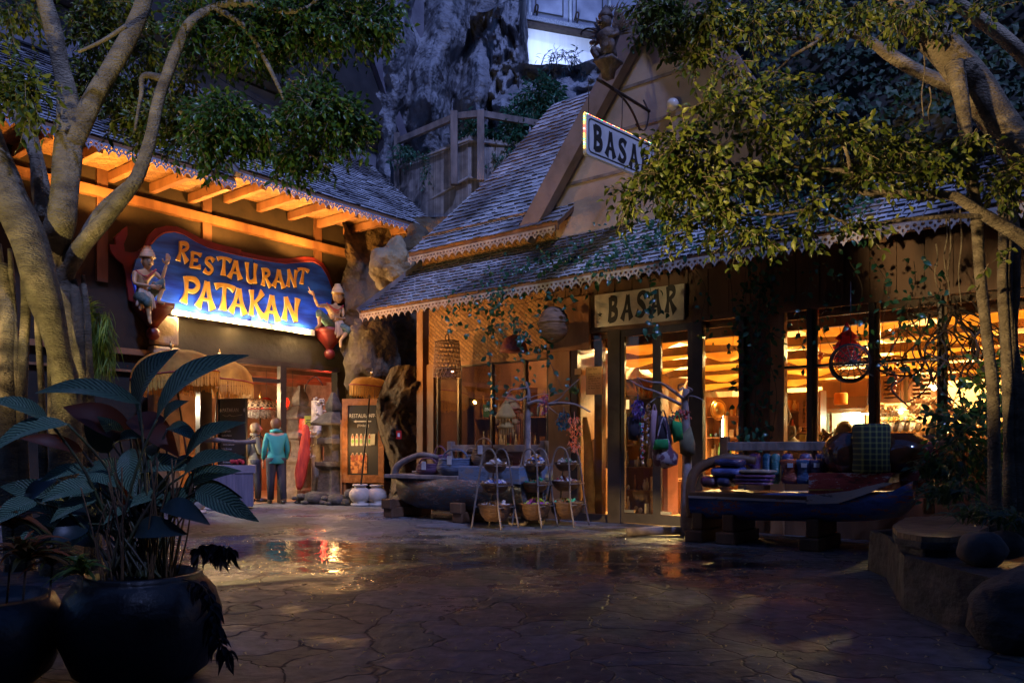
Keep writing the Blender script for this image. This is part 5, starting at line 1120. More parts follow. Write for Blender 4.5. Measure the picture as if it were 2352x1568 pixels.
# ================================================================ boats used as benches
def paint(name, cols, scale=3):
    m = bpy.data.materials.new(name); m.use_nodes = True; n = m.node_tree; p = n.nodes['Principled BSDF']
    tc = n.nodes.new('ShaderNodeTexCoord'); mp = n.nodes.new('ShaderNodeMapping'); mp.inputs['Scale'].default_value = (1, 1, 3.5); n.links.new(tc.outputs['Object'], mp.inputs[0])
    nz = n.nodes.new('ShaderNodeTexNoise'); nz.inputs['Scale'].default_value = scale; nz.inputs['Detail'].default_value = 9; nz.inputs['Roughness'].default_value = .7; n.links.new(mp.outputs[0], nz.inputs[0])
    r = n.nodes.new('ShaderNodeValToRGB'); r.color_ramp.interpolation = 'CONSTANT'
    while len(r.color_ramp.elements) < len(cols): r.color_ramp.elements.new(.5)
    for e, (pos, c) in zip(r.color_ramp.elements, cols): e.position = pos; e.color = (*c, 1)
    n.links.new(nz.outputs[0], r.inputs[0]); n.links.new(r.outputs[0], p.inputs['Base Color']); p.inputs['Roughness'].default_value = .45
    b = n.nodes.new('ShaderNodeBump'); b.inputs['Strength'].default_value = .7; b.inputs['Distance'].default_value = .02; n.links.new(nz.outputs[0], b.inputs['Height']); n.links.new(b.outputs[0], p.inputs['Normal']); return m
HULL1 = paint('flaked_paint', [(0, (.03, .02, .016)), (.40, (.06, .035, .028)), (.47, (.025, .06, .09)), (.53, (.09, .045, .04)), (.57, (.22, .19, .18)), (.60, (.04, .09, .14)), (.66, (.07, .045, .035))], 3)
HULL2 = paint('blue_hull_paint', [(0, (.03, .07, .24)), (.45, (.05, .11, .36)), (.56, (.34, .10, .04)), (.60, (.05, .13, .38)), (.66, (.4, .38, .4))], 2.5)
HRED = paint('red_hull_paint', [(0, (.10, .015, .012)), (.42, (.26, .03, .025)), (.55, (.36, .33, .33)), (.60, (.24, .03, .025)), (.7, (.06, .06, .12))], 4)
WPLK = paint('white_hull_band', [(0, (.18, .17, .18)), (.40, (.42, .40, .41)), (.62, (.14, .12, .13))], 4)
def hull(mb, secs, nn=10):
    """secs: (u, v centre, half width, z bottom, z top)"""
    vs = []; fs = []; m = nn + 1
    for u, v, w, zb, zt in secs:
        for k in range(m):
            a = math.pi * k / nn; c, s = math.cos(a), math.sin(a)
            vs.append(W(u, v - w * math.copysign(abs(c) ** .55, c), zt - (zt - zb) * s ** .75))
    for i in range(len(secs) - 1):
        for k in range(nn): fs.append((i * m + k, i * m + k + 1, (i + 1) * m + k + 1, (i + 1) * m + k))
        fs.append((i * m, (i + 1) * m, (i + 1) * m + nn, i * m + nn))
    fs.append(tuple(range(m))); fs.append(tuple((len(secs) - 1) * m + k for k in range(m))[::-1])
    mb.add(vs, fs, True)
b1 = thing('boat_bench', W(-2.7, 1.05, 0), 'small old flaking painted boat cut into a bench holding woven baskets', 'boat')
f = MB(); hull(f, [(-3.98, .95, .16, .40, .62), (-3.85, .95, .30, .22, .63), (-3.4, .98, .40, .14, .64), (-2.6, 1.0, .43, .12, .64), (-1.9, 1.0, .42, .13, .64), (-1.2, 1.0, .36, .20, .64)]); f.build('hull', HULL1, b1)
f = MB(); f.box((-3.95, .62, .63), (-2.35, 1.42, .69)); f.box((-3.95, .55, .70), (-2.35, .80, .73)); f.build('deck_plank', WOODG, b1, bevel=.01)
f = MB(); f.box((-2.35, .58, .60), (-1.2, 1.40, .84)); f.build('raised_chest', paint('blue_chest_paint', [(0, (.05, .09, .16)), (.42, (.12, .18, .28)), (.55, (.20, .17, .18)), (.62, (.10, .17, .28))], 3), b1, bevel=.01)
f = MB(); f.tube(spline([W(-4.05, 1.1, .62), W(-3.98, 1.1, .80), W(-3.8, 1.05, .92), W(-3.5, 1.0, 1.0), W(-3.2, .95, .96)]), [.07, .07, .06, .06, .06, .06, .06, .055, .055, .055, .05, .05, .05, .05, .05, .05, .045, .045, .04, .04, .03], 8); f.build('prow', WOODG, b1)
f = MB(); f.box((-3.3, .50, 1.05), (-1.35, .56, 1.16)); f.build('back_rail', WOODG, b1, bevel=.01)
for u in (-3.35, -1.45): f = MB(); f.box((u, .48, .6), (u + .1, .58, 1.22)); f.build('back_post', WOODG, b1, bevel=.01)
for u in (-3.85, -2.35):
    f = MB(); f.box((u - .08, .55, 0), (u + .12, 1.45, .16)); f.box((u - .04, .65, .16), (u + .08, 1.35, .28)); f.box((u - .1, 1.36, .14), (u + .12, 1.48, .30)); f.build('cradle', WOOD, b1, bevel=.015)
b2 = thing('boat_bench', W(2.9, 1.3, 0), 'long dark blue and red prowed boat set out as a bench of wrapped cloths', 'boat')
def b2u(cx, cy, v=1.45): return PVc((1650 + cx / 3.36) * .91875, (1000 + cy / 3.36) * .91875, v)
s_ = []
for cx, w in ((240, .30), (400, .42), (800, .50), (1240, .52), (1500, .50), (1750, .45), (1950, .36), (2060, .26), (2120, .14)):
    top = b2u(cx, 800)[1]; zb = {240: 1000, 400: 1015, 800: 1030, 1240: 1040, 1500: 1040, 1750: 1030, 1950: 1000, 2060: 920, 2120: 840}[cx]
    u, z0 = b2u(cx, zb); s_.append((u, 1.45 - w, w, z0, b2u(cx, 790 if cx < 1900 else 790 - (cx - 1900) * .5)[1]))
f = MB(); hull(f, s_, 12); f.build('hull', HULL2, b2)
f = MB(); ua, za = b2u(245, 800); ub_, zb_ = b2u(1240, 860); f.box((ua, 1.43, zb_), (ub_, 1.475, za)); 
vs = [b2u(1240, 800), b2u(1240, 870), b2u(1500, 865), b2u(1700, 800), b2u(1950, 700), b2u(1880, 690), b2u(1600, 760)]
f.ext([vs], lambda a, b, d: W(a, d, b), 1.435, 1.478); f.build('white_band', WPLK, b2)
f = MB(); f.ext([[b2u(1240, 612), b2u(1240, 800), b2u(1600, 770), b2u(1880, 700), b2u(1960, 612)]], lambda a, b, d: W(a, d, b), .75, 1.42); f.build('raised_gunwale', HRED, b2)
f = MB(); f.ext([[b2u(1240, 748), b2u(1240, 760), b2u(1530, 756), b2u(1530, 748)]], lambda a, b, d: W(a, d, b), 1.42, 1.43); f.build('yellow_line', M('yellow_paint', (.45, .28, .04), rough=.5), b2)
f = MB(); f.box((ua, .60, za - .01), (ub_, 1.46, za + .045)); f.build('seat_deck', WOOD, b2, bevel=.01)
uP, zP = b2u(2100, 640); uQ, zQ = b2u(2200, 480); uR_, zR = b2u(2240, 352); uS, zS = b2u(1960, 650)
f = MB(); f.tube(spline([W(uS, 1.1, zS - .05), W(uP, 1.1, zP - .03), W(uQ, 1.1, zQ), W(uR_, 1.1, zR)]), [.08, .09, .1, .11, .12, .12, .11, .1, .095, .09, .085, .08, .075, .07, .06, .05], 8); f.build('prow', HRED, b2)
f = MB(); uL, zL = b2u(230, 740); f.tube(spline([W(uL, 1.35, zL - .35), W(uL, 1.35, zL + .05), W(uL + .1, 1.3, zL + .25), W(uL + .42, 1.2, zL + .36), W(uL + .7, 1.1, zL + .33)]), [.06] * 6 + [.065] * 10 + [.05] * 5, 8); f.build('arm_rest', WOOD, b2)
ur0, zr0 = PVc((1650 + 510 / 3.36) * .91875, (1000 + 425 / 3.36) * .91875, .62); ur1, _ = PVc((1650 + 1490 / 3.36) * .91875, 1040, .62)
f = MB(); f.box((ur0, .58, zr0), (ur1 + 1.2, .64, zr0 + .11)); f.build('back_rail', WOODG, b2, bevel=.01)
for u in (ur0, ur0 + 1.4, ur1 + .9): f = MB(); f.box((u, .56, .4), (u + .10, .66, zr0 + .18)); f.build('back_post', WOOD, b2, bevel=.01)
for cx in (300, 1270, 560):
    u = b2u(cx, 1100)[0]; f = MB(); f.box((u - .12, .7, 0), (u + .1, 1.5, .14)); f.box((u - .07, .75, .14), (u + .07, 1.42, .34)); f.build('cradle', WOOD, b2, bevel=.015)
# ================================================================ woven baskets on boat 1
BK = [M('basket_brown', (.24, .14, .08), (.10, .055, .03), scale=24, rough=.7, bump=.6, stretch=(.3, .3, 2.2)), M('basket_blue', (.13, .17, .26), (.06, .07, .11), scale=24, rough=.7, bump=.6, stretch=(.3, .3, 2.2)),
      M('basket_purple', (.16, .06, .12), (.05, .03, .06), scale=24, rough=.7, bump=.6, stretch=(.3, .3, 2.2)), M('basket_pattern', (.34, .26, .20), (.10, .08, .09), scale=20, rough=.7, bump=.6, stretch=(.5, .5, 1.5))]
TAGM = M('price_tag', (.62, .62, .66), rough=.8)
def basket(u, v, z, r, h, m_, label, sx=1, handle=1, price=False, belly=1.15, tilt=0):
    p = W(u, v, z); t = thing('woven_basket', p, label, 'basket', 'baskets laid out on the small boat')
    rot = (Matrix.Rotation(math.atan2(Uy, Ux), 4, 'Z') @ Matrix.Rotation(tilt, 4, 'Y'))
    prof = [(r * .82, 0), (r * belly * .98, h * .3), (r * belly, h * .5), (r, h * .9), (r * 1.02, h), (r * .94, h), (r * .9, h * .6), (.001, h * .25)]
    f = MB(); f.lathe(prof, p, n=26, sx=sx, mat=rot)
    f.build('bowl', m_, t)
    f = MB()
    for k in range(7):
        zz_ = h * (.08 + .14 * k); rr = lerp(r * .82, r * belly, min(1, zz_ / (h * .45))) if zz_ < h * .45 else lerp(r * belly, r, (zz_ / h - .45) / .55)
        f.tube([p + (rot @ Vector((rr * sx * 1.005 * math.cos(a), rr * 1.005 * math.sin(a), zz_))) for a in [2 * math.pi * i / 26 for i in range(27)]], .006, 4, False)
    f.build('weave_ring', m_, t)
    if handle:
        f = MB(); f.tube([p + (rot @ Vector((r * sx * .98 * math.cos(a), 0, h + h * .55 * math.sin(a)))) for a in [math.pi * i / 12 for i in range(13)]], .014, 6); f.build('handle', m_, t)
    if price: f = MB(); q = p + (rot @ Vector((r * .5, 0, h))) + Vector((Nx, Ny, 0)) * (r + .02); f.box((-.045, 0, -.09), (.045, .006, .04), lambda a, b, c: q + Vector((Ux, Uy, 0)) * a + Vector((Nx, Ny, 0)) * b + Vector((0, 0, c))); f.build('price_tag', TAGM, t)
def bku(cx, cy, v=1.0): return PVc((950 + cx / 2.851) * .91875, (800 + cy / 2.851) * .91875, v)
for cx, cy, r, h, mi, lab, sx, hd_, pr_, v in (
    (340, 1090, .135, .17, 2, 'dark rectangular basket with a small white tag at the left end of the small boat', 1.4, 1, True, 1.1),
    (420, 1092, .10, .16, 0, 'small brown basket behind the round grey blue one', 1, 1, False, .85),
    (535, 1095, .235, .26, 1, 'largest round grey blue basket with looped handle on the small boat', 1.1, 1, True, 1.08),
    (455, 1040, .13, .30, 2, 'tall leaning purple basket behind the round grey blue basket', 1, 1, False, .75),
    (650, 1050, .11, .17, 3, 'small pale patterned basket at the edge of the blue chest', 1, 1, False, .9),
    (742, 1052, .17, .27, 0, 'brown ribbed basket with a large white tag on the blue chest', 1, 1, True, .95),
    (830, 1052, .15, .26, 0, 'brown lidded basket at the right end of the blue chest', 1, 0, False, .8)):
    u, _ = bku(cx, cy, v); z = .69 if cx < 600 else .84; basket(u, v, z, r, h, BK[mi], lab, sx, hd_, pr_, tilt=(-.25 if cx == 455 else 0))
# ================================================================ bamboo stands with three bowls
CANE = M('grey_cane', (.20, .16, .14), (.10, .075, .065), scale=7, rough=.6, bump=.3)
BOWL = M('coco_bowl', (.13, .065, .035), (.06, .03, .018), scale=18, rough=.55, bump=.5, stretch=(.4, .4, 2))
TR = [M('trinket_' + n_, c, rough=.35) for n_, c in (('white', (.72, .68, .66)), ('blue', (.25, .30, .62)), ('red', (.5, .06, .05)), ('orange', (.6, .25, .05)), ('green', (.04, .35, .20)), ('purple', (.28, .06, .38)), ('lime', (.30, .45, .05)), ('brown', (.22, .12, .06)))]
def heap(c, r, h, kinds, label, n=60, sz=.028):
    mm = {}
    for i in range(n):
        a = random.uniform(0, 6.28); q = math.sqrt(random.random()); p = c + Vector((q * r * math.cos(a), q * r * math.sin(a), (1 - q * q) * h * random.uniform(.5, 1.2) + .01)); k_ = random.choice(kinds)
        f = mm.setdefault(k_, MB()); rot = Matrix.Rotation(random.uniform(0, 3), 3, random.choice('XYZ')) @ Matrix.Rotation(random.uniform(0, 3), 3, 'Z')
        a_, b_, c_ = random.uniform(.5, 1.6) * sz, random.uniform(.4, 1) * sz, random.uniform(.2, .6) * sz
        if random.random() < .5: f.ball(p, a_, b_, c_, n=6, rot=rot)
        else: f.hexa([p + rot @ Vector(x) for x in ((-a_, -b_, -c_), (a_, -b_, -c_), (a_, b_, -c_), (-a_, b_, -c_), (-a_, -b_, c_), (a_, -b_, c_), (a_, b_, c_), (-a_, b_, c_))])
    t = MB(); mats = []
    me_mats = list(mm); idx = []
    for k_ in me_mats: t.add(mm[k_].v, mm[k_].f, False); idx += [me_mats.index(k_)] * len(mm[k_].f)
    o = t.build('trinket_pile', None)
    for k_ in me_mats: o.data.materials.append(TR[k_])
    for p_, i_ in zip(o.data.polygons, idx): p_.material_index = i_
    tag(o, label, 'trinkets', kind='stuff'); return o
def stand(u, v, s, rz, label):
    base = W(u, v, 0); t = thing('bowl_stand', base, label, 'stand', 'cane stands with three hanging bowls')
    cx_ = Vector((math.cos(rz), math.sin(rz), 0)); cy_ = Vector((-cx_.y, cx_.x, 0)); L = lambda x, y, z: base + (cx_ * x + cy_ * y + Vector((0, 0, z))) * s
    for y in (-.15, .15):
        f = MB(); f.tube(spline([L(-.27, y * 1.3, 0), L(-.22, y * 1.2, .35), L(-.155, y, .80), L(-.12, y * .9, 1.0), L(-.07, y * .9, 1.09), L(0, y * .9, 1.12), L(.07, y * .9, 1.09), L(.12, y * .9, 1.0), L(.155, y, .80), L(.20, y * 1.2, .35), L(.27, y * 1.3, .0)]), .0135 * s, 7, noise_amp=.25); f.build('frame', CANE, t)
    f = MB()
    for z, x in ((.30, .22), (.60, .19), (.88, .15)): f.tube([L(-x, -.19, z), L(-x, .19, z)], .009 * s, 5); f.tube([L(x, -.19, z), L(x, .19, z)], .009 * s, 5)
    f.build('cross_bar', CANE, t)
    for r, z, dp in ((.24, .33, .24), (.20, .63, .14), (.165, .90, .12)):
        f = MB(); f.lathe([(.02, -dp), (r * .55, -dp * .96), (r * .85, -dp * .6), (r * .99, -.02), (r * 1.03, 0), (r * 1.03, .012), (r * .95, .012), (r * .8, -dp * .4), (.001, -dp * .45)], (0, 0, 0), n=22); f.v = [base + Vector((0, 0, z)) * s + p * s for p in f.v]; f.build('bowl', BOWL, t)
    q = MB(); P_ = base + Vector((0, 0, .24)) * s + Vector((Nx, Ny, 0)) * .19 * s; q.box((-.025, 0, -.035), (.025, .006, .035), lambda a, b, c: P_ + Vector((Ux, Uy, 0)) * a + Vector((Nx, Ny, 0)) * b + Vector((0, 0, c))); q.build('price_tag', TAGM, t)
    return t, [base + Vector((0, 0, z - .02)) * s for z in (.33, .63, .90)]
face = math.atan2(Uy, Ux)
for (px, py, ks, lab, sc_, nm) in ((1137, 1212, ((0, 7, 7), (0, 0, 1), (0, 0, 7)), 'left cane stand holding white and blue trinkets', .98, 'left stand'), (1228, 1208, ((5, 6, 5), (7, 7, 4), (1, 0, 3)), 'middle cane stand with an overflowing top bowl', .98, 'middle stand'), (1305, 1196, ((7, 7, 4), (0, 7, 2), (4, 0, 0)), 'right cane stand nearest the shop door post', 1.0, 'right stand')):
    gp_ = G(px, py); u, v = uvof(gp_)
    if px == 1305: u, v = uvof(A(1300, 1200, 11.3))
    t, tops = stand(u, v, sc_, face, lab)
    for j, (tp, r) in enumerate(zip(tops, (.20, .17, .14))): heap(tp, r * sc_, .06 if not (px == 1228 and j == 2) else .14, ks[j], ['lowest', 'middle', 'top'][j] + ' bowl of small wares on the ' + nm, 55)
# ================================================================ dead branch display trees and what hangs from them
BR = M('bleached_branch', (.30, .24, .22), (.16, .12, .11), scale=8, rough=.8, bump=.5)
def C3(cx, cy, Y): return A((950 + cx / 2.851) * .91875, (800 + cy / 2.851) * .91875, Y)
def C4(cx, cy, Y): return A((1400 + cx / 2.851) * .91875, (800 + cy / 2.851) * .91875, Y)
t = thing('branch_display', C3(1050, 1340, 11.7), 'pale bare branch standing behind the cane stands with hanging ornaments', 'display tree')
b_ = C3(1040, 1330, 11.5); b_.z = 0
f = MB(); f.tube(spline([b_, C3(1045, 1100, 11.5), C3(1052, 850, 11.5), C3(1055, 650, 11.5), C3(1060, 520, 11.5), C3(1040, 440, 11.5)]), rads([.075, .06, .05, .04, .03, .02]), 10, noise_amp=.3); f.build('trunk', BR, t)
for pts, r0 in (([(1055, 600), (1130, 575), (1210, 600), (1270, 590), (1390, 600), (1500, 655)], .03), ([(1200, 598), (1280, 560), (1330, 500), (1420, 420)], .016), ([(1050, 540), (1000, 570), (940, 560), (870, 540)], .016), ([(1055, 480), (980, 490), (930, 500), (905, 540)], .012), ([(1170, 590), (1240, 650), (1290, 680)], .014), ([(1060, 560), (1140, 530), (1280, 525)], .01)):
    f = MB(); f.tube(spline([C3(x, y, 11.45 - .08 * i) for i, (x, y) in enumerate(pts)]), rads([lerp(r0, r0 * .35, i / (len(pts) - 1)) for i in range(len(pts))]), 6); f.build('branch', BR, t)
f = MB(); f.tube([b_ + Vector((-.25, -.1, .03)), b_ + Vector((.28, .05, .03))], .05, 8); f.tube([b_ + Vector((-.05, -.28, .03)), b_ + Vector((.05, .2, .03))], .05, 8); f.build('foot', BR, t)
t = thing('branch_display', C4(900, 1500, 9.95), 'bare knotty branch by the door hung with bags and bead strings', 'display tree')
b_ = C4(900, 1500, 9.9); b_.z = 0
f = MB(); f.tube(spline([b_, C4(900, 1250, 9.9), C4(905, 1000, 9.9), C4(900, 800, 9.9), C4(890, 600, 9.9), C4(900, 490, 9.9)]), rads([.08, .07, .055, .055, .05, .045]), 10, noise_amp=.35); f.build('trunk', BR, t)
for pts, r0 in (([(880, 560), (800, 500), (720, 450), (640, 440), (550, 410)], .022), ([(860, 600), (780, 560), (680, 510), (590, 480), (500, 430)], .022), ([(880, 480), (850, 500), (845, 465), (885, 458)], .014), ([(600, 490), (575, 450), (552, 410)], .012), ([(900, 540), (960, 545), (1020, 570)], .016), ([(780, 560), (700, 550), (640, 590)], .014), ([(900, 540), (940, 500), (905, 475)], .02)):
    f = MB(); f.tube(spline([C4(x, y, 9.85 - .07 * i) for i, (x, y) in enumerate(pts)]), rads([lerp(r0, r0 * .35, i / (len(pts) - 1)) for i in range(len(pts))]), 6); f.build('branch', BR, t)
f = MB(); f.tube(spline([b_ + Vector((-.75, -.02, .05)), b_ + Vector((-.3, .0, .07)), b_ + Vector((.2, .05, .06))]), .06, 8, noise_amp=.3); f.build('foot', BR, t)
def strands(name, pts_fn, kinds, label, cat, group=None, n=60, sz=.02, tall=1.6):
    mm = []; t = MB(); idx = []
    for i in range(n):
        p = pts_fn(i / n); k_ = random.choice(kinds); a = len(t.f); t.ball(p, sz * random.uniform(.5, 1.1), sz * random.uniform(.3, .8), sz * random.uniform(.7, tall), n=6, rot=Matrix.Rotation(random.uniform(-.7, .7), 3, random.choice('XY'))); idx += [k_] * (len(t.f) - a)
    o = t.build(name, None); ks = sorted(set(kinds))
    for k_ in ks: o.data.materials.append(TR[k_])
    for p_, i_ in zip(o.data.polygons, idx): p_.material_index = ks.index(i_)
    return tag(o, label, cat, group)
def hangcol(c3, cx, cy0, cy1, Y, wd):
    def fn(s): return c3(cx + random.gauss(0, 1) * wd * .45, lerp(cy0, cy1, random.random()), Y + random.uniform(-.05, .05))
    return fn
def tuft(name, Cf, cx, cy0, cy1, wd, Y, cols_, label, n=90):
    """feathered or petalled ornament: leaf blades hung round a cord"""
    f = MB()
    for i in range(n):
        y = lerp(cy0, cy1, random.random()); w_ = wd * (.5 + .5 * math.sin(math.pi * (y - cy0) / (cy1 - cy0))); p = Cf(cx + random.uniform(-.4, .4) * w_, y, Y + random.uniform(-.05, .05)); q = p + Vector((random.uniform(-.045, .045), random.uniform(-.03, .03), -random.uniform(.02, .06)))
        f.leaf(p, q, .022, .1, n=3)
    f.tube([Cf(cx, cy0 - 30, Y), Cf(cx, cy1, Y)], .004, 4); return tag(f.build(name, cols_), label, 'ornament')
FTH = MLeaf('orange_feather', (.70, .10, .03), (.80, .38, .22), .6, .4); FTB = MLeaf('teal_feather', (.01, .05, .09), (.02, .14, .18), .6, .3); FTP = MLeaf('violet_petal', (.05, .03, .18), (.22, .14, .50), .5, .3); FTR = MLeaf('mixed_petal', (.06, .10, .30), (.50, .06, .08), .5, .3)
tuft('feather_garland', C3, 1385, 680, 930, 110, 11.1, FTH, 'orange and white feather garland hanging left of the shop door', 130)
tuft('feather_ornament', C3, 1310, 650, 770, 120, 11.15, FTB, 'dark teal feather bunch under the bare branch', 110)
tuft('flower_mobile', C3, 1170, 530, 660, 80, 11.2, FTR, 'small red and blue hanging mobile near the bare trunk', 70)
tuft('petal_cluster', C4, 555, 560, 690, 90, 9.6, FTP, 'violet shell flower cluster hanging in front of the door', 120)
tuft('green_wreath', C3, 1385, 470, 510, 70, 11.3, LEAF_D, 'tiny dark green wreath at the tip of the bare branch', 40)
for i, (cx, y0, y1, ks, lab) in enumerate(((585, 620, 1040, (0, 1, 2, 4), 'long bead string of red, white and blue beads before the left door'), (630, 600, 900, (0, 3, 7), 'amber bead string beside the violet cluster'), (862, 640, 700, (2, 2, 7), 'bundle of dark red bead necklaces on the bare branch'))):
    strands('bead_string', hangcol(C4, cx, y0, y1, 9.65, 14 if i < 2 else 70), ks, lab, 'beads', None, 70, .016)
def bag(Cf, pts, Y, m_, label, name='shoulder_bag', strap=None, th=.09):
    t = thing(name, Cf(*pts[0], Y), label, 'bag', 'bags hanging from the door branch')
    f = MB(); P = [Cf(x, y, Y) for x, y in pts]; c = sum(P, Vector()) / len(P); vs = []; n = len(P); dy = Vector((0, th, 0))
    vs = [c - dy] + [p - dy * .35 for p in P] + [p + dy * .35 for p in P] + [c + dy]; fs = []
    for i in range(n): j = (i + 1) % n; fs += [(0, 1 + i, 1 + j), (1 + i, 1 + n + i, 1 + n + j, 1 + j), (1 + n + i, 2 * n + 1, 1 + n + j)]
    f.add(vs, fs, True); o = f.build('pouch', m_, t)
    if strap: f = MB(); f.tube(spline([Cf(x, y, Y) for x, y in strap]), .009, 5); f.build('strap', m_, t)
    return t
GRN = M('green_felt', (.02, .30, .08), (.01, .18, .05), scale=9, rough=.9); BLKC = M('black_cloth', (.03, .02, .03), rough=.9); PAT = M('patchwork', (.40, .33, .36), (.12, .05, .08), scale=9, rough=.8, lo=.48, hi=.52)
OLV = M('olive_cloth', (.16, .14, .07), (.09, .07, .04), scale=7, rough=.9); PNK = M('dusty_pink', (.36, .22, .24), (.25, .14, .16), scale=6, rough=.9)
bag(C4, [(670, 850), (770, 845), (800, 920), (840, 960), (830, 1030), (750, 1060), (670, 1030), (655, 950)], 9.55, PAT, 'bag covered in pale discs with a green top, lowest on the door branch', strap=[(690, 850), (740, 690), (770, 850)])
bag(C4, [(680, 850), (768, 848), (770, 918), (665, 920)], 9.48, GRN, 'bright green flap of cloth above the disc covered bag', 'felt_pouch')
bag(C4, [(805, 715), (865, 730), (875, 850), (815, 870), (800, 780)], 9.6, GRN, 'slim bright green bag hanging against the trunk', strap=[(810, 720), (835, 660), (860, 730)])
bag(C4, [(655, 640), (690, 645), (680, 780), (665, 980), (632, 985), (640, 800)], 9.6, PNK, 'long dusty pink cloth bag', strap=[(660, 650), (672, 600), (688, 650)])
bag(C4, [(700, 680), (760, 690), (800, 880), (760, 930), (690, 920)], 9.65, BLKC, 'black cloth bag behind the green one', strap=[(710, 690), (735, 640), (758, 700)])
bag(C4, [(480, 690), (560, 690), (575, 800), (550, 860), (490, 850)], 9.7, BLKC, 'dark square bag below the violet cluster', strap=[(490, 700), (520, 650), (555, 700)])
bag(C4, [(850, 830), (930, 760), (960, 880), (960, 960), (900, 970), (860, 950)], 9.8, OLV, 'olive drooping bag behind the branch trunk')
bag(C4, [(770, 690), (805, 690), (815, 800), (790, 820)], 9.75, OLV, 'small yellowish bag between the two green ones')
# gourd and globe ornaments
def tiered(cx, cy, Y, s, m_, label, Cf=C3):
    t = thing('cloth_lantern', Cf(cx, cy, Y), label, 'lantern', 'tiered cloth lanterns hanging before the window')
    p = Cf(cx, cy, Y); f = MB(); f.tube([p + Vector((0, 0, .25 * s)), p], .004, 4); f.build('cord', BLACKM, t)
    f = MB(); f.lathe([(.005, 0), (.06, -.06), (.135, -.20), (.15, -.22), (.15, -.27), (.10, -.275), (.10, -.36), (.125, -.37), (.12, -.41), (.07, -.42), (.07, -.50)], (0, 0, 0), n=8); f.v = [p + q * s for q in f.v]; f.build('shade', m_, t)
    f = MB()
    for i in range(40):
        a = 2 * math.pi * i / 20; rr, z0, L = ((.15, -.27, .09) if i < 20 else (.11, -.41, .14)); q = p + Vector((rr * math.cos(a), rr * math.sin(a), z0)) * s; f.add([q, q + Vector((.012, .006, 0)) * s, q + Vector((.006, 0, -L)) * s, q + Vector((0, .008, -.01)) * s], [(0, 1, 2), (0, 3, 2), (1, 2, 3)])
    f.tube([p + Vector((0, 0, -.2)) * s, p + Vector((0, 0, -.66)) * s], .012, 5); f.build('tassel', m_, t)
tiered(897, 570, 11.35, 1.0, MCloth('yellow_lantern_cloth', (.68, .42, .12), (.5, .28, .08), .3), 'yellow tiered cloth lantern with tassels, in front of the red one')
tiered(930, 515, 11.6, 1.15, MCloth('red_lantern_cloth', (.55, .10, .04), (.55, .30, .08), .3), 'red and gold tiered cloth lantern behind the yellow one')
# lattice fish-trap basket
def lattice(p, r, h, m_, n=22, rows=9, r2=None):
    f = MB(); r2 = r2 or r
    R_ = lambda z: lerp(r, r2, (z / h)) 
    for k in range(n):
        for sg in (-1, 1):
            pts = []
            for j in range(9): z = h * j / 8; a = 2 * math.pi * k / n + sg * j * .13; pts.append(p + Vector((R_(z) * math.cos(a), R_(z) * math.sin(a), z)))
            f.tube(pts, .0055, 3, False)
    for j in range(rows + 1):
        z = h * j / rows; f.tube([p + Vector((R_(z) * math.cos(a), R_(z) * math.sin(a), z)) for a in [2 * math.pi * i / 24 for i in range(25)]], .006, 3, False)
    for k in range(6): a = math.pi * k / 6; f.tube([p + Vector((R_(h) * math.cos(a), R_(h) * math.sin(a), h)), p + Vector((-R_(h) * math.cos(a), -R_(h) * math.sin(a), h))], .006, 3, False)
    return f
CANEB = M('brown_cane', (.25, .15, .10), (.14, .08, .05), scale=9, rough=.6)
t = thing('lattice_basket', C3(475, 400, 13.1), 'open lattice cane basket hanging upside down from the eave corner', 'basket')
p = C3(478, 410, 13.0); f = lattice(p, .235, .60, CANEB, r2=.20); f.build('cage', CANEB, t)
f = MB(); top = p + Vector((0, 0, .60)); f.tube([top + Vector((.03 * math.cos(a), 0, .06 + .06 * math.sin(a))) for a in [i * .52 for i in range(13)]], .012, 5); f.tube([top + Vector((0, 0, .12)), C3(345, -5, 13.2) + Vector((0, 0, .04))], .005, 4); f.build('hanger', CANEB, t)
def dome(c, r, h, m_, nm, label, cat, hang=.4, flare=1.1):
    t = thing(nm, c, label, cat); f = MB(); f.lathe([(r * flare, 0), (r, .03), (r * .96, h * .35), (r * .7, h * .75), (r * .3, h * .97), (.02, h)], c, n=26); f.lathe([(r * flare - .02, .002), (r * .9, h * .35), (r * .62, h * .7), (.02, h * .93)], c, n=26); f.build('shade', m_, t)
    f = MB(); f.tube([c + Vector((0, 0, h)), c + Vector((0, 0, h + hang))], .005, 4); f.build('cord', BLACKM, t); return t
dome(C3(955, 225, 12.1), .21, .26, M('maroon_rattan', (.30, .07, .05), (.14, .03, .03), scale=20, rough=.5, bump=.5), 'rattan_shade', 'maroon domed rattan lampshade hanging before the window', 'lampshade')
t = thing('hanging_basket', A(1272, 745, 11.3), 'big dark egg shaped basket hanging left of the flat name board', 'basket')
f = MB(); c = A(1272, 745, 11.25); f.ball(c, .22, .22, .26, n=28, amp=.03); f.tube([c + Vector((.222 * math.cos(a), .222 * math.sin(a), .02)) for a in [2 * math.pi * i / 28 for i in range(29)]], .012, 5, False); f.build('shell', BK[0], t)
f = MB(); f.tube([c + Vector((0, 0, .25)), c + Vector((0, 0, .7))], .006, 4); f.build('cord', BLACKM, t)
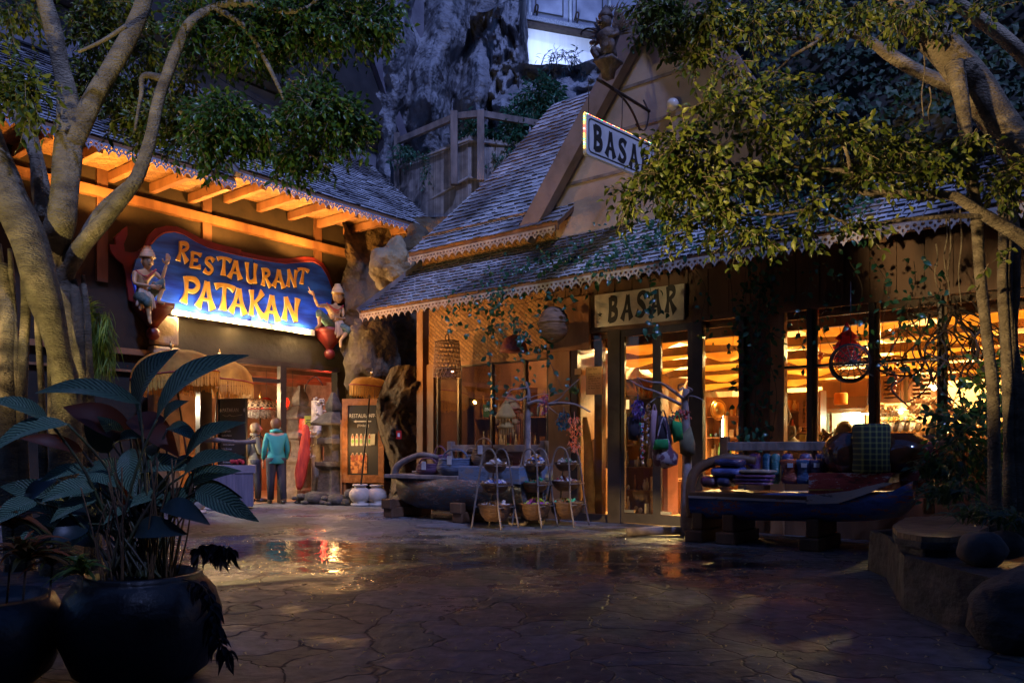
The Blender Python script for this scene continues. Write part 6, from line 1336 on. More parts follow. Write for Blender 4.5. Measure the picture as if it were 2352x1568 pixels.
# wheel basket in the right windows
t = thing('wheel_basket', A(1954, 832, 8.9), 'black round open cane basket like a spoked wheel hanging before the right windows', 'basket')
c = A(1954, 832, 8.75); rx = .205; f = MB(); ax1 = Vector((.92, -.3, 0)).normalized(); ax2 = Vector((0, 0, 1)); an = ax1.cross(ax2)
for r_ in (1, .94, .82, .64, .45, .25): f.tube([c + (ax1 * math.cos(a) + ax2 * math.sin(a)) * rx * r_ + an * (.10 * (1 - r_ ** 2)) for a in [2 * math.pi * i / 30 for i in range(31)]], .008 if r_ > .9 else .0045, 4, False)
for k in range(14): a = 2 * math.pi * k / 14; f.tube([c + (ax1 * math.cos(a) + ax2 * math.sin(a)) * rx * r_ + an * (.10 * (1 - r_ ** 2)) for r_ in (1, .7, .35, .0)], .006, 4, False)
for dz in (.0, .03, .06): f.tube([c + (ax1 * math.cos(a) + ax2 * math.sin(a)) * rx * (1 + dz) - an * (.04 + dz * 1.2) for a in [2 * math.pi * i / 30 for i in range(31)]], .007, 4, False)
f.build('cage', BLACKM, t); f = MB(); f.tube([c + ax2 * rx, c + ax2 * (rx + .7)], .005, 4); f.build('cord', BLACKM, t)
# ================================================================ goods on boat 2
def roll(cx, cy, cx2, cy2, h_, m_, label, v=1.2, nm='folded_cloth', cat='cloth'):
    u0_, z0_ = b2u(cx, cy, v); u1_, _ = b2u(cx2, cy2, v)
    f = MB(); L = u1_ - u0_; r = h_
    vs = []; nn = 12
    prof = [(0, .55), (.06, .92), (.3, 1), (.7, .98), (.94, .9), (1, .5)]; pts = [W(u0_ + L * t, v, z0_) for t, _ in prof]
    f2 = MB()
    for (t, q) in prof:
        for k in range(nn): a = 2 * math.pi * k / nn; vs.append(W(u0_ + L * t, v + .17 * q * math.cos(a) + .01 * noise.noise(Vector((t * 9, k, cx))), z0_ + r / 2 * q * math.copysign(abs(math.sin(a)) ** .7, math.sin(a)) * (1 + .25 * noise.noise(Vector((t * 7, k * .6, cx * .1))))))
    fs = [(i * nn + k, i * nn + (k + 1) % nn, (i + 1) * nn + (k + 1) % nn, (i + 1) * nn + k) for i in range(5) for k in range(nn)] + [tuple(range(nn)), tuple(5 * nn + k for k in range(nn))]
    f.add(vs, fs, True); return tag(f.build(nm, m_), label, cat, 'wrapped cloths stacked on the long boat')
def wrap(name, c1, c2): return M(name, c1, c2, scale=5, rough=.22, bump=.6, bscale=26, coat=.6, stretch=(1, 1, 3))
C_B, C_N, C_P, C_T, C_R, C_K = wrap('wrap_blue', (.10, .12, .32), (.04, .05, .16)), wrap('wrap_navy', (.04, .05, .14), (.02, .02, .06)), wrap('wrap_purple', (.16, .06, .22), (.06, .03, .1)), wrap('wrap_teal', (.02, .12, .20), (.01, .06, .10)), wrap('wrap_orange', (.42, .09, .03), (.22, .04, .02)), wrap('wrap_pink', (.35, .16, .30), (.14, .05, .12))
roll(490, 520, 715, 520, .10, C_N, 'dark wrapped cloth on top of the left pile'); roll(460, 600, 715, 600, .13, C_B, 'shiny blue wrapped cloth in the middle of the left pile'); roll(380, 680, 500, 680, .15, wrap('wrap_wine', (.14, .03, .06), (.06, .02, .03)), 'wine coloured wrapped bundle beside the arm rest'); roll(510, 680, 620, 680, .13, C_N, 'round navy bundle under the blue cloth')
roll(690, 597, 960, 597, .05, M('cream_roll', (.36, .28, .22), (.2, .14, .1), scale=6, rough=.6), 'cream cloth edge lying on the pink striped stack', 1.3); roll(660, 632, 950, 632, .055, C_K, 'pink wrapped cloth with a small label', 1.3); roll(640, 662, 940, 662, .05, C_P, 'purple wrapped cloth below the pink one', 1.3); roll(660, 692, 930, 692, .05, C_K, 'lowest pale pink wrapped cloth of the striped stack', 1.3)
for cx, wd_, m_, lab in ((555, 100, C_N, 'navy upright roll at the left of the back row'), (660, 110, C_N, 'second dark upright roll of the back row'), (795, 110, C_P, 'purple upright roll in the back row'), (898, 75, C_T, 'teal upright roll in the back row'), (972, 80, wrap('wrap_sea', (.03, .16, .17), (.02, .08, .09)), 'sea green upright roll in the back row'), (1070, 100, C_N, 'dark crinkled upright roll right of the teal ones'), (1225, 110, C_N, 'dark wrapped bundle standing high at the rear'), (1370, 140, C_N, 'dark wide bundle left of the round jar')):
    u0_, z0_ = b2u(cx - wd_ / 2, 700, .95); u1_, _ = b2u(cx + wd_ / 2, 700, .95); zt = b2u(cx, 445, .95)[1]; r = (u1_ - u0_) / 2
    f = MB(); f.lathe([(r * .8, 0), (r, .03), (r * .98, (zt - z0_) * .5), (r, (zt - z0_) - .05), (r * .8, zt - z0_ - .01), (.01, zt - z0_)], W((u0_ + u1_) / 2, .95, z0_), n=16); tag(f.build('rolled_cloth', m_), lab, 'cloth', 'upright rolls at the back of the long boat')
for cx, m_, lab, tgp in ((1115, C_R, 'orange wrapped bundle with a white tag', True), (1230, wrap('wrap_sky', (.06, .14, .26), (.03, .06, .14)), 'sky blue wrapped bundle between orange and navy', True), (1335, C_N, 'navy wrapped bundle with a white tag', True)):
    u0_, z0_ = b2u(cx, 700, 1.15); zt = b2u(cx, 495, 1.15)[1]; h_ = zt - z0_; c = W(u0_, 1.15, z0_)
    t = thing('wrapped_bundle', c, lab, 'cloth', 'pinched bundles on the long boat'); f = MB(); f.lathe([(.10, 0), (.13, .04), (.11, h_ * .3), (.09, h_ * .5), (.12, h_ * .75), (.14, h_ * .95), (.10, h_), (.01, h_ * .97)], c, n=16, lobes=5, lob=.08); f.build('wrap', m_, t)
    f = MB(); q = c + Vector((Nx, Ny, 0)) * .14 + Vector((.02, 0, h_ * .8)); f.box((-.03, 0, -.035), (.03, .006, .03), lambda a, b, z: q + Vector((Ux, Uy, 0)) * a + Vector((Nx, Ny, 0)) * b + Vector((0, 0, z))); f.build('price_tag', TAGM, t)
# glazed jar, tartan stool cushion, second jar
JAR = M('glazed_jar', (.12, .035, .015), (.05, .018, .01), scale=3, rough=.15, coat=.8)
def jar(cx, cy, r, h, v, label):
    u_, z_ = b2u(cx, cy, v); c = W(u_, v, z_); f = MB(); f.lathe([(r * .5, 0), (r * .75, .05 * h), (r * 1.0, .35 * h), (r * .98, .6 * h), (r * .75, .85 * h), (r * .45, .95 * h), (r * .42, h), (r * .35, h), (.01, .9 * h)], c, n=30); return tag(f.build('glazed_jar', JAR), label, 'jar', 'glazed jars on the long boat')
jar(1580, 612, .27, .44, 1.15, 'glossy brown round jar left of the tartan cylinder'); jar(2030, 610, .33, .42, 1.0, 'wide brown jar to the right of the tartan cylinder')
def tartan():
    m = bpy.data.materials.new('tartan'); m.use_nodes = True; n = m.node_tree; p = n.nodes['Principled BSDF']; tc = n.nodes.new('ShaderNodeTexCoord')
    prev = None
    for ax, prof in (('X', 5.5), ('Z', 5.5)):
        w = n.nodes.new('ShaderNodeTexWave'); w.bands_direction = ax; w.inputs['Scale'].default_value = prof; w.inputs['Detail'].default_value = 2; n.links.new(tc.outputs['Object'], w.inputs[0]); r = n.nodes.new('ShaderNodeValToRGB'); r.color_ramp.elements[0].color = (.012, .02, .02, 1); r.color_ramp.elements[1].color = (.16, .17, .05, 1); r.color_ramp.elements[0].position = .62; n.links.new(w.outputs[1], r.inputs[0])
        if prev: mx = n.nodes.new('ShaderNodeMix'); mx.data_type = 'RGBA'; mx.blend_type = 'ADD'; mx.inputs[0].default_value = .8; n.links.new(prev, mx.inputs[6]); n.links.new(r.outputs[0], mx.inputs[7]); n.links.new(mx.outputs[2], p.inputs['Base Color'])
        prev = r.outputs[0]
    p.inputs['Roughness'].default_value = .9; return m
u_, z_ = b2u(1775, 612, 1.3); c = W(u_, 1.3, z_); f = MB(); hh = b2u(1775, 200, 1.3)[1] - z_; f.lathe([(.16, 0), (.185, .02), (.185, hh * .5), (.183, hh - .03), (.165, hh), (.02, hh - .01)], c, n=30); tag(f.build('tartan_stool', tartan()), 'upright cylinder covered in dark green tartan cloth on the boat', 'stool')
# ================================================================ inside the shop
def C5(cx, cy, v): return PV((1860 + cx / 3.136) * .91875, (700 + cy / 3.136) * .91875, v)
def C5c(cx, cy, v): return PVc((1860 + cx / 3.136) * .91875, (700 + cy / 3.136) * .91875, v)
def C4v(cx, cy, v): return PVc((1400 + cx / 2.851) * .91875, (800 + cy / 2.851) * .91875, v)
# notice on the fixed pane
t = thing('paper_notice', W(*((lambda q: (q[0], .02, q[1]))(C4v(240, 430, .02)))), 'printed paper notice taped inside the narrow pane left of the door', 'notice')
n0, n1, n2_, n3_ = C4v(182, 532, .02), C4v(296, 530, .02), C4v(299, 328, .02), C4v(185, 335, .02)
NB_ = MCloth('notice_paper', (.75, .62, .42), (.62, .50, .32), .6); f = MB(); f.ext([[n0, n1, n2_, n3_]], lambda a, b, d: W(a, d, b), .012, .016); f.build('sheet', NB_, t)
f = MB(); wN = n1[0] - n0[0]; hN = n2_[1] - n1[1]
for i, s_ in enumerate(('Liebe Gäste', '', 'Unser Basar hat', 'geöffnet', 'täglich von 9.00', 'bis 18.00 Uhr', 'Wir freuen uns', 'auf Ihren Besuch', 'Ihr Basar Team')):
    if s_: text_mesh(f, s_, lambda x, y, d: W(n0[0] + wN * .16 + x * .034, d, n0[1] + hN * .88 - i * hN * .085 + y * .034), d=.0175)
f.build('printing', INK, t)
f = MB(); f.ext([[C4v(113, 390, .03), C4v(158, 388, .03), C4v(159, 346, .03), C4v(115, 348, .03)]], lambda a, b, d: W(a, d, b), .062, .066); tag(f.build('small_label', NB_), 'small blank paper label left of the printed notice', 'label')
# green sign behind window 1
a_, b_ = PVc((950 + 735 / 2.851) * .91875, (800 + 690 / 2.851) * .91875, -.12), PVc((950 + 778 / 2.851) * .91875, (800 + 600 / 2.851) * .91875, -.12)
t = thing('green_sign', W(a_[0], -.12, a_[1]), 'green sign lettered EIN inside the left window', 'sign'); f = MB(); f.box((a_[0], -.13, a_[1]), (b_[0], -.12, b_[1])); f.build('panel', ME('green_sign_face', (.01, .10, .03), .25), t)
f = MB(); text_mesh(f, 'EIN', lambda x, y, d: W(a_[0] + .035 + x * .075, d, b_[1] - .11 + y * .08), d=-.118); f.build('lettering', ME('sign_lettering', (.8, .85, .8), .4), t)
# driftwood trunk in the pane
f = MB(); p0_ = C4v(250, 1360, -.4); f.tube(spline([W(p0_[0] - .12, -.4, .05), W(p0_[0] - .10, -.4, .6), W(p0_[0] - .16, -.42, 1.2), W(p0_[0] - .2, -.42, 1.6)]), rads([.16, .09, .06, .03]), 12, noise_amp=.5); tag(f.build('driftwood_root', M('driftwood', (.50, .38, .24), (.3, .22, .13), scale=5, bump=.6)), 'pale driftwood root standing inside the narrow pane', 'driftwood')
f = MB(); q = C4v(300, 1150, -.8); f.hexa([W(q[0] - .16, -.8, .75), W(q[0] + .16, -.9, .80), W(q[0] + .16, -.88, .80), W(q[0] - .16, -.78, .75), W(q[0] - .18, -.8, 1.25), W(q[0] + .15, -.9, 1.28), W(q[0] + .15, -.88, 1.28), W(q[0] - .18, -.78, 1.25)]); tag(f.build('paper_bag', M('kraft_paper', (.60, .46, .30), rough=.8)), 'tilted kraft paper bag beside the driftwood inside the pane', 'bag')
# shelf units with wares
WARE = [M('ware_' + n_, c, rough=.4) for n_, c in (('cream', (.70, .55, .35)), ('amber', (.6, .30, .08)), ('red', (.45, .08, .04)), ('dark', (.08, .05, .03)), ('blue', (.12, .22, .42)), ('green', (.10, .30, .12)), ('white', (.8, .75, .66)))]
def shelf_unit(u0, u1, v, z0, z1, n, label, kinds, seed, nm='wall_shelf'):
    rnd = random.Random(seed); t = thing(nm, W((u0 + u1) / 2, v, z0), label, 'shelf')
    f = MB(); f.box((u0, v - .02, z0), (u1, v, z1)); f.box((u0 - .02, v, z0), (u0, v + .3, z1)); f.box((u1, v, z0), (u1 + .02, v + .3, z1)); f.build('case', WOODL, t)
    for i in range(n):
        z = z0 + (z1 - z0) * i / n; f = MB(); f.box((u0, v, z), (u1, v + .3, z + .02)); f.build('board', WOODL, t)
        w = u0 + .04
        m_ = MB(); idx = []
        while w < u1 - .05:
            k_ = rnd.choice(kinds); r = rnd.uniform(.02, .045); h_ = rnd.uniform(.4, .8) * (z1 - z0) / n; a = len(m_.f)
            c = W(w, v + rnd.uniform(.12, .24), z + .02); ty = rnd.random()
            if ty < .5: m_.lathe([(r * .6, 0), (r, h_ * .3), (r * .8, h_ * .6), (r * .35, h_ * .8), (r * .5, h_)], c, n=8)
            elif ty < .75: m_.ball(c + Vector((0, 0, r * 1.2)), r, r, r * 1.3, n=8)
            else: m_.hexa([c + Vector(x) for x in ((-r, -r, 0), (r, -r, 0), (r, r, 0), (-r, r, 0), (-r, -r, h_ * .8), (r, -r, h_ * .8), (r, r, h_ * .8), (-r, r, h_ * .8))])
            idx += [k_] * (len(m_.f) - a); w += r * 2 + rnd.uniform(.01, .04)
        o = m_.build('shelf_wares', None); ks = sorted(set(kinds))
        for k_ in ks: o.data.materials.append(WARE[k_])
        for p_, i_ in zip(o.data.polygons, idx): p_.material_index = ks.index(i_)
        tag(o, 'row of small souvenirs on board %s from the floor of the %s' % (['one', 'two', 'three', 'four', 'five', 'six'][i], label.split(' with')[0]), 'souvenirs', kind='stuff')
shelf_unit(-1.15, -.30, -1.3, .05, 2.25, 6, 'tall shelf seen in the narrow pane with cream and amber wares', (0, 0, 1, 6), 1)
shelf_unit(-.9, .25, -4.4, .9, 2.1, 3, 'middle shelf seen through the left door leaf with mixed wares', (0, 1, 3, 5, 4), 2)
shelf_unit(.25, 1.4, -5.9, .8, 2.2, 4, 'rear shelf seen through the right door leaf with amber wares', (0, 1, 6, 2), 3)
shelf_unit(1.0, 1.75, -2.6, .7, 2.0, 4, 'post card shelf behind the pane right of the doors with bright wares', (0, 1, 2, 6), 4)
shelf_unit(4.4, 6.6, -4.8, .8, 2.3, 4, 'far right shelf behind the last window with amber wares', (0, 1, 6, 3), 6)
shelf_unit(-4.2, -3.1, -1.4, .55, 2.2, 3, 'left shelf inside the window bay under the woven wall with mixed wares', (0, 1, 2, 6, 5), 7)
shelf_unit(-2.95, -1.95, -1.4, .55, 2.2, 3, 'right shelf inside the window bay under the woven wall with mixed wares', (0, 1, 3, 4, 6), 8)
# fridge
t = thing('drinks_fridge', W(-.35, -3.2, 0), 'small lit drinks fridge seen through the left door leaf', 'fridge'); u_, z_ = C4v(510, 900, -3.2)
f = MB(); f.box((u_ - .25, -3.6, .4), (u_ + .25, -3.25, 1.75)); f.build('cabinet', M('fridge_white', (.6, .65, .7), rough=.4), t)
f = MB(); f.box((u_ - .21, -3.25, .5), (u_ + .21, -3.24, 1.62)); f.build('lit_interior', ME('fridge_light', (.45, .65, .75), 1.6), t)
for z in (.75, 1.0, 1.25, 1.5):
    f = MB()
    for k in range(7): f.lathe([(.022, 0), (.022, .12), (.01, .16), (.01, .19)], W(u_ - .18 + k * .06, -3.21, z), n=8)
    f.build('bottle_row', WARE[random.choice((1, 2, 5))], t)
# louvred counter
def louvre(u0, u1, v, z0, z1, label, m_=WOOD, nm='louvred_cabinet', cat='cabinet'):
    t = thing(nm, W((u0 + u1) / 2, v, z0), label, cat); f = MB(); f.box((u0, v - .35, z0), (u1, v - .03, z1)); f.build('carcass', m_, t)
    f = MB(); f.ext([[(u0, z0), (u1, z0), (u1, z1), (u0, z1)], [(u0 + .06, z0 + .06), (u1 - .06, z0 + .06), (u1 - .06, z1 - .06), (u0 + .06, z1 - .06)]], lambda a, b, d: W(a, d, b), v - .03, v + .02); f.build('frame', m_, t)
    f = MB(); z = z0 + .08
    while z < z1 - .09: f.hexa([W(a, b, c) for a, b, c in ((u0 + .06, v, z), (u1 - .06, v, z), (u1 - .06, v + .02, z + .008), (u0 + .06, v + .02, z + .008), (u0 + .06, v - .025, z + .04), (u1 - .06, v - .025, z + .04), (u1 - .06, v - .005, z + .045), (u0 + .06, v - .005, z + .045))]); z += .062
    f.build('slats', m_, t); return t
u0_, u1_ = C4v(440, 1100, -2.2)[0], C4v(640, 1100, -2.2)[0]; louvre(u0_, u1_, -2.2, .02, 1.05, 'dark louvred counter behind the left door leaf')
a_, b_ = C5c(1065, 960, -3.2), C5c(1250, 740, -3.2); louvre(a_[0], b_[0], -3.2, a_[1], b_[1], 'left louvred wall cupboard above the row of carved animals', WOODL)
a_, b_ = C5c(1290, 960, -3.2), C5c(1505, 740, -3.2); louvre(a_[0], b_[0], -3.2, a_[1], b_[1], 'right louvred wall cupboard above the row of carved animals', WOODL)
a_, b_ = C5c(432, 1150, -1.6), C5c(515, 915, -1.6); louvre(a_[0], b_[0], -1.6, a_[1], b_[1], 'narrow louvred shutter beside the seated figure', WOODL, 'louvred_shutter', 'shutter')
f = MB(); a_, b_ = C5c(690, 1290, -3.3), C5c(945, 1035, -3.3); f.box((a_[0], -3.4, a_[1] - .3), (b_[0], -3.3, b_[1])); tag(f.build('pale_wall_panel', M('pale_green_wall', (.62, .66, .48), (.55, .58, .42), rough=.8)), 'pale green wall panel under the white tube lamp', 'panel')
a_, b_ = C5c(775, 1058, -3.1), C5c(945, 1038, -3.1); t = thing('tube_lamp', W(a_[0], -3.1, a_[1]), 'lit white fluorescent tube over the pale green wall', 'lamp'); f = MB(); f.tube([W(a_[0], -3.1, b_[1]), W(b_[0], -3.1, b_[1])], .022, 8); f.build('tube', ME('tube_light', (.85, 1, .75), 14), t); f = MB(); f.box((a_[0] - .05, -3.16, b_[1] + .03), (b_[0] + .05, -3.04, b_[1] + .07)); f.build('fitting', WHITE, t)
lamp('POINT', 'tube_glow', W((a_[0] + b_[0]) / 2, -3.0, b_[1] - .12), 26, (.80, 1, .68), .1)
a_ = C5c(630, 1100, -3.2); f = MB(); f.box((a_[0] - .1, -3.3, a_[1] - .3), (a_[0] + .05, -3.25, a_[1] + .3)); tag(f.build('door_panel', M('grey_green_door', (.25, .30, .22), rough=.6)), 'narrow grey green door left of the bright panel', 'door')
f = MB(); a_, b_ = C5c(585, 1015, -2.9), C5c(1000, 905, -2.9); f.box((a_[0], -3.0, a_[1]), (b_[0], -2.9, b_[1])); tag(f.build('counter_canopy', WOOD), 'dark panelled canopy above the lit counter', 'panel')
f = MB(); a_, b_ = C5c(590, 1030, -2.85), C5c(1000, 780, -2.95); f.box((a_[0], -3.05, b_[1] - .5), (b_[0], -3.0, b_[1])); tag(f.build('cupboard_front', WOODL), 'brown cupboard front behind the spoked wheel basket', 'cupboard')
f = MB(); a_, b_ = C5c(1070, 1290, -2.7), C5c(1570, 1195, -2.7); f.box((a_[0], -3.2, .02), (b_[0] + .6, -2.7, b_[1])); tag(f.build('display_counter', WOOD), 'dark counter below the carved birds', 'counter')
f = MB(); a_ = C5c(1100, 1085, -3.0); f.box((a_[0] - .05, -3.25, a_[1] - .02), (a_[0] + 1.9, -3.0, a_[1])); tag(f.build('animal_shelf', WOOD), 'dark board carrying the pale carved animals', 'shelf')
f = MB(); f.box((2.0, -3.4, .0), (7, -3.35, 2.6)) if False else None
# carved animals: pale row and coloured birds row
def animal(): 
    t = thing('carved_animal', (0, 0, 0), 'x', 'figurine', 'pale carved animals on the upper board'); f = MB()
    f.ball((0, 0, .07), .05, .045, .075, n=10); f.ball((0, -.02, .165), .035, .035, .038, n=10); f.ball((0, -.055, .155), .018, .02, .014, n=8)
    for s_ in (-1, 1): f.ball((.028 * s_, 0, .20), .012, n=6); f.tube([(.04 * s_, -.01, .11), (.05 * s_, -.05, .07), (.02 * s_, -.06, .06)], .013, 6); f.ball((.03 * s_, -.05, .015), .02, .03, .016, n=6)
    f.build('body', M('carved_pale', (.50, .33, .17), (.30, .18, .09), scale=9, rough=.6), t); return t
names = ['first', 'second', 'third', 'fourth', 'fifth', 'sixth', 'seventh', 'eighth', 'ninth', 'tenth', 'eleventh']
base = animal(); a_ = C5c(1090, 1075, -3.1); xs = [1090, 1130, 1165, 1200, 1330, 1350, 1410, 1445, 1485, 1600, 1630]
for i, x in enumerate(xs):
    u_, z_ = C5c(x, 1075, -3.1); o = base if i == 0 else copy_tree(base, scale=random.uniform(.85, 1.2)); o.location = W(u_, -3.08, a_[1]); o.rotation_euler.z = random.uniform(-.8, .2)
    o['label'] = names[i] + ' pale carved animal from the left on the upper board'; 
    if i in (4, 6, 7, 8): o.scale = (1.4,) * 3
def bird(m1, m2, label, u_, z_, s):
    t = thing('carved_bird', W(u_, -2.85, z_), label, 'figurine', 'painted birds on the counter'); p = W(u_, -2.85, z_); f = MB(); f.ball(p + Vector((0, 0, .07 * s)), .035 * s, .04 * s, .075 * s, n=10, rot=Matrix.Rotation(.3, 3, 'Y')); f.build('body', m1, t)
    f = MB(); f.ball(p + Vector((-.02 * s, -.01, .155 * s)), .034 * s, n=10); f.build('head', m2, t); f = MB(); f.lathe([(.018 * s, 0), (.001, .07 * s)], p + Vector((-.04 * s, -.01, .155 * s)), n=8, mat=Matrix.Rotation(-1.9, 4, 'Y')); f.build('beak', WARE[1], t)
zc = C5c(1100, 1192, -2.85)[1]
for i, (x, c) in enumerate(((1150, 5), (1195, 1), (1235, 5), (1275, 4), (1320, 5), (1370, 2), (1100, 6))): bird(WARE[3 if i % 2 else 6], WARE[c], names[i] + ' painted wooden bird on the counter, ' + ['green', 'yellow', 'leaf green', 'blue', 'dark green', 'red', 'white'][i] + ' headed', C5c(x, 1190, -2.85)[0], zc, 1.25)
t = thing('carved_duck', C5(1470, 1110, -2.6), 'large brown carved long necked bird at the right of the painted birds', 'figurine'); p = C5(1480, 1110, -2.6); f = MB(); f.ball(p, .20, .07, .085, n=14, rot=Matrix.Rotation(.45, 3, 'Z')); f.tube(spline([p + Vector((-.15, .0, .0)), C5(1370, 1110, -2.6), C5(1335, 1075, -2.6), C5(1305, 1050, -2.6)]), .022, 7); f.build('body', _mc['carved_pale'], t)
# seated stone figure by the post
t = thing('seated_stone_figure', C5(340, 1290, -.35), 'grey stone seated meditating figure with pointed headdress behind the right window', 'statue'); STG = M('grey_statue', (.20, .17, .14), (.10, .085, .07), scale=9, rough=.8, bump=.4)
u_, z_ = C5c(340, 1290, -.35); b_ = W(u_, -.35, z_ - .02); hz_ = C5c(330, 975, -.35)[1] - z_; s = hz_ / 1.0; X = lambda x, y, z: b_ + (Vector((Ux, Uy, 0)) * x + Vector((Nx, Ny, 0)) * y + Vector((0, 0, z))) * s
f = MB(); nd = dict(p=(X(0, 0, .10), .17 * s), w=(X(0, -.01, .28), .13 * s), c=(X(0, 0, .42), .14 * s), n=(X(0, .0, .53), .055 * s), sl=(X(-.16, 0, .46), .055 * s), el=(X(-.20, .04, .28), .045 * s), wl=(X(-.04, .20, .17), .03 * s), sr=(X(.16, 0, .46), .055 * s), er=(X(.20, .04, .28), .045 * s), wr=(X(.04, .20, .17), .03 * s), kl=(X(-.30, .12, .06), .07 * s), al=(X(.02, .26, .07), .05 * s), kr=(X(.34, .12, .06), .07 * s), ar=(X(-.02, .24, .10), .05 * s))
skin_into(f, nd, [('p', 'w'), ('w', 'c'), ('c', 'n'), ('c', 'sl'), ('sl', 'el'), ('el', 'wl'), ('c', 'sr'), ('sr', 'er'), ('er', 'wr'), ('p', 'kl'), ('kl', 'al'), ('p', 'kr'), ('kr', 'ar')], 'p', 2)
head_into(f, X(0, .02, .66), (Vector((Ux, Uy, 0)) * .8 + Vector((Nx, Ny, 0)) * .5), .095 * s); f.build('body', STG, t)
f = MB(); f.lathe([(.10, 0), (.105, .03), (.09, .06), (.095, .08), (.075, .12), (.05, .17), (.04, .21), (.025, .25), (.006, .31)], (0, 0, 0), n=16); f.v = [X(0, 0, .70) + p * s for p in f.v]; f.build('headdress', STG, t)
a_ = C5c(425, 1290, -.6); 
for i in range(4): f = MB(); f.box((a_[0] + .09 * i, -.75, a_[1]), (a_[0] + .09 * i + .08, -.65, a_[1] + .14 + .03 * (i % 2))); tag(f.build('yellow_carton', M('yellow_carton', (.60, .42, .08), (.42, .26, .04), scale=14, rough=.5)), names[i] + ' yellow carton from the left on the sill beside the seated figure', 'box', 'yellow cartons on the window sill')
f = MB(); f.box((u_ - .4, -.95, .02), (4.9, -.15, z_ - .03)); tag(f.build('window_ledge', WOOD), 'deep wooden display ledge inside the right windows', 'ledge')
c = C5(795, 1200, -.5); f = MB(); f.lathe([(.12, -.25), (.15, -.05), (.14, .05), (.09, .12), (.05, .15), (.02, .16)], c, n=20); tag(f.build('dark_vase', _mc['ware_dark']), 'dark round vase silhouetted before the pale green wall', 'vase')
c = C5(650, 1260, -.5); f = MB()
for k in range(9): f.tube(spline([c + Vector((random.uniform(-.08, .08), 0, -.15)), c + Vector((random.uniform(-.10, .10), 0, 0)), c + Vector((random.uniform(-.14, .14), 0, random.uniform(.08, .16)))]), .014, 6)
tag(f.build('carved_coral', WOOD), 'dark spiky carved ornament on the sill left of the vase', 'ornament')
t = thing('small_seated_figure', C5(1475, 1300, -.4), 'small dark seated figure before the bright lamp at the boat prow', 'statue'); c = C5(1475, 1290, -.4); f = MB(); f.ball(c, .12, .09, .11, n=14); f.ball(c + Vector((0, 0, .17)), .055, .055, .07, n=12); f.lathe([(.05, 0), (.03, .05), (.005, .10)], c + Vector((0, 0, .22)), n=10); f.tube([c + Vector((-.06, 0, .08)), c + Vector((-.12, -.05, -.02)), c + Vector((0, -.1, -.05))], .025, 8); f.tube([c + Vector((.06, 0, .08)), c + Vector((.12, -.05, -.02)), c + Vector((0, -.1, -.05))], .025, 8); f.build('body', STG, t)
a_, b_ = C5c(1355, 1320, -1.0), C5c(1535, 1260, -1.0); t = thing('display_case', W(a_[0], -1.0, a_[1]), 'bright white lit display case low behind the boat prow', 'case'); f = MB(); f.box((a_[0], -1.1, a_[1] - .2), (b_[0], -1.0, b_[1])); f.build('lit_face', ME('case_light', (.75, 1, .85), 5), t); f = MB(); f.box((a_[0] - .03, -1.4, a_[1] - .9), (b_[0] + .03, -1.1, b_[1] + .02)); f.build('cabinet', WOOD, t)
# pendant lamps
def pend(cx, cy, v, s, label, on=True):
    p = C5(cx, cy, v); t = thing('pendant_lamp', p, label, 'lamp', 'white shaded pendant lamps in the shop'); f = MB(); f.lathe([(.13 * s, 0), (.12 * s, .02 * s), (.05 * s, .06 * s), (.03 * s, .12 * s), (.012, .15 * s)], p, n=18); f.build('shade', M('enamel_shade', (.5, .45, .38), rough=.3), t)
    f = MB(); f.tube([p + Vector((0, 0, .14 * s)), Vector((p.x, p.y, 2.7))], .004, 4); f.build('cord', BLACKM, t); f = MB(); f.ball(p + Vector((0, 0, .0)), .04 * s, n=10); f.build('bulb', ME('pendant_bulb', (1, .85, .6), 12), t); lamp('POINT', 'pendant_light', p - Vector((0, 0, .06)), 3.5, (1, .75, .45), .04)
pend(1228, 1030, -2.5, .9, 'pendant lamp over the painted birds'); pend(970, 1042, -2.7, .8, 'small pendant lamp at the right end of the white tube'); pend(1490, 845, -2.2, .9, 'highest pendant lamp, in front of the louvred cupboard')
# visible little spots under the ceiling
SPB = ME('spot_bulb', (1, .80, .45), 30)
for i, (px, py, v, r, lab) in enumerate(((2045, 757, -1.8, .035, 'brightest ceiling spot lamp, behind the tangled vines'), (2065, 809, -3.4, .02, 'ceiling spot just below and right of the brightest one'), (1911, 727, -1.6, .022, 'ceiling spot above the red cloth ornament'), (1834, 783, -2.6, .02, 'ceiling spot behind the left pane of the right windows'), (2020, 750, -2.2, .02, 'ceiling spot against the third window post'), (1445, 765, -1.2, .04, 'cool white ceiling spot over the left door leaf'), (1432, 845, -4.2, .02, 'left one of two low ceiling spots behind the left door leaf'), (1468, 851, -4.2, .02, 'right one of two low ceiling spots behind the left door leaf'), (1350, 833, -4.0, .02, 'ceiling spot behind the printed notice'), (2300, 812, -3, .02, 'far right ceiling spot behind the twin trunks'))):
    u_, z_ = PVc(px, py, v); t = thing('ceiling_spot', W(u_, v, z_), lab, 'lamp', 'ceiling spots in the shop'); f = MB(); f.ball(W(u_, v, z_), r, n=10); f.build('bulb', SPB if px != 1445 else ME('cool_bulb', (1, 1, .85), 40), t)
    f = MB(); f.lathe([(r * 1.4, 0), (r * 1.3, .06), (r * .4, .08)], W(u_, v, z_ + .02), n=12); f.tube([W(u_, v, z_ + .09), W(u_, v, max(z_ + .1, 2.7))], .006, 4); f.build('housing', BLACKM, t)
lamp('POINT', 'shop_spot', PV(1445, 775, -1.2), 8, (1, .95, .7), .03)
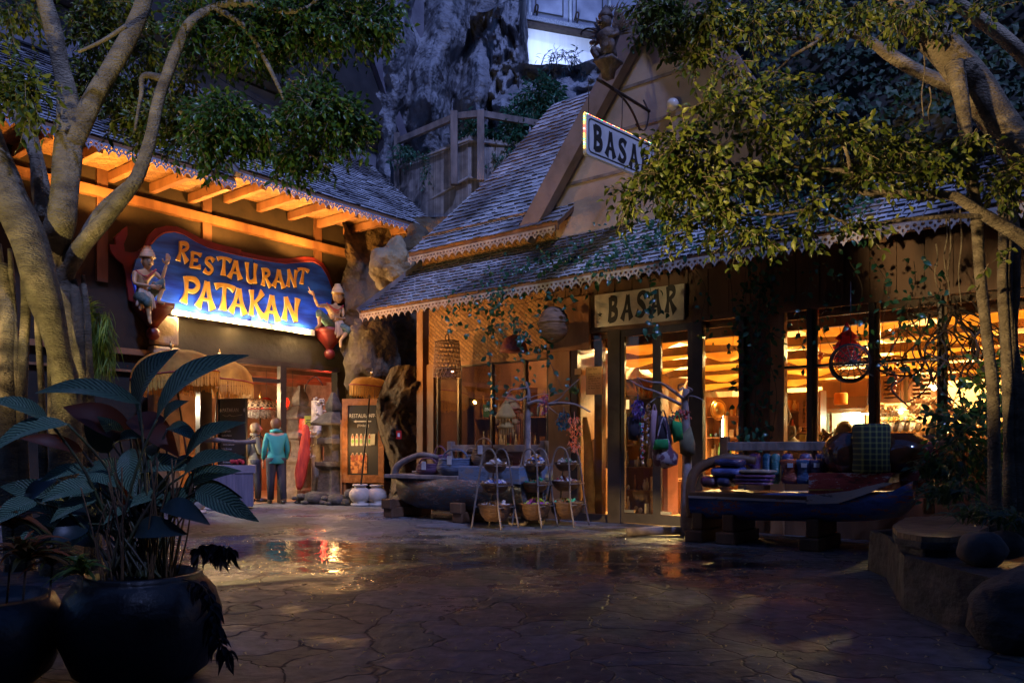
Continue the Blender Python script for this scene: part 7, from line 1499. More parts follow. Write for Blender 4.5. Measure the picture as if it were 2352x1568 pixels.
# lit vertical tube
a_ = C4v(1158, 850, -3.0); b_ = C4v(1165, 680, -3.0); t = thing('strip_lamp', W(a_[0], -3, a_[1]), 'upright white strip lamp behind the pane right of the doors', 'lamp'); f = MB(); f.tube([W(a_[0], -3, a_[1]), W(b_[0], -3, b_[1])], .02, 8); f.build('tube', ME('strip_light', (1, .93, .7), 14), t); f = MB(); f.box((a_[0] + .03, -3.06, a_[1]), (a_[0] + .07, -2.98, b_[1])); f.build('fitting', WOODL, t)
a_ = C4v(1130, 640, -2.2); t = thing('brass_gong', W(a_[0], -2.2, a_[1]), 'round brass gong behind the pane right of the doors', 'gong'); c = W(a_[0], -2.2, a_[1]); f = MB(); f.ball(c, .10, .10, .14, n=20); f.build('disc', BRASS, t); f = MB(); f.tube([c + Vector((.12 * math.cos(a), 0, .16 * math.sin(a))) for a in [i * .35 for i in range(19)]], .012, 6); f.build('rim', BRASS, t)
# red cloth ornament, orange lantern, strings
t = thing('red_cloth_ornament', C5(805, 420, -.3), 'tiered red and pink cloth ornament hanging above the spoked wheel basket', 'ornament'); c = C5(805, 330, -.25); f = MB(); f.lathe([(.01, 0), (.05, -.12), (.09, -.16), (.12, -.20), (.07, -.22), (.14, -.30), (.12, -.34), (.08, -.36), (.15, -.44), (.12, -.48), (.06, -.50)], c, n=12, lobes=6, lob=.2); f.build('cloth', MCloth('red_silk', (.65, .05, .10), (.5, .03, .05), .4), t)
t = thing('orange_paper_lantern', C5(757, 970, -1.2), 'small ribbed orange lantern below the spoked wheel basket', 'lantern'); c = C5(757, 975, -1.2); f = MB(); f.lathe([(.08, 0), (.085, .02), (.085, .14), (.07, .16)], c, n=14, lobes=7, lob=.08); f.build('shade', MCloth('orange_silk', (.75, .35, .05), (.6, .22, .03), .4), t); f = MB(); f.tube([c + Vector((0, 0, .16)), c + Vector((0, 0, .9))], .004, 4); f.build('cord', BLACKM, t)
for cx, c0_, c1_, ks, lab in ((1180, 620, 870, (2, 1, 2), 'red and gold hanging mobile before the left louvred cupboard'), (1385, 660, 920, (3, 3), 'dark bell string hanging before the right louvred cupboard'), (1255, 580, 700, (7, 3), 'short brown bell string near the ceiling'), (600, 560, 680, (2, 1), 'red hanging tassel by the second window post')):
    m_ = MB(); p0_, p1__ = C5(cx, c0_, -1.2), C5(cx, c1_, -1.2)
    m_.tube([p0_ + Vector((0, 0, .5)), p1__], .004, 4)
    for k in range(8): p = p0_.lerp(p1__, k / 7); m_.ball(p + Vector((random.uniform(-.03, .03), 0, 0)), .028 * random.uniform(.6, 1.4), .02, .02, n=8)
    tag(m_.build('hanging_mobile', WARE[2 if 2 in ks else 3]), lab, 'mobile')
f = MB(); c = C4v(490, 600, -1.0); 
t = thing('carved_birdhouse', W(c[0], -1.0, c[1]), 'small carved wooden shrine house with a lit front behind the left door leaf', 'ornament'); f = MB(); f.lathe([(.20, .12), (.21, .14), (.08, .24), (.02, .34)], W(c[0], -1, c[1]), n=4, mat=Matrix.Rotation(R(45), 4, 'Z')); f.build('roof', WOOD, t)
f = MB(); f.box((c[0] - .09, -1.09, c[1] - .12), (c[0] + .09, -.91, c[1] + .12)); f.box((c[0] - .14, -1.14, c[1] - .15), (c[0] + .14, -.86, c[1] - .12)); f.build('house', WOODL, t); f = MB(); f.box((c[0] - .06, -.912, c[1] - .08), (c[0] + .06, -.905, c[1] + .07)); f.build('lit_window', ME('amber_window', (1, .65, .25), 1.5), t)
f = MB(); a_ = C4v(800, 1180, -2.0); f.box((a_[0] - .25, -2.6, .45), (a_[0] + .3, -2.0, .55)); 
for k in range(6): f.box((a_[0] - .24 + k * .09, -2.5, .56), (a_[0] - .20 + k * .09, -2.0, .585))
f.box((a_[0] - .25, -2.6, .02), (a_[0] + .3, -2.1, .45)); tag(f.build('slatted_table', WOODL), 'low table with slatted tray behind the right door leaf', 'table')
f = MB(); a_ = C4v(635, 1180, -1.4); f.box((a_[0] - .05, -1.7, .08), (a_[0] + .05, -1.3, 1.02)); tag(f.build('pink_trolley', M('pink_panel', (.40, .16, .16), rough=.5)), 'narrow dusty pink trolley side behind the door stile', 'trolley')
f = MB(); a_ = C4v(758, 1200, -1.1); f.box((a_[0] - .05, -1.4, .06), (a_[0] + .05, -1.05, .95)); tag(f.build('pink_trolley', _mc['pink_panel']), 'dusty pink upright panel inside the right door leaf', 'trolley')
# ================================================================ trees
def limb(tree, pts, name='limb', m_=None, n=10, cf=None, k=5, na=.22):
    """pts: (px, py, r_px, Y)"""
    P = [A(x, y, Y) for x, y, r, Y in pts]; Rr = [r / F * Y for x, y, r, Y in pts]; f = MB(); f.tube(spline(P, k), rads(Rr, k), n, noise_amp=na); return f.build(name, m_ or BARK, tree)
def sprigs(f, tw, c, rad, n, lf, rnd, origin=None, per=(6, 11), down=.25, wid=.45):
    """twigs with alternate leaves filling an ellipsoid; twigs point away from origin"""
    for i in range(n):
        while True:
            d = Vector((rnd.uniform(-1, 1), rnd.uniform(-1, 1), rnd.uniform(-1, 1)))
            if d.length < 1: break
        p = c + Vector((d.x * rad[0], d.y * rad[1], d.z * rad[2]))
        o = origin or c
        dr = (p - o); dr = dr.normalized() if dr.length > 1e-4 else Vector((0, 0, 1)); dr = (dr + Vector((rnd.uniform(-.7, .7), rnd.uniform(-.7, .7), rnd.uniform(-.6, .4) - down))).normalized()
        m = rnd.randint(*per); L = lf * m * .42; q = p - dr * L * .5; pts = []
        bend = Vector((rnd.uniform(-.3, .3), rnd.uniform(-.3, .3), -.35)) * L * .5
        for j in range(m + 1): t = j / m; pts.append(q + dr * L * t + bend * t * t)
        tw.tube(pts[::2] if len(pts) > 4 else pts, .0035, 3, False)
        for j in range(1, m + 1):
            ax = (pts[j] - pts[j - 1]).normalized(); sd = ax.orthogonal().normalized(); sd = Matrix.Rotation(j * 2.4 + rnd.uniform(-.5, .5), 3, ax) @ sd
            ld = (ax * .75 + sd * .9 + Vector((0, 0, -.25))).normalized(); l_ = lf * rnd.uniform(.7, 1.2)
            f.leaf(pts[j], pts[j] + ld * l_, l_ * wid, .12, nrm=sd.cross(ax) + Vector((0, 0, .8)), n=3, fold=.22)
def foliage(tree, blobs, lf, m_, seed, name='leaf_cluster', dens=1.0, tm=None, wid=.45):
    rnd = random.Random(seed)
    for (px, py, rx, ry, Y, n) in blobs:
        f = MB(); tw = MB(); c = A(px, py, Y); r = (rx / F * Y, max(rx, ry) / F * Y * .8, ry / F * Y)
        sprigs(f, tw, c, r, int(n * dens), lf, rnd, wid=wid); o = f.build(name, m_, tree); tw.build('twigs', tm or BARK, o)
lt = thing('fig_tree', A(100, 1300, 7.3) - Vector((0, 0, A(100, 1300, 7.3).z)), 'big forked fig tree with pale smooth trunks at the left edge', 'tree')
B = 7.0
limb(lt, [(-40, 300, 37, B - .2), (10, 430, 38, B - .2), (52, 520, 38, B - .2), (85, 620, 36, B - .2), (112, 720, 30, B - .2), (138, 820, 27, B - .2), (152, 900, 28, B - .2), (150, 1050, 34, B - .2), (140, 1330, 44, B - .1)], 'trunk', n=16)
limb(lt, [(85, -60, 17, B), (102, 0, 17, B), (120, 60, 18, B), (142, 150, 18, B), (158, 230, 24, B), (158, 320, 27, B), (150, 420, 29, B), (140, 500, 33, B), (128, 580, 30, B + .2), (150, 700, 22, B + .3), (165, 900, 24, B + .3), (175, 1350, 33, B + .3)], 'trunk', n=16)
limb(lt, [(165, 330, 22, B), (190, 275, 22, B), (218, 222, 21, B), (255, 160, 19, B), (292, 95, 18, B), (325, 20, 18, B), (345, -60, 16, B)], 'limb', n=14)
limb(lt, [(110, 700, 26, B + .3), (150, 620, 25, B + .25), (195, 555, 19, B + .1), (245, 500, 17, B), (300, 430, 15, B - .1), (322, 390, 14, B - .1), (345, 320, 13, B - .1), (362, 240, 13, B - .1), (385, 170, 12, B - .1), (410, 105, 11, B - .1), (440, 50, 11, B - .1), (500, 15, 9, B), (580, 8, 7, B), (650, 26, 6, B), (705, 20, 5, B), (735, -10, 4, B)], 'limb', n=12)
limb(lt, [(150, 640, 19, B + .3), (185, 560, 14, B + .3), (225, 490, 11, B + .25), (275, 440, 10, B + .2), (318, 405, 8, B + .1)], 'limb', n=10)
limb(lt, [(-20, 120, 12, B + .3), (10, 215, 9, B + .3), (50, 295, 10, B + .3), (80, 365, 11, B + .2), (88, 440, 14, B + .2), (105, 500, 20, B + .1)], 'limb', n=8)
limb(lt, [(60, 230, 8, B + .3), (75, 310, 12, B + .3), (92, 400, 16, B + .3), (100, 480, 20, B + .2)], 'limb', n=8)
limb(lt, [(495, 20, 8, B), (560, 60, 6, B), (600, 120, 5, B), (640, 200, 4.5, B), (665, 250, 4, B), (700, 272, 3, B)], 'branch', n=7)
limb(lt, [(370, 180, 9, B), (330, 175, 6, B), (325, 215, 5, B), (318, 250, 4, B), (310, 300, 3, B)], 'branch', n=7)
limb(lt, [(410, 250, 6, B), (430, 275, 5, B), (455, 305, 4, B), (480, 340, 3, B)], 'branch', n=6)
limb(lt, [(290, 60, 5, B - .3), (235, 95, 4, B - .3), (180, 120, 3, B - .3)], 'branch', n=6)
for i, (x0, x1, r) in enumerate(((5, 20, 14), (32, 45, 9), (60, 52, 12), (86, 100, 8), (20, 30, 22), (118, 128, 10), (200, 215, 9), (178, 190, 16))):
    limb(lt, [(x0 - 10, 560 + 12 * i, r * .5, B + .3), (x0, 720, r * .8, B + .25), (x1 - 6 + 5 * math.sin(i), 900, r, B + .2), (x1, 1060, r * 1.1, B + .15), (x1 + 8, 1340, r * 1.5, B + .1)], 'aerial_root', n=8, na=.4)
foliage(lt, [(60, 210, 62, 62, 6.6, 42), (20, 190, 40, 35, 6.6, 10)], .085, LEAF_W, 3)
foliage(lt, [(30, 30, 80, 40, 7.2, 46), (225, 70, 60, 80, 7.4, 80), (215, 180, 50, 40, 7.4, 34), (260, 20, 80, 40, 7.4, 50), (335, 130, 60, 70, 7.5, 60), (290, 230, 50, 60, 7.4, 60), (360, 260, 55, 50, 7.3, 40), (325, 290, 40, 40, 7.4, 26), (420, 200, 40, 60, 7.3, 30), (430, 290, 45, 60, 7.3, 44)], .075, LEAF_W, 4)
foliage(lt, [(470, 70, 80, 70, 7.2, 130), (580, 90, 80, 60, 7.2, 150), (690, 70, 90, 60, 7.2, 160), (800, 50, 80, 50, 7.1, 130), (870, 45, 45, 40, 7.1, 60), (620, 20, 120, 40, 7.2, 120), (780, 0, 100, 30, 7.2, 90), (520, 275, 82, 58, 7.0, 190), (590, 300, 55, 45, 7.0, 80), (480, 330, 40, 50, 7.0, 60), (735, 265, 92, 60, 7.0, 210), (790, 290, 50, 55, 7.0, 90), (725, 190, 40, 30, 7.0, 26), (668, 370, 38, 28, 7.0, 30), (710, 350, 60, 30, 7.0, 50)], .072, LEAF_D, 5, dens=.85)
# fern tuft hanging behind the trunk
f = MB(); rnd = random.Random(8)
for i in range(620):
    c = A(205 + rnd.uniform(-38, 48), 770 + rnd.uniform(-60, 50), 8.2); q = c + Vector((rnd.uniform(-.06, .10), rnd.uniform(-.15, .15), -rnd.uniform(.12, .34))); f.leaf(c, q, .011, .2, n=3)
for i in range(160):
    a = rnd.uniform(-.6, 1.5); c = A(165, 735, 8.2); q = c + Vector((math.sin(a), rnd.uniform(-.3, .3), math.cos(a))) * rnd.uniform(.15, .42); f.leaf(c.lerp(q, .4), q, .016, .3, n=3)
tag(f.build('hanging_fern', MLeaf('fern_leaf', (.08, .16, .02), (.28, .38, .06), .5, .4)), 'fine leaved drooping fern hanging behind the left trunk', 'fern')
# ---------------------------------------------------------------- right tree
rt_ = thing('fig_tree', Vector((4.0, 6.4, 0)), 'leaning fig tree with ropey aerial trunks at the right edge', 'tree')
D = 6.2
limb(rt_, [(2010, -80, 36, D), (2060, 0, 33, D), (2110, 55, 34, D), (2165, 108, 36, D), (2245, 208, 40, D), (2290, 275, 38, D), (2345, 350, 38, D), (2420, 440, 44, D)], 'trunk', n=18, na=.12)
limb(rt_, [(2192, 150, 22, D - .15), (2203, 200, 17, D - .2), (2212, 250, 15, D - .2), (2226, 372, 13, D - .2), (2243, 500, 13, D - .2), (2253, 643, 12, D - .2), (2270, 800, 12, D - .2), (2281, 910, 13, D - .2), (2284, 1100, 14, D - .1), (2290, 1250, 18, D)], 'aerial_trunk', n=12, na=.12)
for dx, r, ph in ((0, 10, 0), (16, 9, 1.2), (28, 10, 2.2)):
    limb(rt_, [(2292 + dx * .3 + 5 * math.sin(ph), 380, r * .9, D + .1), (2300 + dx + 4 * math.sin(ph + 1), 500, r, D + .1), (2302 + dx - 3 * math.sin(ph * 2), 640, r, D + .05), (2310 + dx * .6, 780, r * 1.1, D + .05), (2314 + dx, 900, r * 1.1, D), (2318 + dx, 1050, r * 1.2, D), (2322 + dx, 1250, r * 1.6, D)], 'aerial_trunk', n=10, na=.3)
limb(rt_, [(2400, 585, 20, D - .3), (2345, 545, 16, D - .3), (2262, 495, 13, D - .3), (2215, 465, 12, D - .3), (2185, 450, 11, D - .3), (2120, 449, 10, D - .3), (2061, 446, 9, D - .3), (1972, 438, 7, D - .3), (1955, 398, 6, D - .3), (1900, 390, 5.5, D - .3), (1840, 384, 5, D - .3), (1760, 378, 4.5, D - .3), (1690, 377, 3.5, D - .3)], 'branch', n=10)
limb(rt_, [(2262, 497, 7, D - .3), (2200, 496, 6, D - .35), (2144, 500, 5.5, D - .4), (2060, 507, 5, D - .4), (2010, 518, 4.5, D - .4), (1975, 534, 4, D - .4), (1930, 505, 3.5, D - .4), (1895, 491, 3.5, D - .4), (1854, 482, 3, D - .4), (1780, 492, 3, D - .4), (1700, 494, 2.5, D - .4), (1660, 486, 2, D - .4)], 'branch', n=8)
limb(rt_, [(2240, 235, 20, D + .5), (2190, 200, 17, D + .6), (2110, 165, 14, D + .6), (2040, 124, 14, D + .6), (1991, 90, 10, D + .6), (1937, 76, 9, D + .5), (1890, 88, 9, D + .5), (1833, 82, 8, D + .5), (1800, 50, 7, D + .5), (1770, 22, 6, D + .5), (1730, -10, 5, D + .5)], 'branch', n=10)
limb(rt_, [(1850, 85, 5, D + .5), (1760, 96, 4, D + .5), (1700, 100, 3, D + .5), (1640, 104, 2.5, D + .5)], 'branch', n=6)
limb(rt_, [(1890, 90, 4, D + .4), (1820, 130, 3.5, D + .4), (1760, 185, 3, D + .3), (1700, 210, 2.5, D + .3)], 'branch', n=6)
limb(rt_, [(2190, 0, 16, D + .4), (2227, 28, 15, D + .4), (2290, 75, 15, D + .4), (2352, 130, 16, D + .4), (2420, 200, 18, D + .4)], 'limb', n=12)
limb(rt_, [(1955, 400, 5, D - .3), (1945, 350, 4, D - .3), (1925, 310, 3.5, D - .3), (1895, 270, 3, D - .3), (1870, 245, 2, D - .3)], 'branch', n=6)
for (x, y0, y1) in ((2120, 100, 280), (2135, 200, 290), (2172, 490, 640), (2180, 500, 690), (2150, 560, 660), (2205, 480, 700)):
    limb(rt_, [(x, y0, 2, D), (x + 4, (y0 * 2 + y1) / 3, 1.8, D), (x - 3, (y0 + 2 * y1) / 3, 1.6, D), (x + 3, y1, 1.2, D)], 'hanging_root', n=5)
foliage(rt_, [(1700, 255, 60, 50, 6.0, 30), (1780, 320, 70, 50, 6.0, 34), (1640, 235, 50, 36, 6.0, 14), (1790, 210, 70, 50, 6.2, 24), (1560, 345, 70, 62, 5.9, 62), (1500, 400, 42, 50, 5.9, 26), (1585, 430, 80, 60, 5.9, 46), (1450, 450, 34, 40, 5.9, 12), (1650, 370, 45, 50, 5.9, 16), (1720, 430, 90, 50, 5.9, 36), (1800, 400, 80, 36, 5.9, 22), (1640, 500, 80, 36, 5.9, 24), (1730, 540, 90, 30, 5.8, 22), (1870, 255, 60, 40, 5.9, 22), (1930, 330, 80, 45, 5.9, 30), (2050, 345, 90, 50, 5.9, 48), (2130, 390, 80, 50, 5.9, 44), (2230, 330, 50, 50, 5.9, 16), (2310, 410, 60, 55, 5.9, 30), (1990, 420, 80, 30, 5.9, 20), (1865, 470, 70, 30, 5.8, 14), (1960, 525, 50, 24, 5.8, 8), (1860, 535, 50, 30, 5.8, 6), (2290, 600, 40, 40, 5.9, 4), (1560, 520, 50, 40, 5.9, 14)], .068, LEAF_W, 14, dens=.98, wid=.50)
foliage(rt_, [(1490, 12, 50, 24, 6.5, 22), (1520, 50, 70, 45, 6.5, 64), (1620, 40, 80, 45, 6.4, 60), (1740, 50, 80, 45, 6.4, 44), (1850, 25, 80, 36, 6.4, 34), (1600, 130, 50, 36, 6.5, 22), (1690, 165, 50, 36, 6.4, 18), (1970, 35, 70, 36, 6.3, 26), (2080, 30, 60, 36, 6.0, 20), (2160, 50, 50, 50, 6.0, 12), (2290, 15, 60, 28, 5.8, 8)], .066, LEAF_W, 15, dens=1.1, wid=.48)
# ---------------------------------------------------------------- ivy and climbers
def ivy(f, tw, P, n, lf, rnd, spread=.1, nrm=(0, -1, .4)):
    """leaves round a stem path"""
    sp = spline(P, 6); tw.tube(sp, .004, 4, False)
    for i in range(n):
        p = rnd.choice(sp) + Vector((rnd.gauss(0, spread), rnd.gauss(0, spread), rnd.gauss(0, spread))); d = Vector((rnd.uniform(-1, 1), rnd.uniform(-.6, .3), rnd.uniform(-1.2, .4))).normalized(); l_ = lf * rnd.uniform(.6, 1.3)
        f.leaf(p, p + d * l_, l_ * .62, .1, nrm=Vector(nrm) + Vector((rnd.uniform(-.8, .8), rnd.uniform(-.6, .6), rnd.uniform(-.6, .6))), n=3, fold=.12)
rnd = random.Random(31)
def climber(name, label, paths, n, lf, spread, m_=LEAF_I, cat='vine'):
    f = MB(); tw = MB()
    for P in paths: ivy(f, tw, P, n, lf, rnd, spread)
    o = thing(name, paths[0][0], label, cat); f.build('foliage', m_, o); tw.build('stems', M('vine_stem', (.07, .05, .035), rough=.8), o); return o
RV = lambda u, v, dz=.05: W(u, v, 3.47 + (1 - v) * .9 + dz)
paths = []
for i in range(16): u = rnd.uniform(-.9, 3.2); paths.append([RV(u + .8, .05), RV(u + rnd.uniform(0, .5), .35), RV(u, .7), RV(u - rnd.uniform(0, .6), .98)])
climber('roof_creeper', 'dense blue green creeper spilling over the lower shop roof beside the gable', paths, 95, .075, .10)
paths = []
for i in range(9): u = rnd.uniform(-3.4, -.9); paths.append([RV(u + .6, .5), RV(u + .3, .7), RV(u, .96), W(u - .2, 1.05, 3.3)])
climber('roof_creeper', 'sparse creeper runners along the eave above the woven wall', paths, 30, .075, .10)
paths = [[PV(*p, .9) for p in q] for q in ([(1020, 670), (1080, 690), (1150, 700), (1230, 690), (1330, 640), (1420, 610)], [(1100, 700), (1150, 730), (1210, 745), (1270, 720), (1330, 690)], [(1170, 720), (1190, 760), (1215, 790), (1250, 800)], [(1080, 690), (1040, 730), (1060, 760), (1110, 755), (1160, 770)], [(1130, 700), (1120, 790), (1140, 880), (1130, 930)], [(1190, 740), (1200, 850), (1180, 930)], [(1260, 700), (1255, 800), (1290, 890)], [(1300, 650), (1420, 620), (1530, 600)], [(1480, 610), (1500, 700), (1490, 760)])]
climber('eave_climber', 'tangled climber hanging from the eave in front of the left window', paths, 42, .085, .085)
for k in range(7):
    pass
paths = []
for i in range(7): x = 1705 + i * 11; paths.append([PV(x, 1010, .12), PV(x + rnd.uniform(-10, 14), 900, .14), PV(x + rnd.uniform(-14, 10), 790, .16), PV(x + rnd.uniform(-5, 10), 690, .2), PV(x + 10, 600, .4)])
climber('post_climber', 'leafy climber covering the dark wall between doors and right windows', paths, 42, .08, .07)
t = [[PV(1600 + 60 * i + rnd.uniform(-20, 20), 600, .8), PV(1620 + 60 * i, 660, .7), PV(1600 + 58 * i + rnd.uniform(-30, 30), 740, .6), PV(1625 + 58 * i, 800 + rnd.uniform(-30, 40), .5)] for i in range(10)]
climber('window_climber', 'thin leafy strands dangling over the right windows', t, 26, .075, .06)
# tangled bare vines right
vm = thing('tangled_vine', PV(2190, 800, .5), 'mass of bare looping lianas before the last right window', 'vine'); f = MB()
for i in range(34):
    x, y = 2120 + rnd.gauss(60, 45), rnd.uniform(680, 760); P = []
    for k in range(7): P.append(PV(x, y, .5 + rnd.uniform(-.15, .15))); x += rnd.gauss(8, 28); y += rnd.uniform(15, 45)
    f.tube(spline(P, 4), rnd.uniform(.004, .014), 5)
for i in range(10):
    x = 1850 + rnd.uniform(0, 350); y = 700; P = []
    for k in range(6): P.append(PV(x, y, .5)); x += rnd.gauss(0, 14); y += rnd.uniform(15, 35)
    f.tube(spline(P, 4), .004, 4)
f.tube(spline([PV(1985, 820, .4), PV(2030, 855, .4), PV(2090, 862, .4), PV(2120, 840, .4), PV(2128, 790, .4), PV(2160, 750, .4)]), .013, 6)
f.build('stems', M('dark_vine', (.045, .03, .02), rough=.8), vm)
f = MB(); tw = MB(); 
for q in ([(2020, 840), (2090, 860), (2125, 830)], [(2100, 740), (2170, 760), (2230, 740)], [(2150, 860), (2230, 900), (2260, 960)], [(2160, 930), (2200, 980), (2260, 1000)]): ivy(f, tw, [PV(*p, .45) for p in q], 30, .09, rnd, .09)
f.build('leaves', LEAF_I, vm)
# ivy wall, upper right: leaves cover a sloping back wall
iw = MB(); rnd = random.Random(77)
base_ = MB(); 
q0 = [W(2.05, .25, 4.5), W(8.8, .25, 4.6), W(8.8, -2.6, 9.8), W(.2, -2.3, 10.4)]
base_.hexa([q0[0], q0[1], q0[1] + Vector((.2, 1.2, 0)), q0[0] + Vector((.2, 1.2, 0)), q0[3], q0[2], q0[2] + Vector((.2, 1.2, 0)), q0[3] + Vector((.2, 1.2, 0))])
ivb = thing('ivy_bank', (q0[0] + q0[1]) / 2, 'wide dark bank of ivy filling the upper right behind the tree', 'ivy')
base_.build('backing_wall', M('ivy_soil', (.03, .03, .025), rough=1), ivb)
for i in range(8500):
    s_, t_ = rnd.random(), rnd.random();  p = bil(q0[0], q0[1], q0[3], q0[2], s_, t_); b_ = noise.noise(Vector((s_ * 14, t_ * 8, 2))); p = p + Vector((0, -1, .2)) * (.12 + .38 * max(0, b_ + .2)) + Vector((rnd.gauss(0, .05), rnd.gauss(0, .1), rnd.gauss(0, .05)))
    d = Vector((rnd.uniform(-1, 1), rnd.uniform(-.9, 0), rnd.uniform(-1, .1))).normalized(); l_ = rnd.uniform(.07, .14); iw.leaf(p, p + d * l_, l_ * .7, .1, nrm=(rnd.uniform(-.5, .5), -1, rnd.uniform(0, 1)), n=2, fold=.15)
lv = iw.build('ivy_leaves', MLeaf('ivy_dark_leaf', (.006, .03, .010), (.018, .06, .02), .6, .15), ivb); tag(lv, kind='stuff')
# bush on rock ledge and bamboo sprig, balcony plants
def bush(name, blobs, lf, m_, label, seed, cat='bush', wid=.35):
    t = thing(name, A(blobs[0][0], blobs[0][1], blobs[0][4]), label, cat); foliage(t, blobs, lf, m_, seed, 'foliage', wid=wid)
LFB = MLeaf('blue_green_leaf', (.02, .09, .05), (.05, .17, .09), .4, .3)
bush('rock_bush', [(1240, 235, 50, 45, 18.8, 90), (1205, 285, 45, 34, 18.6, 70), (1265, 195, 36, 24, 18.9, 30), (1180, 320, 40, 30, 18.3, 40)], .17, LFB, 'blue green bush growing against the rock above the fence', 41)
bush('bamboo_sprig', [(1290, 128, 35, 12, 19.5, 12), (1320, 140, 20, 14, 19.5, 8)], .17, MLeaf('bamboo_leaf', (.02, .05, .06), (.04, .08, .09), .5, .2), 'thin bamboo sprig silhouetted on the bright white wall', 42, 'plant', .18)
bush('balcony_plant', [(1090, 300, 35, 22, 18.2, 50), (1140, 330, 30, 18, 18.2, 26)], .15, LFB, 'feathery plant behind the corner of the balcony rail', 43)
bush('balcony_plant', [(930, 350, 25, 14, 18.4, 22)], .13, LFB, 'small plant at the left end of the bamboo screen', 44)
bush('screen_creeper', [(975, 380, 8, 40, 18.0, 14), (1135, 370, 25, 14, 17.9, 14)], .10, LFB, 'creeper trailing down the bamboo screen', 45, 'vine')
# ================================================================ foreground plants
def striped_leaf():
    m = bpy.data.materials.new('striped_leaf'); m.use_nodes = True; n = m.node_tree; p = n.nodes['Principled BSDF']; L = n.links.new
    uv = n.nodes.new('ShaderNodeUVMap'); sp = n.nodes.new('ShaderNodeSeparateXYZ'); L(uv.outputs[0], sp.inputs[0])
    def mt(op, a, b=None, c=None):
        q = n.nodes.new('ShaderNodeMath'); q.operation = op
        for i, x in enumerate((a, b, c)):
            if x is None: continue
            if hasattr(x, 'is_linked'): L(x, q.inputs[i])
            else: q.inputs[i].default_value = x
        return q.outputs[0]
    ab = mt('ABSOLUTE', mt('SUBTRACT', sp.outputs[1], .5)); ph = mt('SUBTRACT', mt('MULTIPLY', sp.outputs[0], 17), mt('MULTIPLY', ab, 7.0)); 
    nz = n.nodes.new('ShaderNodeTexNoise'); nz.inputs['Scale'].default_value = 9; L(uv.outputs[0], nz.inputs[0]); ph = mt('ADD', ph, mt('MULTIPLY', nz.outputs[0], .7))
    w = mt('ABSOLUTE', mt('SINE', mt('MULTIPLY', ph, 3.1416))); rp = n.nodes.new('ShaderNodeValToRGB'); L(w, rp.inputs[0])
    rp.color_ramp.elements[0].position = .15; rp.color_ramp.elements[0].color = (.02, .055, .035, 1); rp.color_ramp.elements[1].position = .95; rp.color_ramp.elements[1].color = (.16, .26, .15, 1)
    L(rp.outputs[0], p.inputs['Base Color']); p.inputs['Roughness'].default_value = .38; b = n.nodes.new('ShaderNodeBump'); b.inputs['Strength'].default_value = .5; b.inputs['Distance'].default_value = .01; L(w, b.inputs['Height']); L(b.outputs[0], p.inputs['Normal']); return m
CAL = striped_leaf(); CALR = MLeaf('red_leaf_back', (.09, .02, .015), (.16, .05, .02), .5, .3); CALD = MLeaf('dark_leaf', (.012, .025, .025), (.02, .04, .04), .4, .1)
pt = thing('potted_striped_plant', Vector((-1.77, 3.75, .45)), 'tall prayer plant with long silver striped dark leaves in the big jar', 'plant')
LV = [(317, 945, 401, 813, 62, 3.9, 0), (360, 962, 552, 826, 58, 3.7, 0), (321, 927, 103, 903, 42, 3.8, 0), (156, 974, -8, 1037, 48, 3.6, 0), (110, 965, -14, 922, 34, 3.6, 0), (191, 1037, 60, 1008, 28, 3.9, 1), (386, 982, 452, 1012, 30, 3.9, 0), (379, 982, 428, 925, 34, 4.0, 0), (427, 1052, 552, 975, 38, 3.8, 0), (422, 1090, 551, 1052, 38, 3.75, 0), (450, 1128, 581, 1190, 48, 3.6, 0), (447, 1120, 547, 1140, 32, 3.9, 2), (276, 1014, 228, 960, 32, 4.0, 0), (261, 1024, 335, 1006, 28, 4.0, 0), (300, 1030, 312, 1138, 42, 3.9, 0), (352, 1018, 364, 1064, 28, 4.0, 0), (203, 1078, 99, 1104, 28, 3.8, 0), (207, 1080, 262, 1114, 40, 3.8, 0), (222, 1122, 106, 1150, 44, 3.7, 0), (220, 1148, 124, 1195, 32, 3.7, 0), (84, 1153, -4, 1200, 44, 3.6, 0), (374, 1138, 288, 1166, 22, 3.8, 0), (308, 1168, 244, 1200, 22, 3.8, 0), (203, 1203, 122, 1245, 50, 3.7, 2), (312, 1223, 420, 1225, 46, 3.7, 2), (372, 1166, 472, 1200, 42, 3.65, 2), (300, 1010, 160, 940, 60, 4.0, 1), (300, 960, 400, 1040, 58, 4.0, 1), (246, 1080, 300, 1160, 50, 4.1, 1), (250, 1040, 200, 960, 40, 4.1, 2), (330, 1090, 400, 1150, 40, 4.1, 2), (270, 1250, 330, 1330, 44, 3.9, 2), (130, 1100, 60, 1160, 36, 3.9, 2), (240, 1190, 170, 1250, 40, 3.9, 0), (400, 1060, 470, 1090, 30, 4.0, 2)]
rnd = random.Random(55)
for k in range(30):
    x0 = rnd.uniform(150, 420); y0 = rnd.uniform(1080, 1230); a = rnd.uniform(-1, 1); LV.append((x0, y0, x0 + 95 * math.sin(a * 1.5) + (x0 - 290) * .4, y0 + rnd.uniform(-70, 50), rnd.uniform(34, 50), rnd.uniform(3.85, 4.15), rnd.choice((0, 0, 2))))
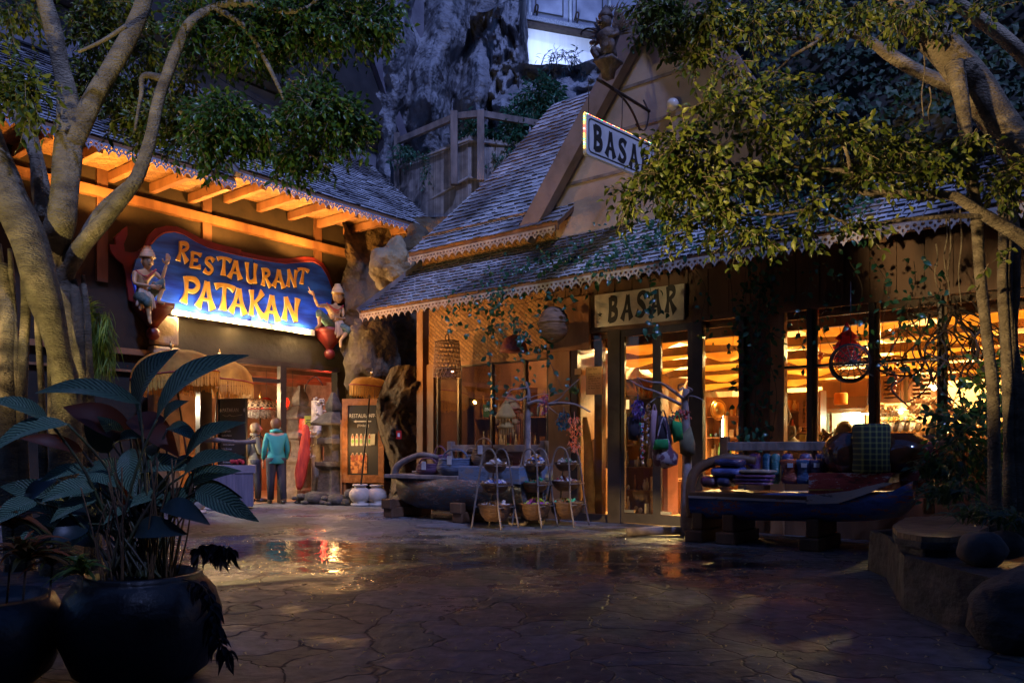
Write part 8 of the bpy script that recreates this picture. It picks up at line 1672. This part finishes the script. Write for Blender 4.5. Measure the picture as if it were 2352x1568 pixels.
for (x0, y0, x1, y1, w, Y, k_) in LV:
    b_, t_ = A(x0, y0, Y + .04), A(x1, y1, Y - .08); wv = w / F * Y * 1.2; f = MB(); L_ = (t_ - b_).length
    side_n = Vector((rnd.uniform(-.25, .25), -1, rnd.uniform(.35, .9)))
    d = t_ - b_; f.leaf(b_, t_ + (t_ - b_) * .10 + Vector((0, 0, .10 * L_)), wv, .10, nrm=side_n, n=10, fold=.18); o = f.build('leaf', (CAL, CALR, CALD)[k_], pt)
    f = MB(); root_ = Vector((-1.77 + rnd.uniform(-.14, .14), 3.75 + rnd.uniform(-.1, .1), .5)); mid = root_.lerp(b_, .55) + Vector((0, 0, .08)); f.tube(spline([root_, mid, b_]), [.007] * 6 + [.006] * 5, 6); f.build('stem', M('leaf_stalk', (.07, .09, .03), (.05, .03, .02), rough=.5), pt)
f = MB()
for i in range(36): x = rnd.uniform(-.17, .17); b_ = Vector((-1.77 + x, 3.75 + rnd.uniform(-.15, .15), .48)); f.tube(spline([b_, b_ + Vector((x * .2 + rnd.uniform(-.03, .03), 0, .2)), b_ + Vector((x * .6 + rnd.uniform(-.08, .08), 0, rnd.uniform(.3, .6)))]), .004, 5)
f.build('dry_stalks', M('dry_stalk', (.22, .12, .05), (.08, .04, .02), rough=.7), pt)
JB = M('dark_glazed_pot', (.03, .028, .03), (.012, .012, .014), scale=5, rough=.42, bump=.5, bscale=9, coat=.1, rr=.12)
f = MB(); f.lathe([(.22, 0), (.30, .06), (.355, .20), (.36, .32), (.33, .42), (.285, .475), (.27, .49), (.275, .505), (.25, .51), (.235, .49), (.235, .44), (.001, .43)], Vector((-1.77, 3.75, 0)), n=48); tag(f.build('big_jar', JB), 'big dark blue glazed jar holding the striped plant in the left foreground', 'pot')
f = MB(); f.lathe([(.22, 0), (.32, .08), (.38, .22), (.37, .34), (.33, .42), (.30, .43), (.28, .38), (.001, .36)], Vector((-2.45, 3.55, 0)), n=48); tag(f.build('big_jar', JB), 'second dark glazed jar cut off by the lower left corner', 'pot')
t = thing('trailing_plant', Vector((-1.45, 3.6, .5)), 'dark withered runner hanging over the right side of the big jar', 'plant'); f = MB(); sp = spline([A(420, 1330, 3.6), A(465, 1345, 3.5), A(490, 1400, 3.45), A(498, 1460, 3.4), A(525, 1500, 3.4)]); f.tube(sp, .004, 5); sp2 = spline([A(440, 1270, 3.7), A(470, 1255, 3.7), A(500, 1255, 3.7), A(530, 1262, 3.7)]); f.tube(sp2, .004, 5); f.build('stem', _mc['vine_stem'], t)
f = MB()
for s_ in (sp, sp2):
    for p in s_[3:]:
        for k in range(5): f.leaf(p, p + Vector((rnd.uniform(-.05, .05), rnd.uniform(-.04, .04), -rnd.uniform(.01, .09))), .022, .3, n=4, fold=.5)
f.build('leaves', M('withered_leaf', (.035, .025, .03), (.015, .01, .012), rough=.7), t)
CRO = MLeaf('croton_leaf', (.05, .10, .02), (.42, .10, .03), .4, .35)
def spiky(x, y, Y, s, n, label, m_, seed, w=.03):
    r = random.Random(seed); c = A(x, y, Y); t = thing('spiky_plant', c, label, 'plant'); f = MB()
    for i in range(n):
        a = r.uniform(0, 6.28); e = r.uniform(.1, 1.2); L = s * r.uniform(.5, 1); P = [c, c + Vector((math.cos(a) * math.cos(e), math.sin(a) * math.cos(e) * .6, math.sin(e))) * L]; f.leaf(P[0], P[1], w * r.uniform(.7, 1.2), .45, nrm=(0, -.3, 1), n=6, fold=.35)
    f.build('leaves', m_, t); f = MB(); f.tube([c - Vector((.03, 0, .35)), c], .005, 6); f.build('stem', _mc['vine_stem'], t)
spiky(60, 1290, 3.5, .30, 40, 'spiky orange and green plant at the left edge', CRO, 1); spiky(30, 1215, 3.6, .26, 26, 'upper orange leaved plant at the left edge', CRO, 2, .035); spiky(190, 1320, 3.5, .22, 24, 'small green spiky plant left of the big jar', MLeaf('lime_leaf', (.06, .12, .02), (.20, .26, .04), .4, .35), 3)
spiky(120, 1300, 3.6, .26, 26, 'olive spiky plant between the jar and the orange ones', CRO, 5)
# ================================================================ right planter: petrified log, boulders, grasses
LOG = M('dark_stone_block', (.10, .085, .078), (.035, .03, .03), scale=2.5, rough=.85, bump=1.0, bscale=5, stretch=(1, 1, 1.6), bd=.08); LOGT = M('cut_wood_top', (.34, .23, .13), (.13, .085, .05), scale=6, rough=.75, bump=.7, bscale=12, stretch=(1, 4, 1))
def PO(px, py, z): Y = (z - CH) * F / (HZ - py); return Vector(((px - 1176) / F * Y, Y, z))
gx = [G(2035, 1325), G(2075, 1400), G(2200, 1452), G(2340, 1492), G(2460, 1510)]; 
t = thing('stone_planter', G(2200, 1430), 'low planter wall of dark stone slabs at the right edge', 'planter')
outl = [(p.x, p.y) for p in gx] + [(gx[-1].x + .3, gx[-1].y + 3), (gx[0].x + 1.4, gx[0].y + 1.2), (gx[0].x + .1, gx[0].y + .35)]
f = MB(); f.ext([outl], lambda a, b, d: Vector((a + .03 * noise.noise(Vector((a * 3, b * 3, d * 4))), b + .03 * noise.noise(Vector((a * 3, d * 3, 1))), d)), 0, .36); f.build('wall', LOG, t, bevel=.03)
f = MB(); f.ball(G(2400, 1500) + Vector((0, .1, .18)), .34, .25, .26, n=20, amp=.25, seed=3); f.build('corner_stone', LOG, t)
t = thing('wood_slab_seat', PO(2170, 1225, .5), 'layered petrified wood slab lying on the planter corner, top lit', 'slab')
tp = [(2051, 1205), (2080, 1188), (2160, 1184), (2240, 1190), (2270, 1210), (2230, 1228), (2180, 1234), (2120, 1232), (2060, 1222)]
for i, (zt, zb, ex) in enumerate(((.50, .465, 0), (.46, .42, .03), (.415, .36, -.02))):
    f = MB(); c = sum((PO(x, y, .5) for x, y in tp), Vector()) / len(tp); L2 = [(p.x + (p.x - c.x) * ex, p.y + (p.y - c.y) * ex) for p in (PO(x, y, .5) for x, y in tp)]; L3 = []
    for k in range(len(L2)):
        a, b = L2[k], L2[(k + 1) % len(L2)]
        for j in range(4): q = (lerp(a[0], b[0], j / 4), lerp(a[1], b[1], j / 4)); L3.append((q[0] + .02 * noise.noise(Vector((q[0] * 8, q[1] * 8, i * 3.0))), q[1] + .02 * noise.noise(Vector((q[0] * 8, q[1] * 8, 5 + i)))))
    f.ext([L3], lambda a, b, d: Vector((a, b, d)), zb, zt); f.build('layer', LOGT if i == 0 else LOG, t, bevel=.008)
BST = M('smooth_boulder', (.13, .10, .085), (.07, .055, .05), scale=4, rough=.8, bump=.4, bscale=12)
f = MB(); f.ball(PO(2255, 1262, .46), .145, .14, .12, n=28, amp=.08, seed=2); tag(f.build('boulder', BST), 'rounded brown boulder resting on the planter', 'boulder')
f = MB(); f.ball(PO(2330, 1255, .46) + Vector((0, .1, 0)), .12, .12, .10, n=24, amp=.1, seed=5); tag(f.build('boulder', BST), 'smaller boulder at the far right of the planter', 'boulder')
GRS = MLeaf('strap_leaf', (.02, .07, .04), (.10, .17, .06), .35, .3)
def straps(x, y, Y, s, n, label, seed, w=.03): 
    r = random.Random(seed); c = A(x, y, Y); f = MB()
    for i in range(n):
        a = r.uniform(0, 6.28); e = r.uniform(.5, 1.4); L = s * r.uniform(.5, 1); b_ = c + Vector((r.uniform(-.1, .1), r.uniform(-.1, .1), 0)); f.leaf(b_, b_ + Vector((math.cos(a) * math.cos(e), math.sin(a) * math.cos(e), math.sin(e))) * L, w * r.uniform(.6, 1.1), .55, nrm=(0, -.4, 1), n=7, fold=.3)
    tag(f.build('strap_leaf_plant', GRS), label, 'plant')
straps(2240, 1205, 5.6, .45, 40, 'strap leaved plant in front of the right trunks', 61); straps(2170, 1160, 6.4, .5, 40, 'bushy strap leaved plant right of the boat prow', 62, .035); straps(2330, 1220, 5.2, .42, 36, 'pale striped grass plant at the right edge', 63); straps(2140, 1100, 7.6, .55, 46, 'dark leafy clump behind the boat prow', 64, .05)
f = MB(); tw = MB(); r_ = random.Random(66); sprigs(f, tw, A(2210, 1010, 7.4), (.42, .3, .42), 70, .10, r_); o = f.build('dark_shrub', LEAF_I); tag(o, 'dark shrub between the last window and the trunks', 'shrub'); tw.build('twigs', BARK, o)
f = MB(); tw = MB(); sprigs(f, tw, A(2330, 950, 7.6), (.35, .3, .7), 70, .10, r_); o = f.build('dark_shrub', LEAF_D); tag(o, 'dark shrub behind the twin trunks at the right edge', 'shrub'); tw.build('twigs', BARK, o)
# fallen leaves on the paving
f = MB(); r_ = random.Random(90)
for i in range(900):
    Y = 3.4 + 6.4 * r_.random() ** 1.1; X = r_.uniform(-.66, .66) * Y * (1 if r_.random() < .5 else .8) + (.25 * Y if r_.random() < .55 else 0); a = r_.uniform(0, 6.28); l_ = r_.uniform(.022, .05)
    f.leaf((X, Y, .006), (X + l_ * math.cos(a), Y + l_ * math.sin(a), .006 + r_.uniform(0, .012)), l_ * .45, 0, nrm=(0, 0, 1), n=2, fold=.3)
tag(f.build('fallen_leaves', MLeaf('fallen_leaf', (.20, .25, .13), (.62, .50, .24), .5, .1)), 'scattered small fallen leaves on the paving', 'leaves', kind='stuff')
# ================================================================ lamps of the courtyard
def spotlight(name, loc, tgt, e, colr, ang, size, label, blend=.3):
    t = thing('spotlight', loc, label, 'lamp'); f = MB(); d = (Vector(tgt) - Vector(loc)).normalized(); rot = d.to_track_quat('Z', 'Y').to_matrix().to_4x4()
    f.lathe([(.03, -.14), (.07, -.12), (.08, 0), (.085, .02), (.075, .02), (.07, -.02)], loc, n=16, mat=rot); f.build('housing', BLACKM, t)
    f = MB(); f.tube([Vector(loc) - d * .12, Vector(loc) - d * .12 + Vector((0, 0, -.25))], .015, 6); f.build('stem', BLACKM, t)
    return lamp('SPOT', name, Vector(loc) + d * .04, e, colr, size, tgt, ang, blend)
spotlight('tree_spot', (-5.9, 4.3, 1.5), (-4.05, 6.8, 2.1), 900, (1, .74, .34), 34, .025, 'black garden spotlight aimed at the left fig tree from outside the frame')
spotlight('tree_spot', (-3.4, 2.6, 2.0), (3.95, 6.2, 3.55), 2300, (1, .70, .32), 33, .12, 'black garden spotlight aimed at the right fig tree from the left')
spotlight('canopy_spot', (-4.6, 2.6, .5), (-3.0, 7.1, 4.4), 600, (1, .82, .30), 60, .05, 'low black spotlight aimed up into the left canopy')
spotlight('trunk_spot', (-6.2, 3.6, .9), (-3.9, 7, 3.4), 120, (1, .74, .34), 60, .03, 'weak black spotlight washing the upper left trunks')
spotlight('ground_fill', (-4.3, 5.0, .9), (-2.3, 7.2, 0), 2000, (1, .66, .26), 30, .03, 'low black spotlight added out of view to warm the wet paving', .25)  # added light for the paving, not a lamp of the courtyard
f = MB(); tw = MB(); sprigs(f, tw, Vector((-5.35, 5.0, 1.75)), (.22, .22, .75), 44, .11, random.Random(4)); o = f.build('dapple_shrub', LEAF_W); tag(o, 'loose shrub added outside the frame to dapple the left spotlight', 'shrub'); tw.build('twigs', BARK, o)  # unseen leaves added to break up the spotlight beam
# warm lamps tucked under the restaurant eave
for v_ in (4.2, 2.0, .2, -1.6): lamp('SPOT', 'eave_light', W(-7.35, v_, 4.85), 230, (1, .42, .08), .05, W(-7.3, v_ - .3, 8), 160, .3)
lamp('POINT', 'corner_fill', W(-5.6, 2.0, 2.7), 30, (1, .45, .12), .02)  # added fill in place of the sign's glow on the shop corner
lamp('SPOT', 'corner_fill_spot', W(-5.6, 2.7, 2.1), 520, (1, .42, .09), .02, W(-3.3, 0, 3.3), 62, .8)  # second added fill, brightens the woven wall
lamp('POINT', 'boulder_fill', W(-6.5, .5, 3.5), 36, (1, .50, .15), .05)  # added fill without a fitting, turns the boulder warm
lamp('POINT', 'rock_fill', W(-6.6, .3, 1.2), 26, (1, .52, .18), .06)  # added fill without a fitting, warms rock and pots
lamp('SPOT', 'wall_fill', A(1290, 100, 24.2), 420, (.42, .55, 1.0), .3, A(1290, 125, 26.5), 80, .6)  # added lamp in place of skylight on the white wall
f = MB(); xb = lambda a, b, c: Vector((a, b, c))  # unseen block added to shade the ground; its opening lights the striped plant
for q in (((-40, -7.2, 0), (1.2, -6, 19.2)), ((3.2, -7.2, 0), (40, -6, 19.2)), ((1.2, -7.2, 0), (3.2, -6, 12.9)), ((1.2, -7.2, 14.9), (3.2, -6, 19.2))): f.box(*q, xb)
tag(f.build('shade_block', PLASTER), 'tall plain block added behind the viewer to shade the courtyard', 'building')
